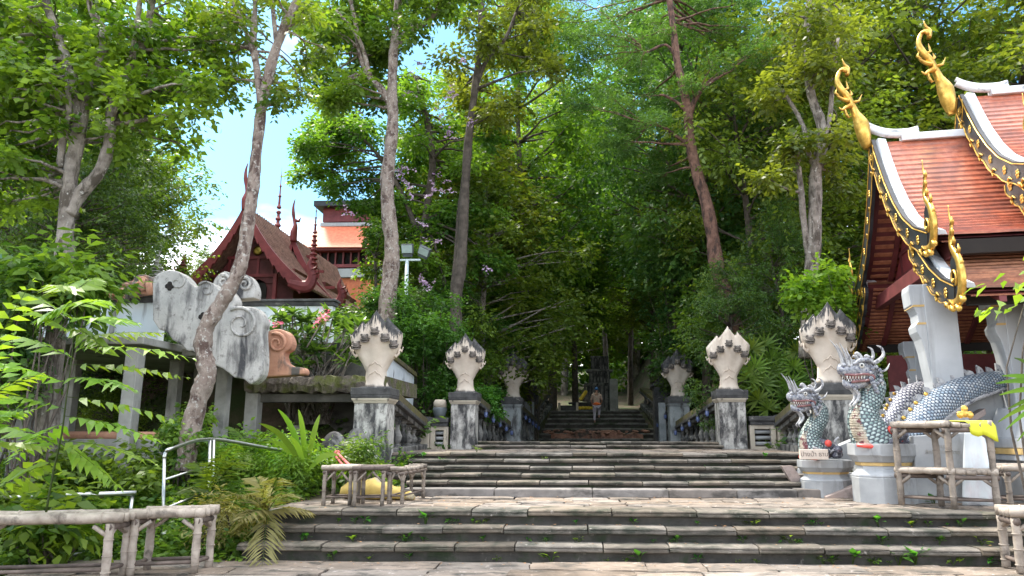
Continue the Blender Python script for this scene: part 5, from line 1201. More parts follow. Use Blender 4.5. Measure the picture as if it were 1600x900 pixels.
# canopy slab
cs = thing('concrete_canopy', 'thick mossy concrete slab reaching from the scroll wall to the nearest left pillar', 'canopy', tuple(W(470, 700, 14.7)))
m = MB(); a = W(384, 612, 14.7); b = W(566, 588, 14.7); r = random.Random(2); n = 40
vs = []
for i in range(n + 1):
    x = a.x + (b.x + .5 - a.x) * i / n; zz = b.z + r.uniform(-.02, .03); zl = a.z + r.uniform(-.05, .02)
    vs += [(x, 14.66 + r.uniform(-.03, .03), zl), (x, 14.62 + r.uniform(-.05, .03), (zl + zz) / 2 + r.uniform(-.03, .03)), (x, 14.66 + r.uniform(-.03, .03), zz), (x, 17.5, b.z + .02), (x, 17.5, a.z)]
fs = [(i * 5 + j, i * 5 + (j + 1) % 5, i * 5 + 5 + (j + 1) % 5, i * 5 + 5 + j) for i in range(n) for j in range(5)] + [(4, 3, 2, 1, 0), tuple(n * 5 + j for j in range(5))]
m.add(vs, fs); m.build('slab', 'slabtop', cs)
m = MB(); m.box(a.x + .15, b.x + .4, 14.9, 15.15, a.z - .20, a.z - .03); m.build('beam', 'underwall', cs, bevel=.01)
wl_ = thing('painted_wall', 'small whitewashed wall with branch stains, behind the nearest left serpent', 'wall', (-4.4, 18.3, 2.4))
q = [(17.1, W(612, 558, 17.1).z), (19.8, W(648, 588, 19.8).z), (19.8, 2.2), (17.1, 2.3)]
m = MB(); m.prism(q, (-4.42, 0, 0), (0, 1, 0), (0, 0, 1), (-.18, 0, 0)); m.build('panel', 'wwall', wl_)
m = MB(); m.prism([(17.0, q[0][1] + .01), (19.9, q[1][1] - .01), (19.9, q[1][1] + .10), (17.0, q[0][1] + .12)], (-4.36, 0, 0), (0, 1, 0), (0, 0, 1), (-.3, 0, 0)); m.build('coping', 'rail', wl_, bevel=.01)
r = random.Random(4); m = MB()
for k in range(9):
    c_ = Vector((-4.35 + r.uniform(-.35, .1), 14.45 + r.uniform(-.3, .3), .9 + r.uniform(-.1, .65))); m.lathe(c_, [(r.uniform(.85, 1.15) * .25 * math.sin(math.pi * i / 8 + .001), -.26 * math.cos(math.pi * i / 8)) for i in range(9)], 10)
tag(m.build('pillar_volute', 'balu', smooth=True), 'lumpy grey boulder mass against the foot of the nearest left pillar', 'volute')  # rough lumps standing in for the pillar's curved volute side
m = MB()
for k in range(16):
    c_ = Vector((-4.0 + r.uniform(-.4, 1.0), 12.6 + r.uniform(0, 1.2), .66 + r.uniform(0, .25))); m.ball(c_, r.uniform(.05, .12), 6, (1.3, 1, .6))
o = m.build('rubble', 'riser'); tag(o, 'broken stone rubble between the stools and the upper flight', 'rubble', kind='stuff')

# ================================================================== TEMPLES BEYOND
def shrine(label, D, ap, lf, rt, dep, tipy, openx=None):
    A, L_, R2 = W(*ap, D), W(*lf, D), W(*rt, D); t = thing('red_shrine', label, 'temple', (A.x, D, L_.z - 2.2), 'maroon gabled shrines')
    def prof(E, k, off=0):
        out = []
        for i in range(11):
            s = i / 10; c = s ** .86; out.append(Vector((A.x + (E.x - A.x) * s, D, A.z + (E.z - A.z) * (c * .94 + .06 * s) - .35 * math.sin(s * math.pi) * .6 - off)))
        return out
    for E, sg in ((L_, -1), (R2, 1)):
        p = prof(E, 0); m = MB()
        m.strip([q for q in p], [q + Vector((0, dep, 0)) for q in p], (0, 0, -.10)); m.build('roof', 'tilebrown', t)
        m = MB()
        for k in range(30):
            y = D + .15 + k * dep / 30; m.tube([q + Vector((0, y - D, .03)) for q in p], .022, 4)
        m.build('tile_ribs', 'tilebrown', t)
        n = 44; tp = []; bt = []
        for i in range(n + 1):
            s = i / n * 10; k = min(9, int(s)); q = p[k].lerp(p[k + 1], s - k); tp.append(q + Vector((0, -.08, .10))); bt.append(q + Vector((0, -.08, -.38 - .16 * ((i % 4) / 4.0))))
        m = MB(); m.strip(tp, bt, (0, .09, 0)); m.build('bargeboard', 'maroon', t)
        m = MB(); e = E + Vector((0, -.05, -.15)); pp, rr = smooth_path([e + Vector((-sg * .5, 0, .15)), e, e + Vector((sg * .30, 0, .05)), e + Vector((sg * .42, 0, .42)), e + Vector((sg * .26, 0, .85)), e + Vector((sg * .34, 0, 1.15))], [.16, .24, .25, .20, .10, .01], 4)
        m.tube(pp, rr, 8, sq=.4, up=Vector((0, 1, 0)))
        for k in range(5): q = pp[6 + k * 2]; m.tube([q, q + Vector((sg * .22, 0, .12)), q + Vector((sg * .22, 0, .30))], [.09, .07, .01], 5, sq=.5)
        m.build('eave_flame', 'maroon', t)
    pl, pr = prof(L_, 0, .3), prof(R2, 0, .3)
    poly = [(q.x, q.z) for q in pl[8:0:-1]] + [(q.x, q.z) for q in pr[1:9]]
    m = MB(); m.prism(poly, (0, D + .9, 0), (1, 0, 0), (0, 0, 1), (0, .1, 0)); g_ = m.build('gable_wall', 'maroon2', t)
    m = MB(); zl = L_.z
    for z, hw in ((zl + .25, 1.7), (zl + 1.0, 1.15), (zl + 1.7, .62)): m.box(A.x - hw, A.x + hw, D + .84, D + .895, z, z + .12)
    for dx in (-.9, -.3, .3, .9): m.box(A.x + dx - .05, A.x + dx + .05, D + .86, D + .895, zl + .3, zl + 1.0)
    m.build('gable_framing', 'maroon', g_)
    m = MB(); m.lathe((A.x + .25, D + .84, zl + 1.35), [(.02, -.02), (.2, 0), (.12, .02)], 12, Matrix.Rotation(R_(90), 3, 'X')); m.build('gold_boss', 'gold', g_, smooth=True)
    m = MB(); m.box(L_.x + .7, R2.x - .7, D + .95, D + dep - .3, zl - 3, zl + .6); m.build('wall', 'maroon2', t)
    m = MB(); m.prism([(-.36, -2), (.36, -2), (.36, .05), (.26, .30), (.0, .42), (-.26, .30), (-.36, .05)], (A.x + .35, D + .90, zl - .25), (1, 0, 0), (0, 0, 1), (0, .04, 0)); m.build('doorway', 'dark', t)  # flat plate, the opening's shade put into its colour
    for dx in (-.45, 1.12): 
        m = MB(); m.box(A.x + dx, A.x + dx + .14, D + .5, D + .66, zl - 2.6, zl + .3); m.build('column', 'maroon', t)
    T_ = W(ap[0], tipy, D); m = MB(); h = T_.z - A.z
    pp, rr = smooth_path([A + Vector((.02, -.03, -.2)), A + Vector((0, -.03, h * .12)), A + Vector((.05, -.03, h * .30)), A + Vector((-.02, -.03, h * .45)), A + Vector((-.08, -.03, h * .62)), A + Vector((-.10, -.03, h * .82)), A + Vector((-.04, -.03, h))], [.22, .24, .15, .10, .12, .07, .015], 4)
    m.tube(pp, rr, 8, sq=.6)
    m.tube([A + Vector((.0, -.03, h * .45)), A + Vector((.2, -.03, h * .42)), A + Vector((.26, -.03, h * .52))], [.09, .07, .02], 6); m.build('finial', 'maroon', t, smooth=True)
shrine('maroon gabled shrine partly hidden by the leaning trunk, with a dark arched doorway', 28, (384, 322), (297, 436), (472, 442), 7, 255)
shrine('smaller maroon shrine gable just right of the bigger one', 31.5, (459, 372), (418, 455), (520, 470), 6, 311)
def spire(label, x, y0, y1, D, k=1.0, mat='maroon', lean=0):
    a, b = W(x, y0, D), W(x, y1, D); h = b.z - a.z; t = thing('turned_spire', label, 'spire', tuple(a), 'turned maroon spires')
    pr = []
    n = 9
    for i in range(n):
        z = i / n * .58; r_ = .34 * (1 - i / n * .62) * k; pr += [(r_ * .62, z * h), (r_ * .60, (z + .018) * h), (r_ * 1.05, (z + .028) * h), (r_, (z + .042) * h), (r_ * .7, (z + .05) * h)]
    m = MB(); m.lathe(a, pr, 14); m.build('shaft', mat, t, smooth=False)
    m = MB(); m.lathe(a, [(.10 * k, .585 * h), (.16 * k, .60 * h), (.08 * k, .63 * h), (.07 * k, .70 * h), (.12 * k, .71 * h), (.05 * k, .73 * h), (.045 * k, .80 * h), (.09 * k, .81 * h), (.03 * k, .83 * h), (.03 * k, .90 * h), (.06 * k, .905 * h), (.012, .93 * h), (.006, h)], 12); m.build('needle', mat, t, smooth=False)
    return t
sp = spire('tall thin maroon spire between the two shrine gables, the highest of the spires', 429, 420, 262, 36, .78)
m = MB(); a = W(429, 420, 36)
for sx_ in (-.28, .28): m.tube([a + Vector((sx_, 0, -1.5)), a + Vector((sx_, 0, 1.3))], .09, 8)
m.build('support_post', 'maroon', sp)
spire('shorter maroon turned spire in front of the orange tower', 488, 430, 320, 30.5, .66)
spire('small weathered grey stupa spire left of the stained scroll wall', 240, 475, 385, 20, 1.25, 'scroll')
spire('little red finial tip peeping over the scroll wall', 283, 440, 398, 24, .9)
tw = thing('orange_tower', 'orange brick tower with white bands and tiled skirt roof, behind the shrines', 'tower', tuple(W(540, 475, 45)))
def tb_(name, mat, x0, y0, x1, y1, dd=0, dep=6, zb=None):
    m = MB(); pbox(m, x0, y0, x1, y1, 45 + dd, dep, zb); return m.build(name, mat, tw)
tb_('base_wall', 'brickorange', 478, 434, 596, 475, 0, 6, 3.0); tb_('lower_band', 'white', 474, 419, 600, 433.6, -.15, 6.3)
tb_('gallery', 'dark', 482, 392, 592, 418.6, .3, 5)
m = MB(); 
for x in range(486, 596, 12): pbox(m, x, 390, x + 4, 418.5, 45.05, .2)
pbox(m, 474, 412, 600, 418.4, 44.9, .12); pbox(m, 474, 386, 600, 391.6, 44.6, 7); m.build('gallery_posts', 'maroon', tw)
a, b = W(470, 386, 44.4), W(604, 386, 44.4); c_, d_ = W(500, 354, 46.2), W(590, 354, 46.2); m = MB()
m.add([a, b, b + Vector((0, 8, 0)), a + Vector((0, 8, 0)), c_, d_, d_ + Vector((0, 4, 0)), c_ + Vector((0, 4, 0))], [(3, 2, 1, 0), (4, 5, 6, 7), (0, 1, 5, 4), (1, 2, 6, 5), (2, 3, 7, 6), (3, 0, 4, 7)]); m.build('skirt_roof', 'tileorange', tw)
tb_('upper_band', 'white', 500, 347, 590, 353.6, 1.25, 3.8); tb_('upper_storey', 'maroon', 504, 322, 586, 346.6, 1.5, 3.4); tb_('top_roof', 'black', 490, 312, 596, 321.6, .9, 4.8)

# ================================================================== LAMPS, PERSON, SHRINE AT THE TOP
fl = thing('floodlight_pole', 'pale blue pole carrying two floodlights, behind the left shrub', 'floodlight', tuple(W(635, 470, 21.4)))
m = MB(); m.tube([W(632, 560, 21.4), W(636, 407, 21.4)], .055, 10); m.build('pole', 'polepaint', fl, smooth=True)
m = MB(); a, b = W(619, 408, 21.4), W(657, 405, 21.4); m.box(a.x, b.x, 21.35, 21.45, a.z, b.z); m.build('crossbar', 'polepaint', fl)
def flood(x, y, w_, h_, rot, rx=-.5):
    c_ = W(x, y, 21.3); w_ *= 1.18; h_ *= 1.18; Mx = Matrix.Rotation(rot, 3, 'Y') @ Matrix.Rotation(rx, 3, 'X')
    def bx(m, a0, a1, b0, b1, c0, c1):
        vs = [c_ + Mx @ Vector((p, q, z)) for z in (c0, c1) for q in (b0, b1) for p in (a0, a1)]
        m.add(vs, [(0, 2, 3, 1), (4, 5, 7, 6), (0, 1, 5, 4), (2, 6, 7, 3), (0, 4, 6, 2), (1, 3, 7, 5)])
    m = MB(); bx(m, -w_ / 2, w_ / 2, -.02, .12, -h_ / 2, h_ / 2); bx(m, -w_ * .3, w_ * .3, .12, .2, -h_ * .3, h_ * .3); bx(m, -w_ * .4, w_ * .4, .0, .1, -h_ * .85, -h_ * .52); o = m.build('floodlight_head', 'lampgrey', fl, bevel=.01)
    m = MB(); bx(m, -w_ * .44, w_ * .44, -.026, -.021, -h_ * .42, h_ * .42); m.build('glass', 'lampglass', o)
flood(636, 389, .30, .24, 0, .35); flood(662, 393, .30, .22, .45, .6)
sp = thing('spotlight', 'small grey spotlight with a cream drum, on the left louvred wall', 'lamp', tuple(W(688, 652, 19.3)))
c_ = W(687, 652, 19.3); m = MB(); m.lathe((c_.x, c_.y, 2.022), [(.14, 0), (.16, .08), (.19, .22), (.17, .26)], 14); m.build('housing', 'lampgrey', sp, smooth=True)
m = MB(); m.lathe((c_.x, c_.y, 2.022), [(.17, .261), (.165, .40), (.13, .46)], 14); m.build('drum', 'cream', sp, smooth=True)

def skin_body(nodes, edges, root=0, sub=2):
    me = bpy.data.meshes.new('tmp'); bm = bmesh.new(); lay = bm.verts.layers.skin.verify(); vv = []
    for co, r_ in nodes:
        v = bm.verts.new(co); rr = r_ if hasattr(r_, '__len__') else (r_, r_); v[lay].radius = rr; vv.append(v)
    vv[root][lay].use_root = True
    for a, b in edges: bm.edges.new((vv[a], vv[b]))
    bm.to_mesh(me); bm.free()
    o = bpy.data.objects.new('tmp', me); COL.objects.link(o)
    s = o.modifiers.new('s', 'SKIN'); s.use_smooth_shade = True; d = o.modifiers.new('d', 'SUBSURF'); d.levels = sub; d.render_levels = sub
    bpy.context.view_layer.update(); ev = o.evaluated_get(bpy.context.evaluated_depsgraph_get()); out = bpy.data.meshes.new_from_object(ev)
    bpy.data.objects.remove(o, do_unlink=True); return out
def skin_part(name, mat, parent, nodes, edges, root=0, sub=2):
    me = skin_body(nodes, edges, root, sub); me.name = name; me.materials.clear(); me.materials.append(M[mat]); me.polygons.foreach_set('use_smooth', [True] * len(me.polygons))
    o = bpy.data.objects.new(name, me); COL.objects.link(o); o.parent = parent; return o
pe = thing('person', 'person in beige top, orange waist cloth and blue hat climbing the far steps', 'person', (.80, 35.0, 2.15))
fz_ = .235   # the right foot is on the next step up
N = [((0, .02, .84), (.15, .11)), ((0, .03, 1.0), (.135, .10)), ((0, .06, 1.18), (.155, .105)), ((0, .07, 1.30), (.15, .09)), ((0, .08, 1.38), (.06, .06)), ((0, .10, 1.45), (.05, .055)), ((0, .115, 1.53), (.078, .09)), ((0, .115, 1.60), (.06, .07)),
     ((-.09, .02, .76), (.088, .09)), ((-.10, .00, .44), (.062, .062)), ((-.10, -.05, .10), (.04, .042)), ((-.10, .02, .04), (.04, .035)), ((-.10, .11, .03), (.038, .025)),
     ((.09, .03, .76), (.088, .09)), ((.11, .22, .60), (.066, .066)), ((.11, .20, .60 - .26), (.045, .048)), ((.11, .26, fz_ + .04), (.04, .035)), ((.11, .36, fz_ + .03), (.038, .025)),
     ((-.18, .06, 1.30), (.055, .055)), ((-.25, .06, 1.05), (.042, .042)), ((-.21, .20, .88), (.030, .030)), ((-.20, .26, .84), (.034, .02)),
     ((.18, .06, 1.30), (.055, .055)), ((.25, .06, 1.05), (.042, .042)), ((.22, .20, .90), (.030, .030)), ((.21, .26, .87), (.034, .02))]
E_ = [(0, 1), (1, 2), (2, 3), (3, 4), (4, 5), (5, 6), (6, 7), (0, 8), (8, 9), (9, 10), (10, 11), (11, 12), (0, 13), (13, 14), (14, 15), (15, 16), (16, 17), (3, 18), (18, 19), (19, 20), (20, 21), (3, 22), (22, 23), (23, 24), (24, 25)]
skin_part('body', 'skin', pe, N, E_)
grow = lambda ids, k: [(N[i][0], (N[i][1][0] * k, N[i][1][1] * k)) for i in ids]
skin_part('shirt', 'shirt', pe, grow((1, 2, 3, 18, 19, 22, 23), 1.14) + [((0, .02, .93), (.165, .125))], [(7, 0), (0, 1), (1, 2), (2, 3), (3, 4), (2, 5), (5, 6)])
skin_part('trousers', 'trouser', pe, grow((0, 8, 9, 10, 13, 14, 15), 1.22), [(0, 1), (1, 2), (2, 3), (0, 4), (4, 5), (5, 6)])
skin_part('waist_cloth', 'orange', pe, [((0, .02, .78), (.23, .19)), ((0, .02, 1.0), (.22, .18))], [(0, 1)])
for s_, z, y in ((-.10, .02, .03), (.11, fz_ + .02, .27)): skin_part('shoe', 'shoe', pe, [((s_, y - .05, z + .02), (.05, .045)), ((s_, y + .09, z), (.048, .03))], [(0, 1)])
skin_part('hat', 'hat', pe, [((0, .10, 1.50), (.09, .10)), ((0, .11, 1.60), (.095, .105)), ((0, .11, 1.665), (.06, .07))], [(0, 1), (1, 2)])
m = MB()
for s_ in (-1, 1): m.tube([Vector((.80, 35.0, 2.15)) + Vector(p) for p in ((s_ * .14, .04, 1.40), (s_ * .10, -.07, 1.25), (-s_ * .06, -.105, 1.05))], .018, 6)
m.build('strap', 'cream', pe, smooth=True)
for s_ in (-1, 1):
    m = MB(); b = Vector((.80, 35.0, 2.15)) + Vector((s_ * .205, .28, .855))
    for k in range(4): m.tube([b + Vector((-.018 + k * .012, 0, 0)), b + Vector((-.018 + k * .012, .045, -.01)), b + Vector((-.018 + k * .012, .065, -.035))], .0075, 6)
    m.tube([b + Vector((-s_ * .025, -.03, 0)), b + Vector((-s_ * .045, .0, -.015))], .009, 6); m.build('fingers', 'skin', pe, smooth=True)

sh_ = thing('offering_platform', 'low tiered platform with gold cloth at the head of the far steps', 'platform', tuple(W(916, 646, 39.6)))
z0 = 2.80; c_ = W(912, 645, 39.8)
m = MB(); m.box(c_.x - .8, c_.x + .9, 39.4, 40.8, z0, z0 + .12); m.box(c_.x - .55, c_.x + .6, 39.7, 40.7, z0 + .12, z0 + .45); m.box(c_.x - .8, c_.x + .8, 39.6, 40.8, z0 + .45, z0 + .52); m.build('tiers', 'cap', sh_, bevel=.01)
m = MB(); 
for k in range(7): m.ball((c_.x - .55 + k * .17, 39.66, z0 + .22), .13, 7, (1, .6, .7))
m.build('gold_drapery', 'gcloth', sh_, smooth=True)
so = thing('robed_statue', 'small seated statue with a dark head wrapped in a yellow robe, left of the person', 'statue', (c_.x + .08, 40.0, z0 + .521))
skin_part('body', 'snout', so, [((0, 0, .12), (.22, .16)), ((0, 0, .4), (.15, .12)), ((0, 0, .6), (.17, .12)), ((0, 0, .74), (.05, .05)), ((0, -.02, .88), (.095, .10)), ((0, -.02, 1.0), (.05, .05)), ((-.22, -.12, .10), (.11, .10)), ((.22, -.12, .10), (.11, .10))], [(0, 1), (1, 2), (2, 3), (3, 4), (4, 5), (0, 6), (0, 7)])
skin_part('robe', 'gcloth', so, [((-.28, -.16, .08), (.14, .12)), ((-.12, -.12, .3), (.13, .11)), ((.02, -.06, .52), (.15, .11)), ((.10, -.02, .64), (.10, .09))], [(0, 1), (1, 2), (2, 3)])
su = thing('stone_stupa', 'tall dark ribbed stone stupa base beyond the head of the steps', 'stupa', tuple(W(940, 645, 42)))
c_ = W(938, 645, 42); x, y = c_.x, 42.8; m = MB()
m.frustum(x, y, 2.6, 3.1, 1.0, .9, .95, .85); m.frustum(x, y, 3.1, 4.35, .80, .7, .66, .6); m.frustum(x, y, 4.35, 4.5, .85, .75, .85, .75); m.frustum(x, y, 4.5, 5.15, .62, .55, .58, .5); m.frustum(x, y, 5.15, 5.28, .74, .64, .74, .64); m.frustum(x, y, 5.28, 5.95, .5, .44, .45, .4); m.frustum(x, y, 5.95, 6.05, .5, .44, .5, .44)
m.build('tiers', 'balu', su, bevel=.02); m = MB()
for z0_, z1_, hw, yy in ((3.12, 4.33, .70, .74), (4.52, 5.13, .56, .58), (5.3, 5.93, .44, .47)):
    for k in range(7): xx = x - hw + k * hw / 3; m.box(xx - .04, xx + .04, y - yy - .03, y - yy + .1, z0_, z1_)
m.build('ribs', 'cap', su)
pb = thing('stone_planter', 'low square stone planter left of the offering platform', 'planter', tuple(W(888, 646, 38.8)))
c_ = W(888, 646, 38.8); m = MB(); m.box(c_.x - .42, c_.x + .42, 38.8, 39.5, 2.80, 3.12); m.build('box', 'cap', pb, bevel=.01)
m = MB(); 
for s_ in (-1, 1): m.box(c_.x + s_ * .46 - .06, c_.x + s_ * .46 + .06, 38.74, 38.86, 2.80, 3.26)
m.build('corner_posts', 'cream', pb, bevel=.01)
m = MB(); m.tube([W(527, 708, 12.3), W(534, 715, 12.0), W(545, 726, 11.6), W(556, 733, 11.25)], .022, 8); m.tube([W(524, 712, 12.3), W(532, 722, 12.0), W(541, 733, 11.4)], .018, 8); m.ball(W(527, 709, 12.3), .06, 7)
tag(m.build('red_rope', 'rope', smooth=True), 'faded red rope tied to the end of the steel handrail above the stools', 'rope')
# ================================================================== TREES
nr = np.random.default_rng(11)
def trunk_pts(spec, D, w0, w1, D1=None):
    """spec: photo points; widths in photo pixels from w0 to w1"""
    D1 = D if D1 is None else D1; n = len(spec); P = []; Rr = []
    for i, (x, y) in enumerate(spec):
        d = D + (D1 - D) * i / (n - 1); P.append(W(x, y, d)); Rr.append((w0 + (w1 - w0) * i / (n - 1)) / 2 * d / FPX * 1.02)
    return P, Rr
def named_tree(name, label, D, stems, bark, mat, clumps, n, size, seed, branches=True, droop=.35, wd=.27, flat=.6, group='tall trees by the stair', jit=.09):
    base = W(*stems[0][0][0], D); t = thing(name, label, 'tree', tuple(base), group); r = random.Random(seed)
    C = []; Rr = []
    for c in clumps:
        x, y, rad = c[:3]; d = D + (c[3] if len(c) > 3 else r.uniform(-.7, 2.8) * (D / 14)); C.append(W(x, y, d)); Rr.append(rad / FPX * d)
    nodes = []
    for k, (spec, w0, w1) in enumerate(stems):
        P, R2 = trunk_pts(spec, D, w0, w1, D + (0 if k == 0 else r.uniform(-.3, .3)))
        if k > 0: P[0] = W(*spec[0], D)
        P, R2 = smooth_path(P, R2, 5); m = MB()
        R2 = [q * (1 + .10 * math.sin(i * .9 + seed) * .6) for i, q in enumerate(R2)]
        m.tube(P, R2, 12, jit=jit, rng=r); m.build('trunk' if k == 0 else 'limb', bark, t, smooth=True)
        nodes += [(p, q) for p, q in list(zip(P, R2))[int(len(P) * .45):]]
    if branches:
        m = MB()
        for c, q in zip(C, Rr):
            p, pr = min(nodes, key=lambda a: (a[0] - c).length + max(0, a[0].z - c.z + .2) * 1.2)
            L_ = (c - p).length
            if L_ > .2: limb(m, p, c, min(pr * .5, .02 + L_ * .018), .008, r, 6, .14, 6)
            for _ in range(3): limb(m, p.lerp(c, .8), c + Vector((r.uniform(-1, 1), r.uniform(-1, 1), r.uniform(-.6, .6))) * q * .8, .010, .004, r, 4, .1, 3)
        m.build('twigs', bark, t, smooth=True)
    leaf_mesh('crown', mat, [cloud([tuple(c) for c in C], Rr, n, size, seed, flat=flat, droop=droop, wd=wd)], t)
    return t
def scat(boxes, seed):
    """clump spots spread over photo boxes (x0,y0,x1,y1,count,rmin,rmax)"""
    r = random.Random(seed); out = []
    for x0, y0, x1, y1, k, a, b in boxes:
        for i in range(k): out.append((r.uniform(x0, x1), r.uniform(y0, y1), r.uniform(a, b)))
    return out
named_tree('gray_barked_tree', 'many-stemmed grey tree at the far left with large bright leaves', 11.5,
    [([(70, 775), (72, 700), (80, 600), (90, 500), (100, 410), (104, 340), (109, 290), (112, 255), (121, 200), (116, 140), (104, 92), (84, 42), (68, -12)], 34, 12),
     ([(108, 300), (122, 225), (133, 165), (149, 118), (163, 72), (156, 38), (143, 18), (138, -12)], 20, 9),
     ([(108, 335), (128, 300), (156, 268), (170, 228), (176, 170), (193, 128), (208, 92), (228, 56), (240, -12)], 22, 11), ([(206, 95), (213, 50), (220, -10)], 12, 8),
     ([(95, 262), (98, 220), (108, 175), (106, 130)], 14, 8)],
    'bark_grey', 'leaf_bright', scat([(-50, -40, 100, 130, 26, 18, 42), (60, -40, 230, 110, 18, 14, 34), (230, -30, 310, 130, 8, 10, 24), (-50, 120, 90, 250, 22, 18, 38), (200, 30, 350, 150, 18, 12, 30), (130, 110, 300, 230, 15, 14, 30), (-40, 240, 70, 330, 9, 15, 30)], 1), 200, .145, 21, wd=.30)
named_tree('leaning_tree', 'pale lichen-spotted tree leaning across the scroll wall and bending up to the sky', 11.6,
    [([(290, 735), (299, 668), (313, 615), (323, 588), (321, 565), (317, 540), (322, 512), (338, 485), (355, 458), (371, 428), (381, 392), (388, 345), (395, 300), (401, 235), (410, 160), (424, 100), (437, 60), (452, 25), (470, -10)], 31, 13),
     ([(408, 172), (403, 120), (397, 70), (398, 20), (402, -10)], 13, 7), ([(398, 95), (385, 50), (368, 10), (362, -10)], 9, 5), ([(432, 70), (428, 30), (424, -10)], 9, 6)],
    'bark_pale', 'leaf_mid', scat([(330, -40, 480, 30, 16, 10, 26), (290, -20, 380, 100, 8, 9, 20), (420, 60, 520, 150, 7, 8, 17), (350, 60, 400, 130, 4, 8, 16), (425, 150, 450, 190, 2, 8, 12)], 2), 150, .12, 22, wd=.26, group='tall trees by the stair')
named_tree('rough_barked_tree', 'straight rough-barked tree left of the floodlights, forking near the top', 20,
    [([(606, 560), (606, 470), (611, 420), (612, 380), (606, 320), (605, 280), (610, 230), (614, 190), (613, 150), (614, 100), (618, 50), (624, -10)], 28, 13),
     ([(611, 165), (596, 140), (578, 120), (562, 85), (556, 40), (545, -10)], 13, 6), ([(616, 80), (628, 58), (650, 42), (672, 30), (698, -8)], 12, 8), ([(578, 118), (560, 60), (520, 10)], 8, 5)],
    'bark_pale', 'leaf_mid', scat([(480, -30, 650, 50, 20, 14, 32), (490, 30, 600, 130, 11, 12, 26), (480, 100, 560, 190, 8, 10, 24), (640, -30, 740, 30, 7, 12, 24), (560, 60, 640, 180, 6, 12, 24)], 3), 300, .19, 23)
named_tree('twin_trunk_tree', 'slim dark tree with two close trunks right of the floodlights', 23,
    [([(712, 560), (713, 468), (720, 420), (724, 350), (727, 290), (733, 210), (742, 140), (750, 70), (753, -10)], 20, 9),
     ([(708, 468), (714, 400), (719, 330), (726, 270)], 12, 8), ([(742, 140), (760, 95), (790, 60), (806, 20)], 8, 5)],
    'bark_dark', 'leaf_olive', scat([(720, -30, 850, 60, 17, 12, 28), (700, 60, 800, 190, 10, 12, 26), (760, 60, 860, 170, 10, 14, 30)], 4), 300, .20, 24)
named_tree('red_barked_tree', 'red-brown curved tree with feathery crown right of centre', 22,
    [([(1160, 560), (1147, 503), (1130, 450), (1120, 415), (1112, 360), (1103, 315), (1092, 280), (1084, 250), (1078, 215), (1075, 175), (1068, 140), (1058, 95), (1052, 45), (1045, -10)], 25, 10),
     ([(1074, 185), (1084, 160), (1094, 142)], 12, 8), ([(1073, 175), (1058, 160), (1040, 150), (1030, 148)], 6, 3), ([(1080, 230), (1060, 215), (1035, 198), (1012, 194)], 7, 4), ([(1056, 90), (1040, 70), (1008, 82), (1000, 70)], 6, 3)],
    'bark_red', 'leaf_blue', scat([(870, -20, 1130, 60, 26, 26, 52), (900, 60, 1010, 170, 14, 24, 46), (1030, 110, 1130, 170, 9, 20, 36), (960, 150, 1040, 210, 8, 20, 36), (1100, 0, 1190, 120, 10, 24, 44), (950, 210, 990, 250, 3, 16, 28), (1020, 240, 1070, 280, 3, 14, 22)], 5), 820, .085, 25, droop=.15, wd=.2, flat=.32)
named_tree('forked_tree', 'grey forked tree just left of the hall roof', 19.5,
    [([(1262, 560), (1265, 480), (1268, 430), (1272, 370), (1274, 310), (1275, 262), (1285, 225), (1282, 190), (1268, 150), (1262, 100), (1262, 40), (1264, -10)], 27, 9),
     ([(1264, 400), (1256, 350), (1251, 290), (1246, 245), (1242, 205)], 11, 7), ([(1275, 265), (1262, 235), (1256, 200), (1238, 165), (1222, 140)], 10, 5), ([(1284, 225), (1296, 185), (1302, 120), (1310, 60)], 9, 5)],
    'bark_grey', 'leaf_olive', scat([(1180, 20, 1340, 120, 18, 18, 38), (1200, 110, 1310, 220, 10, 14, 30), (1190, 200, 1250, 330, 7, 14, 26), (1290, 180, 1330, 300, 6, 12, 24)], 6), 300, .18, 26)

named_tree('flowering_tree', 'big mauve-flowering tree between the sky gap and the twin-trunk tree', 25,
    [([(668, 560), (664, 440), (660, 380), (668, 320), (676, 250), (665, 180), (650, 120)], 16, 8), ([(662, 400), (640, 330), (610, 270), (570, 220), (530, 200)], 9, 4)],
    'bark_dark', 'leaf_mid', scat([(478, 190, 560, 300, 22, 14, 26), (540, 130, 700, 330, 40, 16, 34), (620, 330, 700, 460, 16, 16, 30), (700, 200, 780, 420, 16, 16, 34), (585, 320, 620, 350, 5, 9, 14), (470, 225, 500, 290, 5, 8, 14)], 9), 420, .17, 29)
named_tree('leafy_tree', 'darker round tree hiding the right end of the orange tower', 24,
    [([(590, 600), (588, 480), (586, 400)], 7, 4)], 'bark_dark', 'leaf_mid', scat([(575, 345, 600, 440, 9, 10, 18), (590, 380, 640, 490, 9, 14, 24)], 10), 420, .13, 30)
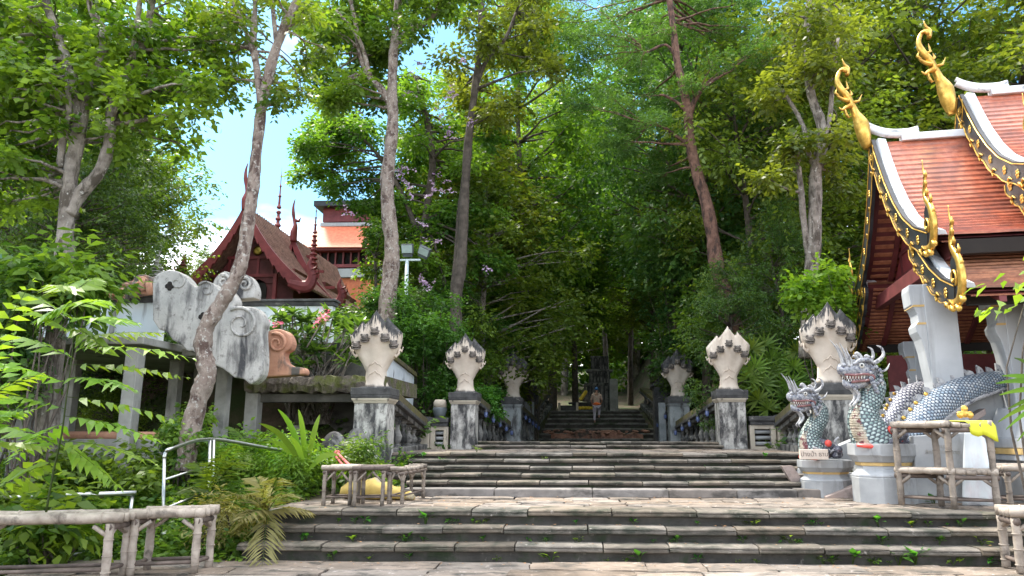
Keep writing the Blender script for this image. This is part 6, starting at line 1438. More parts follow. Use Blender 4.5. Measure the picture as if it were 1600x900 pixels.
def gen_tree(name, H, rad, cz, k, n, size, mat, bark, seed, droop=.35, flat=.62, wd=.27, tall=1.0, trunk_r=.17):
    """one grown tree standing at the origin: trunk, limbs, crown"""
    r = random.Random(seed); t = thing(name, '', 'tree', (0, 0, 0)); m = MB()
    P = [Vector((0, 0, -1.5)), Vector((r.uniform(-.2, .2), r.uniform(-.2, .2), H * .2)), Vector((r.uniform(-.4, .4), r.uniform(-.3, .3), H * .45)), Vector((r.uniform(-.6, .6), r.uniform(-.5, .5), H * .72)), Vector((r.uniform(-.8, .8), r.uniform(-.5, .5), H * .93))]
    P, R2 = smooth_path(P, [trunk_r * 1.3, trunk_r, trunk_r * .8, trunk_r * .5, .03], 4); m.tube(P, R2, 9, jit=.07, rng=r)
    C = []; Rr = []
    for i in range(k):
        a = r.uniform(0, 6.283); h = r.random(); e = math.sin(math.pi * min(1, h * .92 + .08)) ** .7
        q = rad * e * (r.random() ** .38) * r.uniform(.75, 1.12)
        C.append(Vector((math.cos(a) * q, math.sin(a) * q, cz + (H - cz) * h * tall + r.uniform(-.5, .5)))); Rr.append(rad * r.uniform(.15, .30))
    for c in C:
        p = min(P[3:], key=lambda p: (p - c).length + max(0, p.z - c.z + .8) * .9); limb(m, p, c, .055, .012, r, 5, .12, 4)
    m.build('trunk', bark, t, smooth=True)
    leaf_mesh('crown', mat, [cloud([tuple(c) for c in C], Rr, n, size, seed, flat=flat, droop=droop, wd=wd)], t); return t
V = {
 'round': gen_tree('broadleaf_tree', 12, 4.4, 2.0, 80, 200, .21, 'leaf_mid', 'bark_grey', 1),
 'bright': gen_tree('sunlit_tree', 12, 4.2, 1.6, 85, 200, .20, 'leaf_bright', 'bark_grey', 2),
 'dark': gen_tree('dense_dark_tree', 13, 4.0, .6, 110, 230, .17, 'leaf_dark', 'bark_dark', 3, droop=.6),
 'olive': gen_tree('olive_leaved_tree', 14, 3.8, 1.5, 85, 190, .24, 'leaf_olive', 'bark_dark', 4, wd=.24),
 'slim': gen_tree('slender_forest_tree', 17, 3.0, 5.0, 70, 230, .22, 'leaf_mid', 'bark_dark', 5, trunk_r=.14),
 'slimdark': gen_tree('shady_forest_tree', 17, 3.8, 5.2, 110, 260, .19, 'leaf_dark', 'bark_dark', 8, trunk_r=.15, droop=.6),
 'low': gen_tree('understorey_tree', 6, 2.7, .2, 60, 240, .19, 'leaf_bright', 'bark_dark', 6, trunk_r=.07),
 'fern': gen_tree('feathery_tree', 13, 4.0, 2.5, 80, 420, .105, 'leaf_blue', 'bark_red', 7, droop=.15, flat=.35, wd=.2),
}
KIND = {'round': 'mid green broadleaf tree', 'bright': 'sunlit yellow green tree', 'dark': 'dense dark tree', 'olive': 'olive leaved tree', 'slim': 'slender bare-stemmed tree', 'slimdark': 'dark high-crowned tree', 'low': 'low bushy understorey tree', 'fern': 'feathery dark green tree'}
# px of the axis, distance, scale, kind, where
FOREST = [
 (190, 24, .52, 'bright', 'behind the orange scroll crest, left of the sky gap'), (150, 21, .66, 'bright', 'behind the many-stemmed grey tree'), (70, 25, .90, 'round', 'deep behind the stems of the many-stemmed grey tree'), (40, 18, .70, 'dark', 'at the left edge behind the terrace post'), (-40, 20, .95, 'dark', 'at the far left edge of the wood'), (95, 17, .52, 'dark', 'low behind the parapet at the left'), (180, 16.5, .30, 'low', 'squeezed beneath the orange scroll crest'),
 (-30, 30, 1.3, 'bright', 'rising over the far left corner'), (-10, 34, 1.25, 'round', 'tall behind the far left stems'), (120, 38, 1.0, 'bright', 'distant, left of the sky gap'), (500, 62, .55, 'bright', 'far off between the spires'), (300, 50, .45, 'bright', 'distant low, behind the left slope of the shrine roof'),
 (760, 27, .9, 'round', 'behind the floodlights and rough-barked tree'), (705, 34, .95, 'olive', 'just right of the rough-barked tree'), (740, 30, .95, 'olive', 'behind the twin-trunk tree'), (745, 36, 1.1, 'bright', 'glowing right of the twin-trunk tree'), (812, 44, 1.2, 'bright', 'glowing above the left balustrades'), (695, 25, .38, 'dark', 'low behind the middle left serpent'), (750, 44, 1.2, 'round', 'high behind the floodlights'), (755, 31, .42, 'low', 'beside the farthest left serpent'), (800, 45, 1.25, 'olive', 'highest in the centre left of the wood'), (770, 34, .5, 'low', 'above the pale streaked pier'), (665, 23, .40, 'low', 'between floodlight pole and white wall'), (640, 21.5, .28, 'dark', 'left of the rough-barked trunk base'),
 (900, 44, 1.2, 'slim', 'left of the robed statue'), (866, 48, 1.2, 'slim', 'left of the far steps in shade'), (985, 50, 1.2, 'slim', 'right of the stone stupa'), (950, 56, 1.3, 'slim', 'straight beyond the stone stupa'), (1020, 46, 1.1, 'slim', 'behind the dark urn-topped pier'), (925, 66, 1.7, 'bright', 'closing the far end of the stair'), (880, 62, 1.6, 'round', 'far beyond the offering platform'), (990, 64, 1.6, 'bright', 'far behind the urn-topped pier'),
 (1060, 36, 1.35, 'slimdark', 'overhanging the far steps'), (1100, 27, 1.0, 'slimdark', 'over the farthest right serpent'), (862, 42, 1.3, 'slim', 'arching over the middle of the stair'), (830, 32, 1.2, 'slim', 'over the farthest left serpent'), (1175, 29, .95, 'olive', 'behind the red-brown trunk'), (1180, 24, .80, 'olive', 'between the red-brown trunk and the grey forked tree'), (1150, 40, 1.5, 'olive', 'tall behind the feathery crown'), (1060, 52, 1.9, 'fern', 'highest right of centre'), (1215, 29, 1.1, 'round', 'behind the grey forked tree'), (1230, 22, .38, 'dark', 'small and dark behind the nearest right serpent'), (1290, 27, 1.0, 'olive', 'left of the hall finials'), (1150, 21, .35, 'dark', 'low and dark above the fan palms'), (1310, 22, .50, 'low', 'bright leaved, tucked beside the hall eaves'),
 (1370, 30, 1.15, 'olive', 'behind the lower golden finial'), (1450, 32, 1.3, 'bright', 'behind the upper golden finial'), (1530, 30, 1.35, 'olive', 'above the hall ridge'), (1610, 31, 1.45, 'round', 'at the top right corner'), (1400, 44, 1.5, 'round', 'high over the hall'), (1560, 46, 1.5, 'bright', 'highest at the right edge'), (1260, 42, 1.35, 'round', 'high between forked tree and finials'), (1700, 26, 1.2, 'olive', 'beyond the right edge over the hall'),
 (1430, 22.5, .33, 'low', 'seen through the open hall, under the eaves'), (1385, 21.5, .30, 'low', 'seen beside the dragon head under the eaves'),
]
for i, (px, D, s, kd, where) in enumerate(FOREST):
    p = W(px, 650, D); gz = float(ground_h(p.x, D)); rz = (i * 2.39996) % 6.283
    place(V[kd], USED, (p.x, D, gz - .15), rz, (s, s, s * (1.0 + .15 * math.sin(i * 3.1))), f'{KIND[kd]} {where}', 'trees of the wood around the stair')
# deep wood that reads as one mass
C = []; Rr = []
for i in range(330):
    d = nr.uniform(62, 105); px = nr.uniform(-300, 1900)
    if 150 < px < 640: continue
    p = W(px, 650, d); h = nr.uniform(0, 13); C.append((p.x, d, float(ground_h(p.x, d)) + h)); Rr.append(nr.uniform(2.0, 3.8))
for i in range(130):
    d = nr.uniform(75, 105); px = nr.uniform(100, 640); p = W(px, 650, d); C.append((p.x, d, float(ground_h(p.x, d)) + nr.uniform(0, 4))); Rr.append(nr.uniform(2.0, 3.4))
o = leaf_mesh('distant_forest', 'leaf_mid', [cloud(C, Rr, 420, .62, 77, wd=.3)]); tag(o, 'mass of distant wood closing the view behind all the trees', 'forest', kind='stuff')

# blossoms of the flowering tree
fl_ = []
for (x, y) in [(726, 96), (657, 97), (645, 143), (715, 142), (690, 175), (620, 275), (634, 262), (545, 330), (658, 348), (674, 378), (663, 440), (655, 438), (672, 448), (700, 200), (738, 188), (702, 215), (568, 172), (600, 160), (622, 265), (640, 300), (682, 292), (697, 300), (690, 280), (676, 305), (640, 290), (707, 150), (764, 420)]:
    fl_.append((tuple(W(x, y, 21.5)), .16))
rt_ = thing('blossom_sprays', 'scattered mauve blossom sprays hanging between the rough-barked and twin-trunk trees', 'flowers', fl_[0][0])
rt_['kind'] = 'stuff'
leaf_mesh('blossom', 'petal', [cloud([c for c, r in fl_], [r * .8 for c, r in fl_], 34, .075, 5, wd=.42, flat=1)], rt_)

# ================================================================== SHRUBS AND PLANTS
def shrub(name, label, cl, n, size, mat, seed, D=None, cat='shrub', group=None, stems=True, wd=.27, flat=.7, droop=.3, bark='bark_dark', ground=None):
    r = random.Random(seed); C = [W(x, y, d) for x, y, q, d in cl]; Rr = [q / FPX * d for x, y, q, d in cl]
    cx = sum(c.x for c in C) / len(C); cy = sum(c.y for c in C) / len(C); gz = float(ground_h(cx, cy)) if ground is None else ground
    t = thing(name, label, cat, (cx, cy, gz), group)
    if stems:
        m = MB()
        for c in C: limb(m, (cx + r.uniform(-.3, .3), cy + r.uniform(-.2, .2), gz - .1), c, .022, .006, r, 5, .12, 4)
        m.build('stems', bark, t, smooth=True)
    leaf_mesh('foliage', mat, [cloud([tuple(c) for c in C], Rr, n, size, seed, wd=wd, flat=flat, droop=droop, curl=C[0].y < 14)], t); return t
def blob(x0, y0, x1, y1, k, q0, q1, D0, D1, seed):
    r = random.Random(seed); return [(r.uniform(x0, x1), r.uniform(y0, y1), r.uniform(q0, q1), r.uniform(D0, D1)) for _ in range(k)]
shrub('green_shrub', 'large fresh green fine-leaved shrub between the nearest and middle left serpents', blob(600, 470, 720, 560, 22, 20, 38, 19.8, 21.5, 1) + blob(650, 540, 715, 620, 12, 18, 30, 19.9, 21.2, 2) + blob(575, 462, 640, 500, 8, 18, 28, 20, 21, 3), 700, .095, 'leaf_shrub', 31)
shrub('green_shrub', 'rounded green shrub in front of the farthest left serpent', blob(740, 612, 770, 650, 9, 12, 20, 21.5, 23, 4) + blob(735, 495, 790, 570, 12, 18, 30, 27, 28.5, 5), 700, .09, 'leaf_shrub', 32)
shrub('dark_shrub', 'dark shrub growing behind the middle left serpent', blob(690, 500, 775, 600, 16, 22, 32, 24, 26, 6), 420, .13, 'leaf_mid', 33)
shrub('dark_shrub', 'dark shrub behind the farthest right serpent', blob(1040, 540, 1110, 640, 14, 18, 30, 27.5, 29, 7), 420, .14, 'leaf_dark', 34)
shrub('dark_shrub', 'dark undergrowth between the middle and nearest right pillars', blob(1160, 520, 1260, 640, 20, 22, 36, 20.6, 22.5, 8), 480, .13, 'leaf_dark', 35)
shrub('shade_tree', 'black green foliage mass over the farthest right serpent', blob(1000, 390, 1120, 530, 24, 26, 42, 27.5, 30, 61) + blob(1040, 500, 1110, 560, 8, 18, 28, 27.5, 29, 62), 420, .17, 'leaf_dark', 61, cat='tree')
shrub('shade_tree', 'dark foliage mass left of the red-brown trunk, above the middle right serpent', blob(1080, 420, 1230, 540, 24, 26, 40, 24, 26, 63), 380, .16, 'leaf_mid', 62, cat='tree')
shrub('shade_tree', 'bright low foliage above the pale streaked pier', blob(815, 450, 872, 560, 18, 22, 36, 30, 34, 64), 380, .17, 'leaf_bright', 63, cat='tree')
shrub('shade_tree', 'green foliage left of the far piers above the left balustrade', blob(740, 440, 820, 560, 20, 22, 38, 28.5, 31, 65), 400, .16, 'leaf_mid', 64, cat='tree')
shrub('yellow_shrub', 'small yellow green spiky shrub above the yellow sack', blob(545, 695, 585, 735, 10, 10, 17, 12.1, 12.7, 9), 260, .085, 'leaf_bright', 36, wd=.15)
shrub('leafy_bush', 'bright leafy bush beside the grey forked trunk', blob(1240, 440, 1270, 480, 5, 14, 20, 17.6, 18.2, 10) + blob(1285, 420, 1330, 500, 10, 14, 24, 17.6, 18.6, 11), 220, .15, 'leaf_lime', 37, wd=.32)
shrub('vine_clump', 'leafy creeper clump around the foot of the leaning trunk', blob(275, 650, 330, 720, 12, 14, 24, 11.6, 12.1, 12), 260, .085, 'leaf_mid', 38, wd=.34)
shrub('leafy_bush', 'broad dark-leaved bush in front of the many-stemmed grey tree', blob(20, 405, 150, 470, 16, 18, 30, 10.4, 11.2, 13), 120, .21, 'leaf_mid', 39, wd=.22)
shrub('leafy_bush', 'dark bush filling the left edge behind the sapling', blob(-40, 440, 50, 640, 22, 24, 40, 10.6, 12.5, 14), 190, .15, 'leaf_dark', 40)
shrub('fern_bush', 'pale green ferny bush right of the steel handrail', blob(335, 715, 480, 800, 22, 18, 28, 12.0, 13.0, 15), 420, .085, 'leaf_bright', 41, wd=.16)
shrub('weed_bush', 'light green weedy bush below the canopy slab', blob(350, 690, 500, 740, 14, 16, 26, 12.2, 13.4, 16), 340, .10, 'leaf_lime', 42, wd=.24)
shrub('weed_bush', 'green bush behind the steel handrail end', blob(235, 720, 340, 830, 16, 18, 30, 12.0, 13.0, 17), 300, .11, 'leaf_mid', 43)
shrub('weed_bush', 'green weedy bush at the lower left, behind the benches', blob(-30, 760, 110, 860, 18, 20, 34, 9.6, 10.8, 18), 230, .13, 'leaf_mid', 44)
shrub('weed_bush', 'broad-leaved bright bush between the benches and the low handrail', blob(20, 790, 140, 830, 9, 14, 22, 9.2, 9.7, 19), 70, .20, 'leaf_bright', 45, wd=.25)
shrub('weed_bush', 'dense green bush under the sapling', blob(60, 720, 240, 850, 24, 18, 32, 11.0, 12.0, 20), 260, .12, 'leaf_mid', 46)
shrub('dry_fern', 'yellowed dry fern tuft beside the steel handrail', blob(320, 790, 372, 850, 7, 12, 20, 10.0, 10.5, 21), 240, .10, 'leaf_dry', 47, wd=.10)
shrub('leafy_bush', 'broad-leaved bush seen through the open hall', blob(1385, 590, 1425, 640, 8, 14, 22, 19, 20.5, 22), 120, .26, 'leaf_mid', 48, wd=.32)
# flowering frangipani on the slab
def rosette_plant(name, label, pts, mat, size, nl, seed, flowers=()):
    r = random.Random(seed); rn = np.random.default_rng(seed); C = [W(x, y, d) for x, y, d in pts]; cx = sum(c.x for c in C) / len(C); cy = sum(c.y for c in C) / len(C); gz = min(c.z for c in C) - 1.2
    t = thing(name, label, 'shrub', (cx, cy, gz)); m = MB()
    for c in C: limb(m, (cx + r.uniform(-.5, .5), cy, gz), c, .03, .015, r, 6, .1, 4)
    m.build('stems', 'bark_grey', t, smooth=True); Q = []
    for c in C:
        n = nl; a = rn.uniform(0, 6.28, n); el = rn.uniform(-.35, .9, n); d = np.stack([np.cos(a) * np.cos(el), np.sin(a) * np.cos(el), np.sin(el)], 1)
        P = np.tile(np.array(c), (n, 1)) + rn.normal(size=(n, 3)) * .03; N = unit(np.cross(np.cross(d, [0, 0, 1.]), d) + rn.normal(size=(n, 3)) * .15)
        Q.append((leafcurl(P, d, N, size * rn.uniform(.7, 1.2, n), .17), np.tile(np.clip(rn.normal(.5, .22, n), 0, 1), 2)))
    leaf_mesh('foliage', mat, Q, t)
    if flowers: leaf_mesh('flowers', 'petalpink', [cloud([tuple(W(x, y, d)) for x, y, d in flowers], .06, 24, .08, seed, wd=.4, flat=1)], t)
r = random.Random(8)
rosette_plant('frangipani', 'dark-leaved frangipani with a few pink flowers behind the canopy slab', [(r.uniform(425, 560), r.uniform(490, 575), r.uniform(15.6, 17.6)) for _ in range(54)], 'leaf_dark', .34, 16, 51, [(434, 506, 15.4), (507, 501, 15.5), (497, 496, 15.5), (516, 487, 15.8)])

def frond_quads(base, ax_, side, upv, L_, pairs, leafL, wd, droop, rn, curve=.5, taper=True, lean=.75):
    """a pinnate frond: midrib curve with paired leaflets; returns quads, midrib points"""
    Q = []; LV = []; mid = []; k = pairs
    for i in range(k + 1):
        s = i / k; mid.append(base + ax_ * (L_ * s) - Vector((0, 0, 1)) * (curve * L_ * s * s))
    P = []; D_ = []; N_ = []; S_ = []
    for i in range(1, k + 1):
        d = (mid[i] - mid[i - 1]).normalized(); s = i / k
        for sg in (-1, 1):
            if i == k and sg == 1: q = d
            else: q = (side * sg * (1.0) + d * lean + Vector((0, 0, -droop))).normalized()
            P.append(mid[i]); D_.append(q + Vector([rn.normal() * .07 for _ in range(3)])); N_.append(upv + Vector((0, -.55, 0)) + Vector([rn.normal() * .25 for _ in range(3)])); S_.append(leafL * ((math.sin(math.pi * min(1, .25 + s * .72)) ** .6) if taper else 1) * rn.uniform(.88, 1.1))
    P, D_, N_ = (unit(np.array([tuple(v) for v in A])) if j else np.array([tuple(v) for v in A]) for j, A in enumerate((P, D_, N_)))
    return leafcurl(P, D_, N_, np.array(S_), wd), mid
def frond_plant(name, label, cat, base, specs, mat, rib, group=None, stem=None, stemr=.02, rn=None, extra_lv=.5):
    t = thing(name, label, cat, tuple(base), group)
    if stem:
        m = MB(); p, q = smooth_path(stem, [stemr * (1 - .6 * i / (len(stem) - 1)) for i in range(len(stem))], 4); m.tube(p, q, 8); m.build('stem', rib, t, smooth=True)
    for sp_ in specs:
        b, tip, pairs, lf, wd, droop, curve, lean = sp_
        ax_ = tip - b; L_ = ax_.length; ax_ = (ax_ + Vector((0, 0, curve * L_))).normalized(); side = ax_.cross(Vector((0, 0, 1))).normalized(); upv = side.cross(ax_)
        Q, mid = frond_quads(b, ax_, side, upv, L_, pairs, lf, wd, droop, rn, curve, True, lean)
        lv = np.clip(rn.normal(extra_lv, .12) + rn.normal(size=len(Q)) * .10, 0, 1)
        f = leaf_mesh('frond', mat, [(Q, lv)], t); m = MB(); m.tube(mid, [max(.002, stemr * .35 * (1 - i / len(mid))) for i in range(len(mid))], 5); m.build('midrib', rib, f)
    return t
rn = np.random.default_rng(4)
# bright compound-leaved sapling in front of the terrace
Ds = 8.2; S0 = W(80, 760, Ds)
stem = [W(72, 800, Ds), W(84, 735, Ds), W(96, 680, Ds), W(104, 620, Ds), (W(112, 560, Ds)), W(116, 500, Ds), W(118, 450, Ds)]
FR = [((118, 455), (78, 445)), ((118, 455), (150, 432)), ((114, 520), (10, 470)), ((105, 500), (30, 452)), ((116, 500), (215, 505)), ((114, 530), (255, 520)), ((112, 545), (300, 560)), ((110, 570), (290, 590)), ((106, 600), (-30, 560)), ((104, 620), (280, 660)), ((104, 640), (-40, 610)), ((102, 650), (250, 690)), ((98, 690), (240, 725)), ((95, 700), (-20, 660)), ((118, 470), (60, 500)), ((112, 560), (0, 520)), ((118, 480), (170, 470)), ((96, 690), (180, 760)), ((110, 590), (210, 610)), ((100, 660), (20, 720)), ((116, 510), (160, 545)), ((90, 720), (-10, 770))]
sp_ = []
for i, (a, b) in enumerate(FR):
    d0 = Ds; d1 = Ds + [-.5, .35, -.2, .5, -.55, .1][i % 6]
    B0_, B1_ = W(*a, d0), W(*b, d1); sp_.append((B0_, B1_, 9 + i % 3, .25, .19, .30, .16, .55))
frond_plant('compound_leaf_sapling', 'bright lime sapling with long feathered leaves in front of the terrace', 'sapling', stem[0], sp_, 'leaf_lime', 'leaf_olive', stem=stem, stemr=.012, rn=rn)
# arching sapling branches cut off by the left edge
b = W(-50, 700, 7.4); sp_ = [(W(-40, 600 + 30 * k, 7.4), W(*t_, 7.2 + .2 * k), 10, .23, .19, .3, .12, .6) for k, t_ in enumerate(((60, 420), (70, 580), (50, 640), (75, 700), (30, 500)))]
frond_plant('compound_leaf_sapling', 'second lime sapling reaching in from the left edge', 'sapling', b, sp_, 'leaf_lime', 'leaf_olive', stem=[W(-50, 900, 7.4), b, W(-40, 560, 7.4)], stemr=.025, rn=rn)
# feathery palm over the low steps, at the left
def palm(label, bx, by, D, tips, lf, mat='leaf_bright', pairs=22, wd=.055, curve=.35, name='small_palm'):
    b = W(bx, by, D); sp_ = [(b, W(x, y, D + (-.7 if i % 2 else .1)), pairs, lf, wd, .25, curve, .8) for i, (x, y) in enumerate(tips)]
    return frond_plant(name, label, 'palm', b, sp_, mat, 'leaf_olive', rn=rn, stemr=.022)
palm('small palm with dry-tipped fronds drooping over the left end of the lower steps', 418, 800, 10.2, [(385, 870), (410, 885), (440, 860), (460, 760), (490, 800), (375, 810), (395, 720), (350, 760), (345, 850), (440, 720)], .34, 'leaf_dry')
palm('drooping small palm right beside the steel handrail', 330, 770, 10.9, [(300, 700), (395, 700), (420, 740), (350, 690), (405, 775), (385, 660), (290, 760)], .34, 'leaf_bright')
palm('small drooping palm at the foot of the nearest left pillar', 395, 705, 12.8, [(350, 650), (440, 660), (415, 740), (370, 730)], .30, 'leaf_bright')
# strap-leaved gingers: broad blades from a common foot
def blades(name, label, cat, base, tips, D, width, mat, nseg=8, group=None, curve=.3):
    b = W(*base, D); t = thing(name, label, cat, tuple(b), group); gz = float(ground_h(b.x, b.y))
    if b.z > gz + .5: m = MB(); m.tube([Vector((b.x + .1, b.y, gz - .05)), Vector((b.x + .04, b.y, (gz + b.z) / 2)), b], [.05, .035, .025], 9); m.build('stem', 'bark_grey', t, smooth=True)
    for i, tp in enumerate(tips):
        e = W(tp[0], tp[1], D + (tp[2] if len(tp) > 2 else 0)); L_ = (e - b).length; s_ = (e - b).cross(Vector((0, -1, 0))).normalized(); s_ = (s_ + Vector((0, -.35, .1))).normalized(); vs = []
        for k in range(nseg + 1):
            q = k / nseg; p = b.lerp(e, q) + Vector((0, 0, curve * L_ * math.sin(math.pi * q) * .5)); hw = width * (math.sin(math.pi * (q * .9 + .08)) ** .8) * .5 if k < nseg else .002
            vs += [p - s_ * hw + Vector((0, 0, .01)), p - Vector((0, 0, hw * .35)), p + s_ * hw + Vector((0, 0, .01))]
        fs = []
        for k in range(nseg): a = k * 3; fs += [(a, a + 1, a + 4, a + 3), (a + 1, a + 2, a + 5, a + 4)]
        m = MB(); m.add(vs, fs); o = m.build('blade', mat, t, smooth=True); at = o.data.attributes.new('lv', 'FLOAT', 'FACE'); v = .3 + .6 * ((i * .37) % 1); at.data.foreach_set('value', [v] * len(o.data.polygons))
    return t
blades('broad_blade_plant', 'tall plant with broad upright lime blades in front of the dark opening', 'plant', (478, 740), [(434, 640, -.2), (466, 640), (500, 648, .2), (404, 662, -.3), (420, 690), (452, 682, -.3), (492, 676, .3), (530, 712, -.3), (440, 705, .2)], 12.0, .11, 'leaf_lime')
blades('dark_blade_plant', 'dark narrow palm blades reaching in from the right edge', 'plant', (1680, 620), [(1556, 600, -.2), (1566, 588), (1560, 660, .2), (1575, 640), (1572, 672, -.2), (1590, 690, .1), (1585, 560, .1), (1562, 618)], 8.4, .07, 'leaf_dark', curve=.18)
shrub('leafy_bush', 'few big lime leaves hanging at the right edge before the hall roof', [(1604, 462, 12, 8.6), (1610, 480, 14, 8.6), (1618, 440, 16, 8.7)], 26, .20, 'leaf_lime', 60, wd=.3, ground=0)
# fan palms
def fan_palm(label, fans, D, group='fan palms right of the crest'):
    b = W(sum(f[0] for f in fans) / len(fans), 660, D); t = thing('fan_palm', label, 'palm', (b.x, D, float(ground_h(b.x, D))), group); r = random.Random(int(fans[0][0])); base = Vector((b.x, D + .2, float(ground_h(b.x, D))))
    for (x, y, rad) in fans:
        c = W(x, y, D + r.uniform(-.4, .3)); R0 = rad / FPX * D; n = 13; P = []; D_ = []; N_ = []; tilt = r.uniform(-.5, .5)
        for k in range(n):
            a = -2.2 + 4.4 * k / (n - 1) + r.uniform(-.05, .05) + math.pi / 2 + tilt
            D_.append((math.cos(a), -.35 + r.uniform(-.1, .1), math.sin(a) - .15)); P.append(tuple(c)); N_.append((r.uniform(-.1, .1), -1, .45))
        f = leaf_mesh('fan_leaf', 'leaf_mid', [(leafquads(np.array(P), unit(np.array(D_)), unit(np.array(N_)), R0 * np.random.default_rng(int(x)).uniform(.85, 1.1, n), .075), np.full(n, r.uniform(.35, 1)))], t)
        m = MB(); m.tube([base, base.lerp(c, .5) + Vector((0, 0, .15)), c], [.014, .010, .007], 5); m.build('stalk', 'leaf_olive', f)
r = random.Random(5)
fan_palm('fan palm nearest the middle right serpent, its leaves spread low', [(1170, 590, 28), (1185, 625, 30), (1175, 545, 26), (1190, 600, 30), (1200, 640, 26), (1165, 570, 22), (1180, 575, 28)], 19.9)
fan_palm('fan palm in the middle of the group, with bright upper leaves', [(1205, 560, 30), (1215, 590, 30), (1195, 540, 28), (1225, 565, 26), (1210, 620, 28), (1200, 580, 30), (1222, 605, 26)], 20.4)
fan_palm('fan palm nearest the moss covered right balustrade', [(1240, 575, 26), (1235, 600, 28), (1245, 550, 26), (1228, 620, 24), (1250, 595, 24)], 20.0)

# weeds in the joints
WD = []
for sd_ in range(3):
    rr = np.random.default_rng(90 + sd_); t = thing('step_weed', '', 'weed', (0, 0, 0)); n = 9; a = rr.uniform(0, 6.28, n); el = rr.uniform(.0, 1.1, n)
    d = np.stack([np.cos(a) * np.cos(el), np.sin(a) * np.cos(el), np.sin(el)], 1); P = d * .03 + rr.normal(size=(n, 3)) * .012 + [0, 0, .03]; N = unit(np.cross(np.cross(d, [0, 0, 1.]), d) + [0, 0, .4])
    leaf_mesh('leaves', 'leaf_shrub' if sd_ < 2 else 'leaf_mid', [(leafcurl(P, d, N, rr.uniform(.06, .12, n), .30), np.tile(rr.uniform(.1, .9, n), 2))], t)
    m = MB(); [m.tube([(0, 0, -.02), tuple(p)], .003, 4) for p in P[:6]]; m.build('stalks', 'leaf_olive', t); t.name = 'step_weed'; WD.append(t)
NMS = ['lowest', 'middle', 'top']; STATE = {}
def weed(i, loc, s, lb):
    t = WD[i % 3]; o = t if not STATE.get(i % 3) else dup(t); STATE[i % 3] = 1; o.location = loc; o.scale = (s, s, s); o.rotation_euler = (0, 0, i * 1.7); o['label'] = lb; o['group'] = 'weeds growing on the steps'
k = 0
SPOT = [(0, [(520, 870, 1.0), (640, 872, .7), (862, 866, 1.3), (1000, 868, 1.4), (1090, 872, .8), (1285, 868, 1.0), (1300, 870, 1.0), (1330, 866, 1.5), (1365, 870, 1.0), (1402, 858, 1.6), (1428, 866, 1.7), (1487, 862, 1.0), (1545, 868, .8)]),
        (1, [(480, 838, .9), (552, 838, 1.1), (635, 832, 1.1), (755, 838, .6), (905, 838, .8), (1058, 838, .9), (1160, 836, .8), (1235, 836, 1.2), (1378, 838, 1.1), (1466, 840, .9), (1532, 838, 1.1)]),
        (2, [(570, 812, 1.0), (665, 812, 1.5), (752, 812, .9), (700, 811, .7), (990, 812, .7), (1175, 812, 1.0), (1268, 812, .8), (1372, 812, 1.3), (1424, 812, 1.0), (1500, 812, 1.0)])]
for st_, L_ in SPOT:
    for j, (x, y, s) in enumerate(L_):
        yy = 9.86 + .30 * st_ + .045; p = W(x, y, yy); z = 0.0 if st_ == 0 else .19 * st_
        weed(k, (p.x, yy - .01, z + .005), s * 1.05, f'green weed on the {NMS[st_]} front step, {ORD[j]} from the left'); k += 1
for j, (x, y, s) in enumerate([(1390, 782, 1.8), (1375, 784, 1.2), (1460, 786, 1.3)]):
    p = G(x, y, .58); weed(k, (p.x, p.y, .58), s, ['leafy weed at the foot of the near dragon pedestal', 'smaller weed left of the one at the near dragon pedestal', 'weed under the bamboo rack'][j]); k += 1
for j, (x, y, s) in enumerate([(660, 716, 1.0), (745, 705, 1.1), (690, 722, .9), (1195, 716, .9), (850, 718, .7), (1100, 730, .6), (640, 722, 1.4)]):
    zz = 1.02; p = W(x, y, 14.2); weed(k, (p.x, 14.2, max(p.z, .9)), s, f'weed on the upper flight, {["beside the pillar moss", "at the louvred pillar", "on the mossy left end", "at the right end", "left of the middle", "right of the middle", "lowest on the left end"][j]}'); k += 1
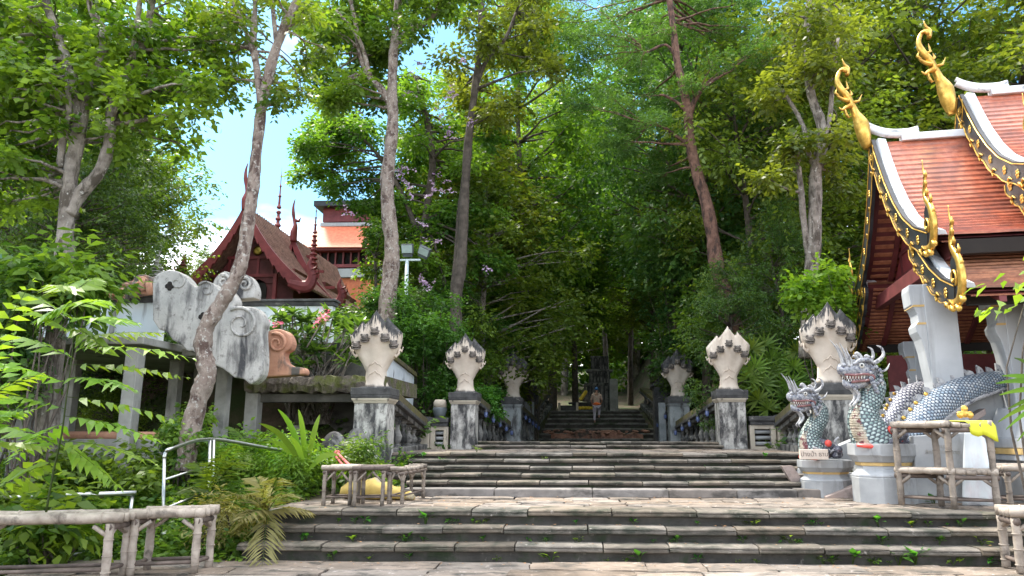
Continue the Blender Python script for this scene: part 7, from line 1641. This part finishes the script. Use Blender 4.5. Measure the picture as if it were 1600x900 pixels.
for j in range(34):
    st_ = j % 3; x = -4.1 + (j * 2.618 % 1) * .0 + (j * .618033 % 1) * 11.2; yy = 9.86 + .30 * st_ + .03
    weed(k, (x, yy, (.19 * st_ if st_ else 0) + .003), .38 + .35 * ((j * .37) % 1), f'tiny weed sprig on the {NMS[st_]} front step, {ORD[sum(1 for q in range(34) if q % 3 == st_ and (q * .618033 % 1) < (j * .618033 % 1))]} sprig from the left'); k += 1
# ground cover
rr = np.random.default_rng(8); n = 5200; X = np.concatenate([rr.uniform(-9.5, -4.5, n), rr.uniform(-20, -9.5, 5000), rr.uniform(-4.6, -3.2, 260)]); Y = np.concatenate([rr.uniform(9.0, 14, n), rr.uniform(8.0, 18, 5000), rr.uniform(12.8, 14.2, 260)])
keep = ~((X > -6.8) & (Y < 9.9)); X, Y = X[keep], Y[keep]; Z = ground_h(X, Y)
C = np.stack([X, Y, Z + rr.uniform(0, .16, len(X))], 1)
o = leaf_mesh('undergrowth', 'leaf_mid', [cloud(C, .13, 21, .10, 12, wd=.26, flat=.8)]); tag(o, 'low green undergrowth covering the bank left of the steps', 'undergrowth', kind='stuff')
C = []
for i in range(3600):
    x = rr.uniform(-22, 14); y = rr.uniform(17.5, 40)
    if -3.4 < x < 4.6: continue
    if x > 5.6 and y < 20: continue
    C.append((x, y, float(ground_h(x, y)) + rr.uniform(0, .5)))
o = leaf_mesh('forest_undergrowth', 'leaf_dark', [cloud(C, .35, 42, .17, 13, wd=.28, flat=.8)]); tag(o, 'dark forest undergrowth on the slopes beside the stair', 'undergrowth', kind='stuff')
rr = np.random.default_rng(18); n = 420; X = rr.uniform(-4.5, 6.5, n); Y = rr.choice([rr.uniform(9.2, 9.85), 10.1, 10.4, 11.5, 12.4], n) + rr.uniform(-.1, .1, n)
Z = np.where(Y < 9.86, .012, np.where(Y < 10.12, .2, np.where(Y < 10.42, .39, .588)))
P = np.stack([X, Y, Z], 1); a = rr.uniform(0, 6.28, n); d = np.stack([np.cos(a), np.sin(a), rr.uniform(0, .15, n)], 1)
o = leaf_mesh('fallen_leaves', 'leaf_red', [(leafquads(P, unit(d), unit(rr.normal(size=(n, 3)) * .2 + [0, 0, 1]), rr.uniform(.02, .055, n), .3), rr.random(n))]); tag(o, 'scattered small dry fallen leaves on the steps and landing', 'fallen leaves', kind='stuff')
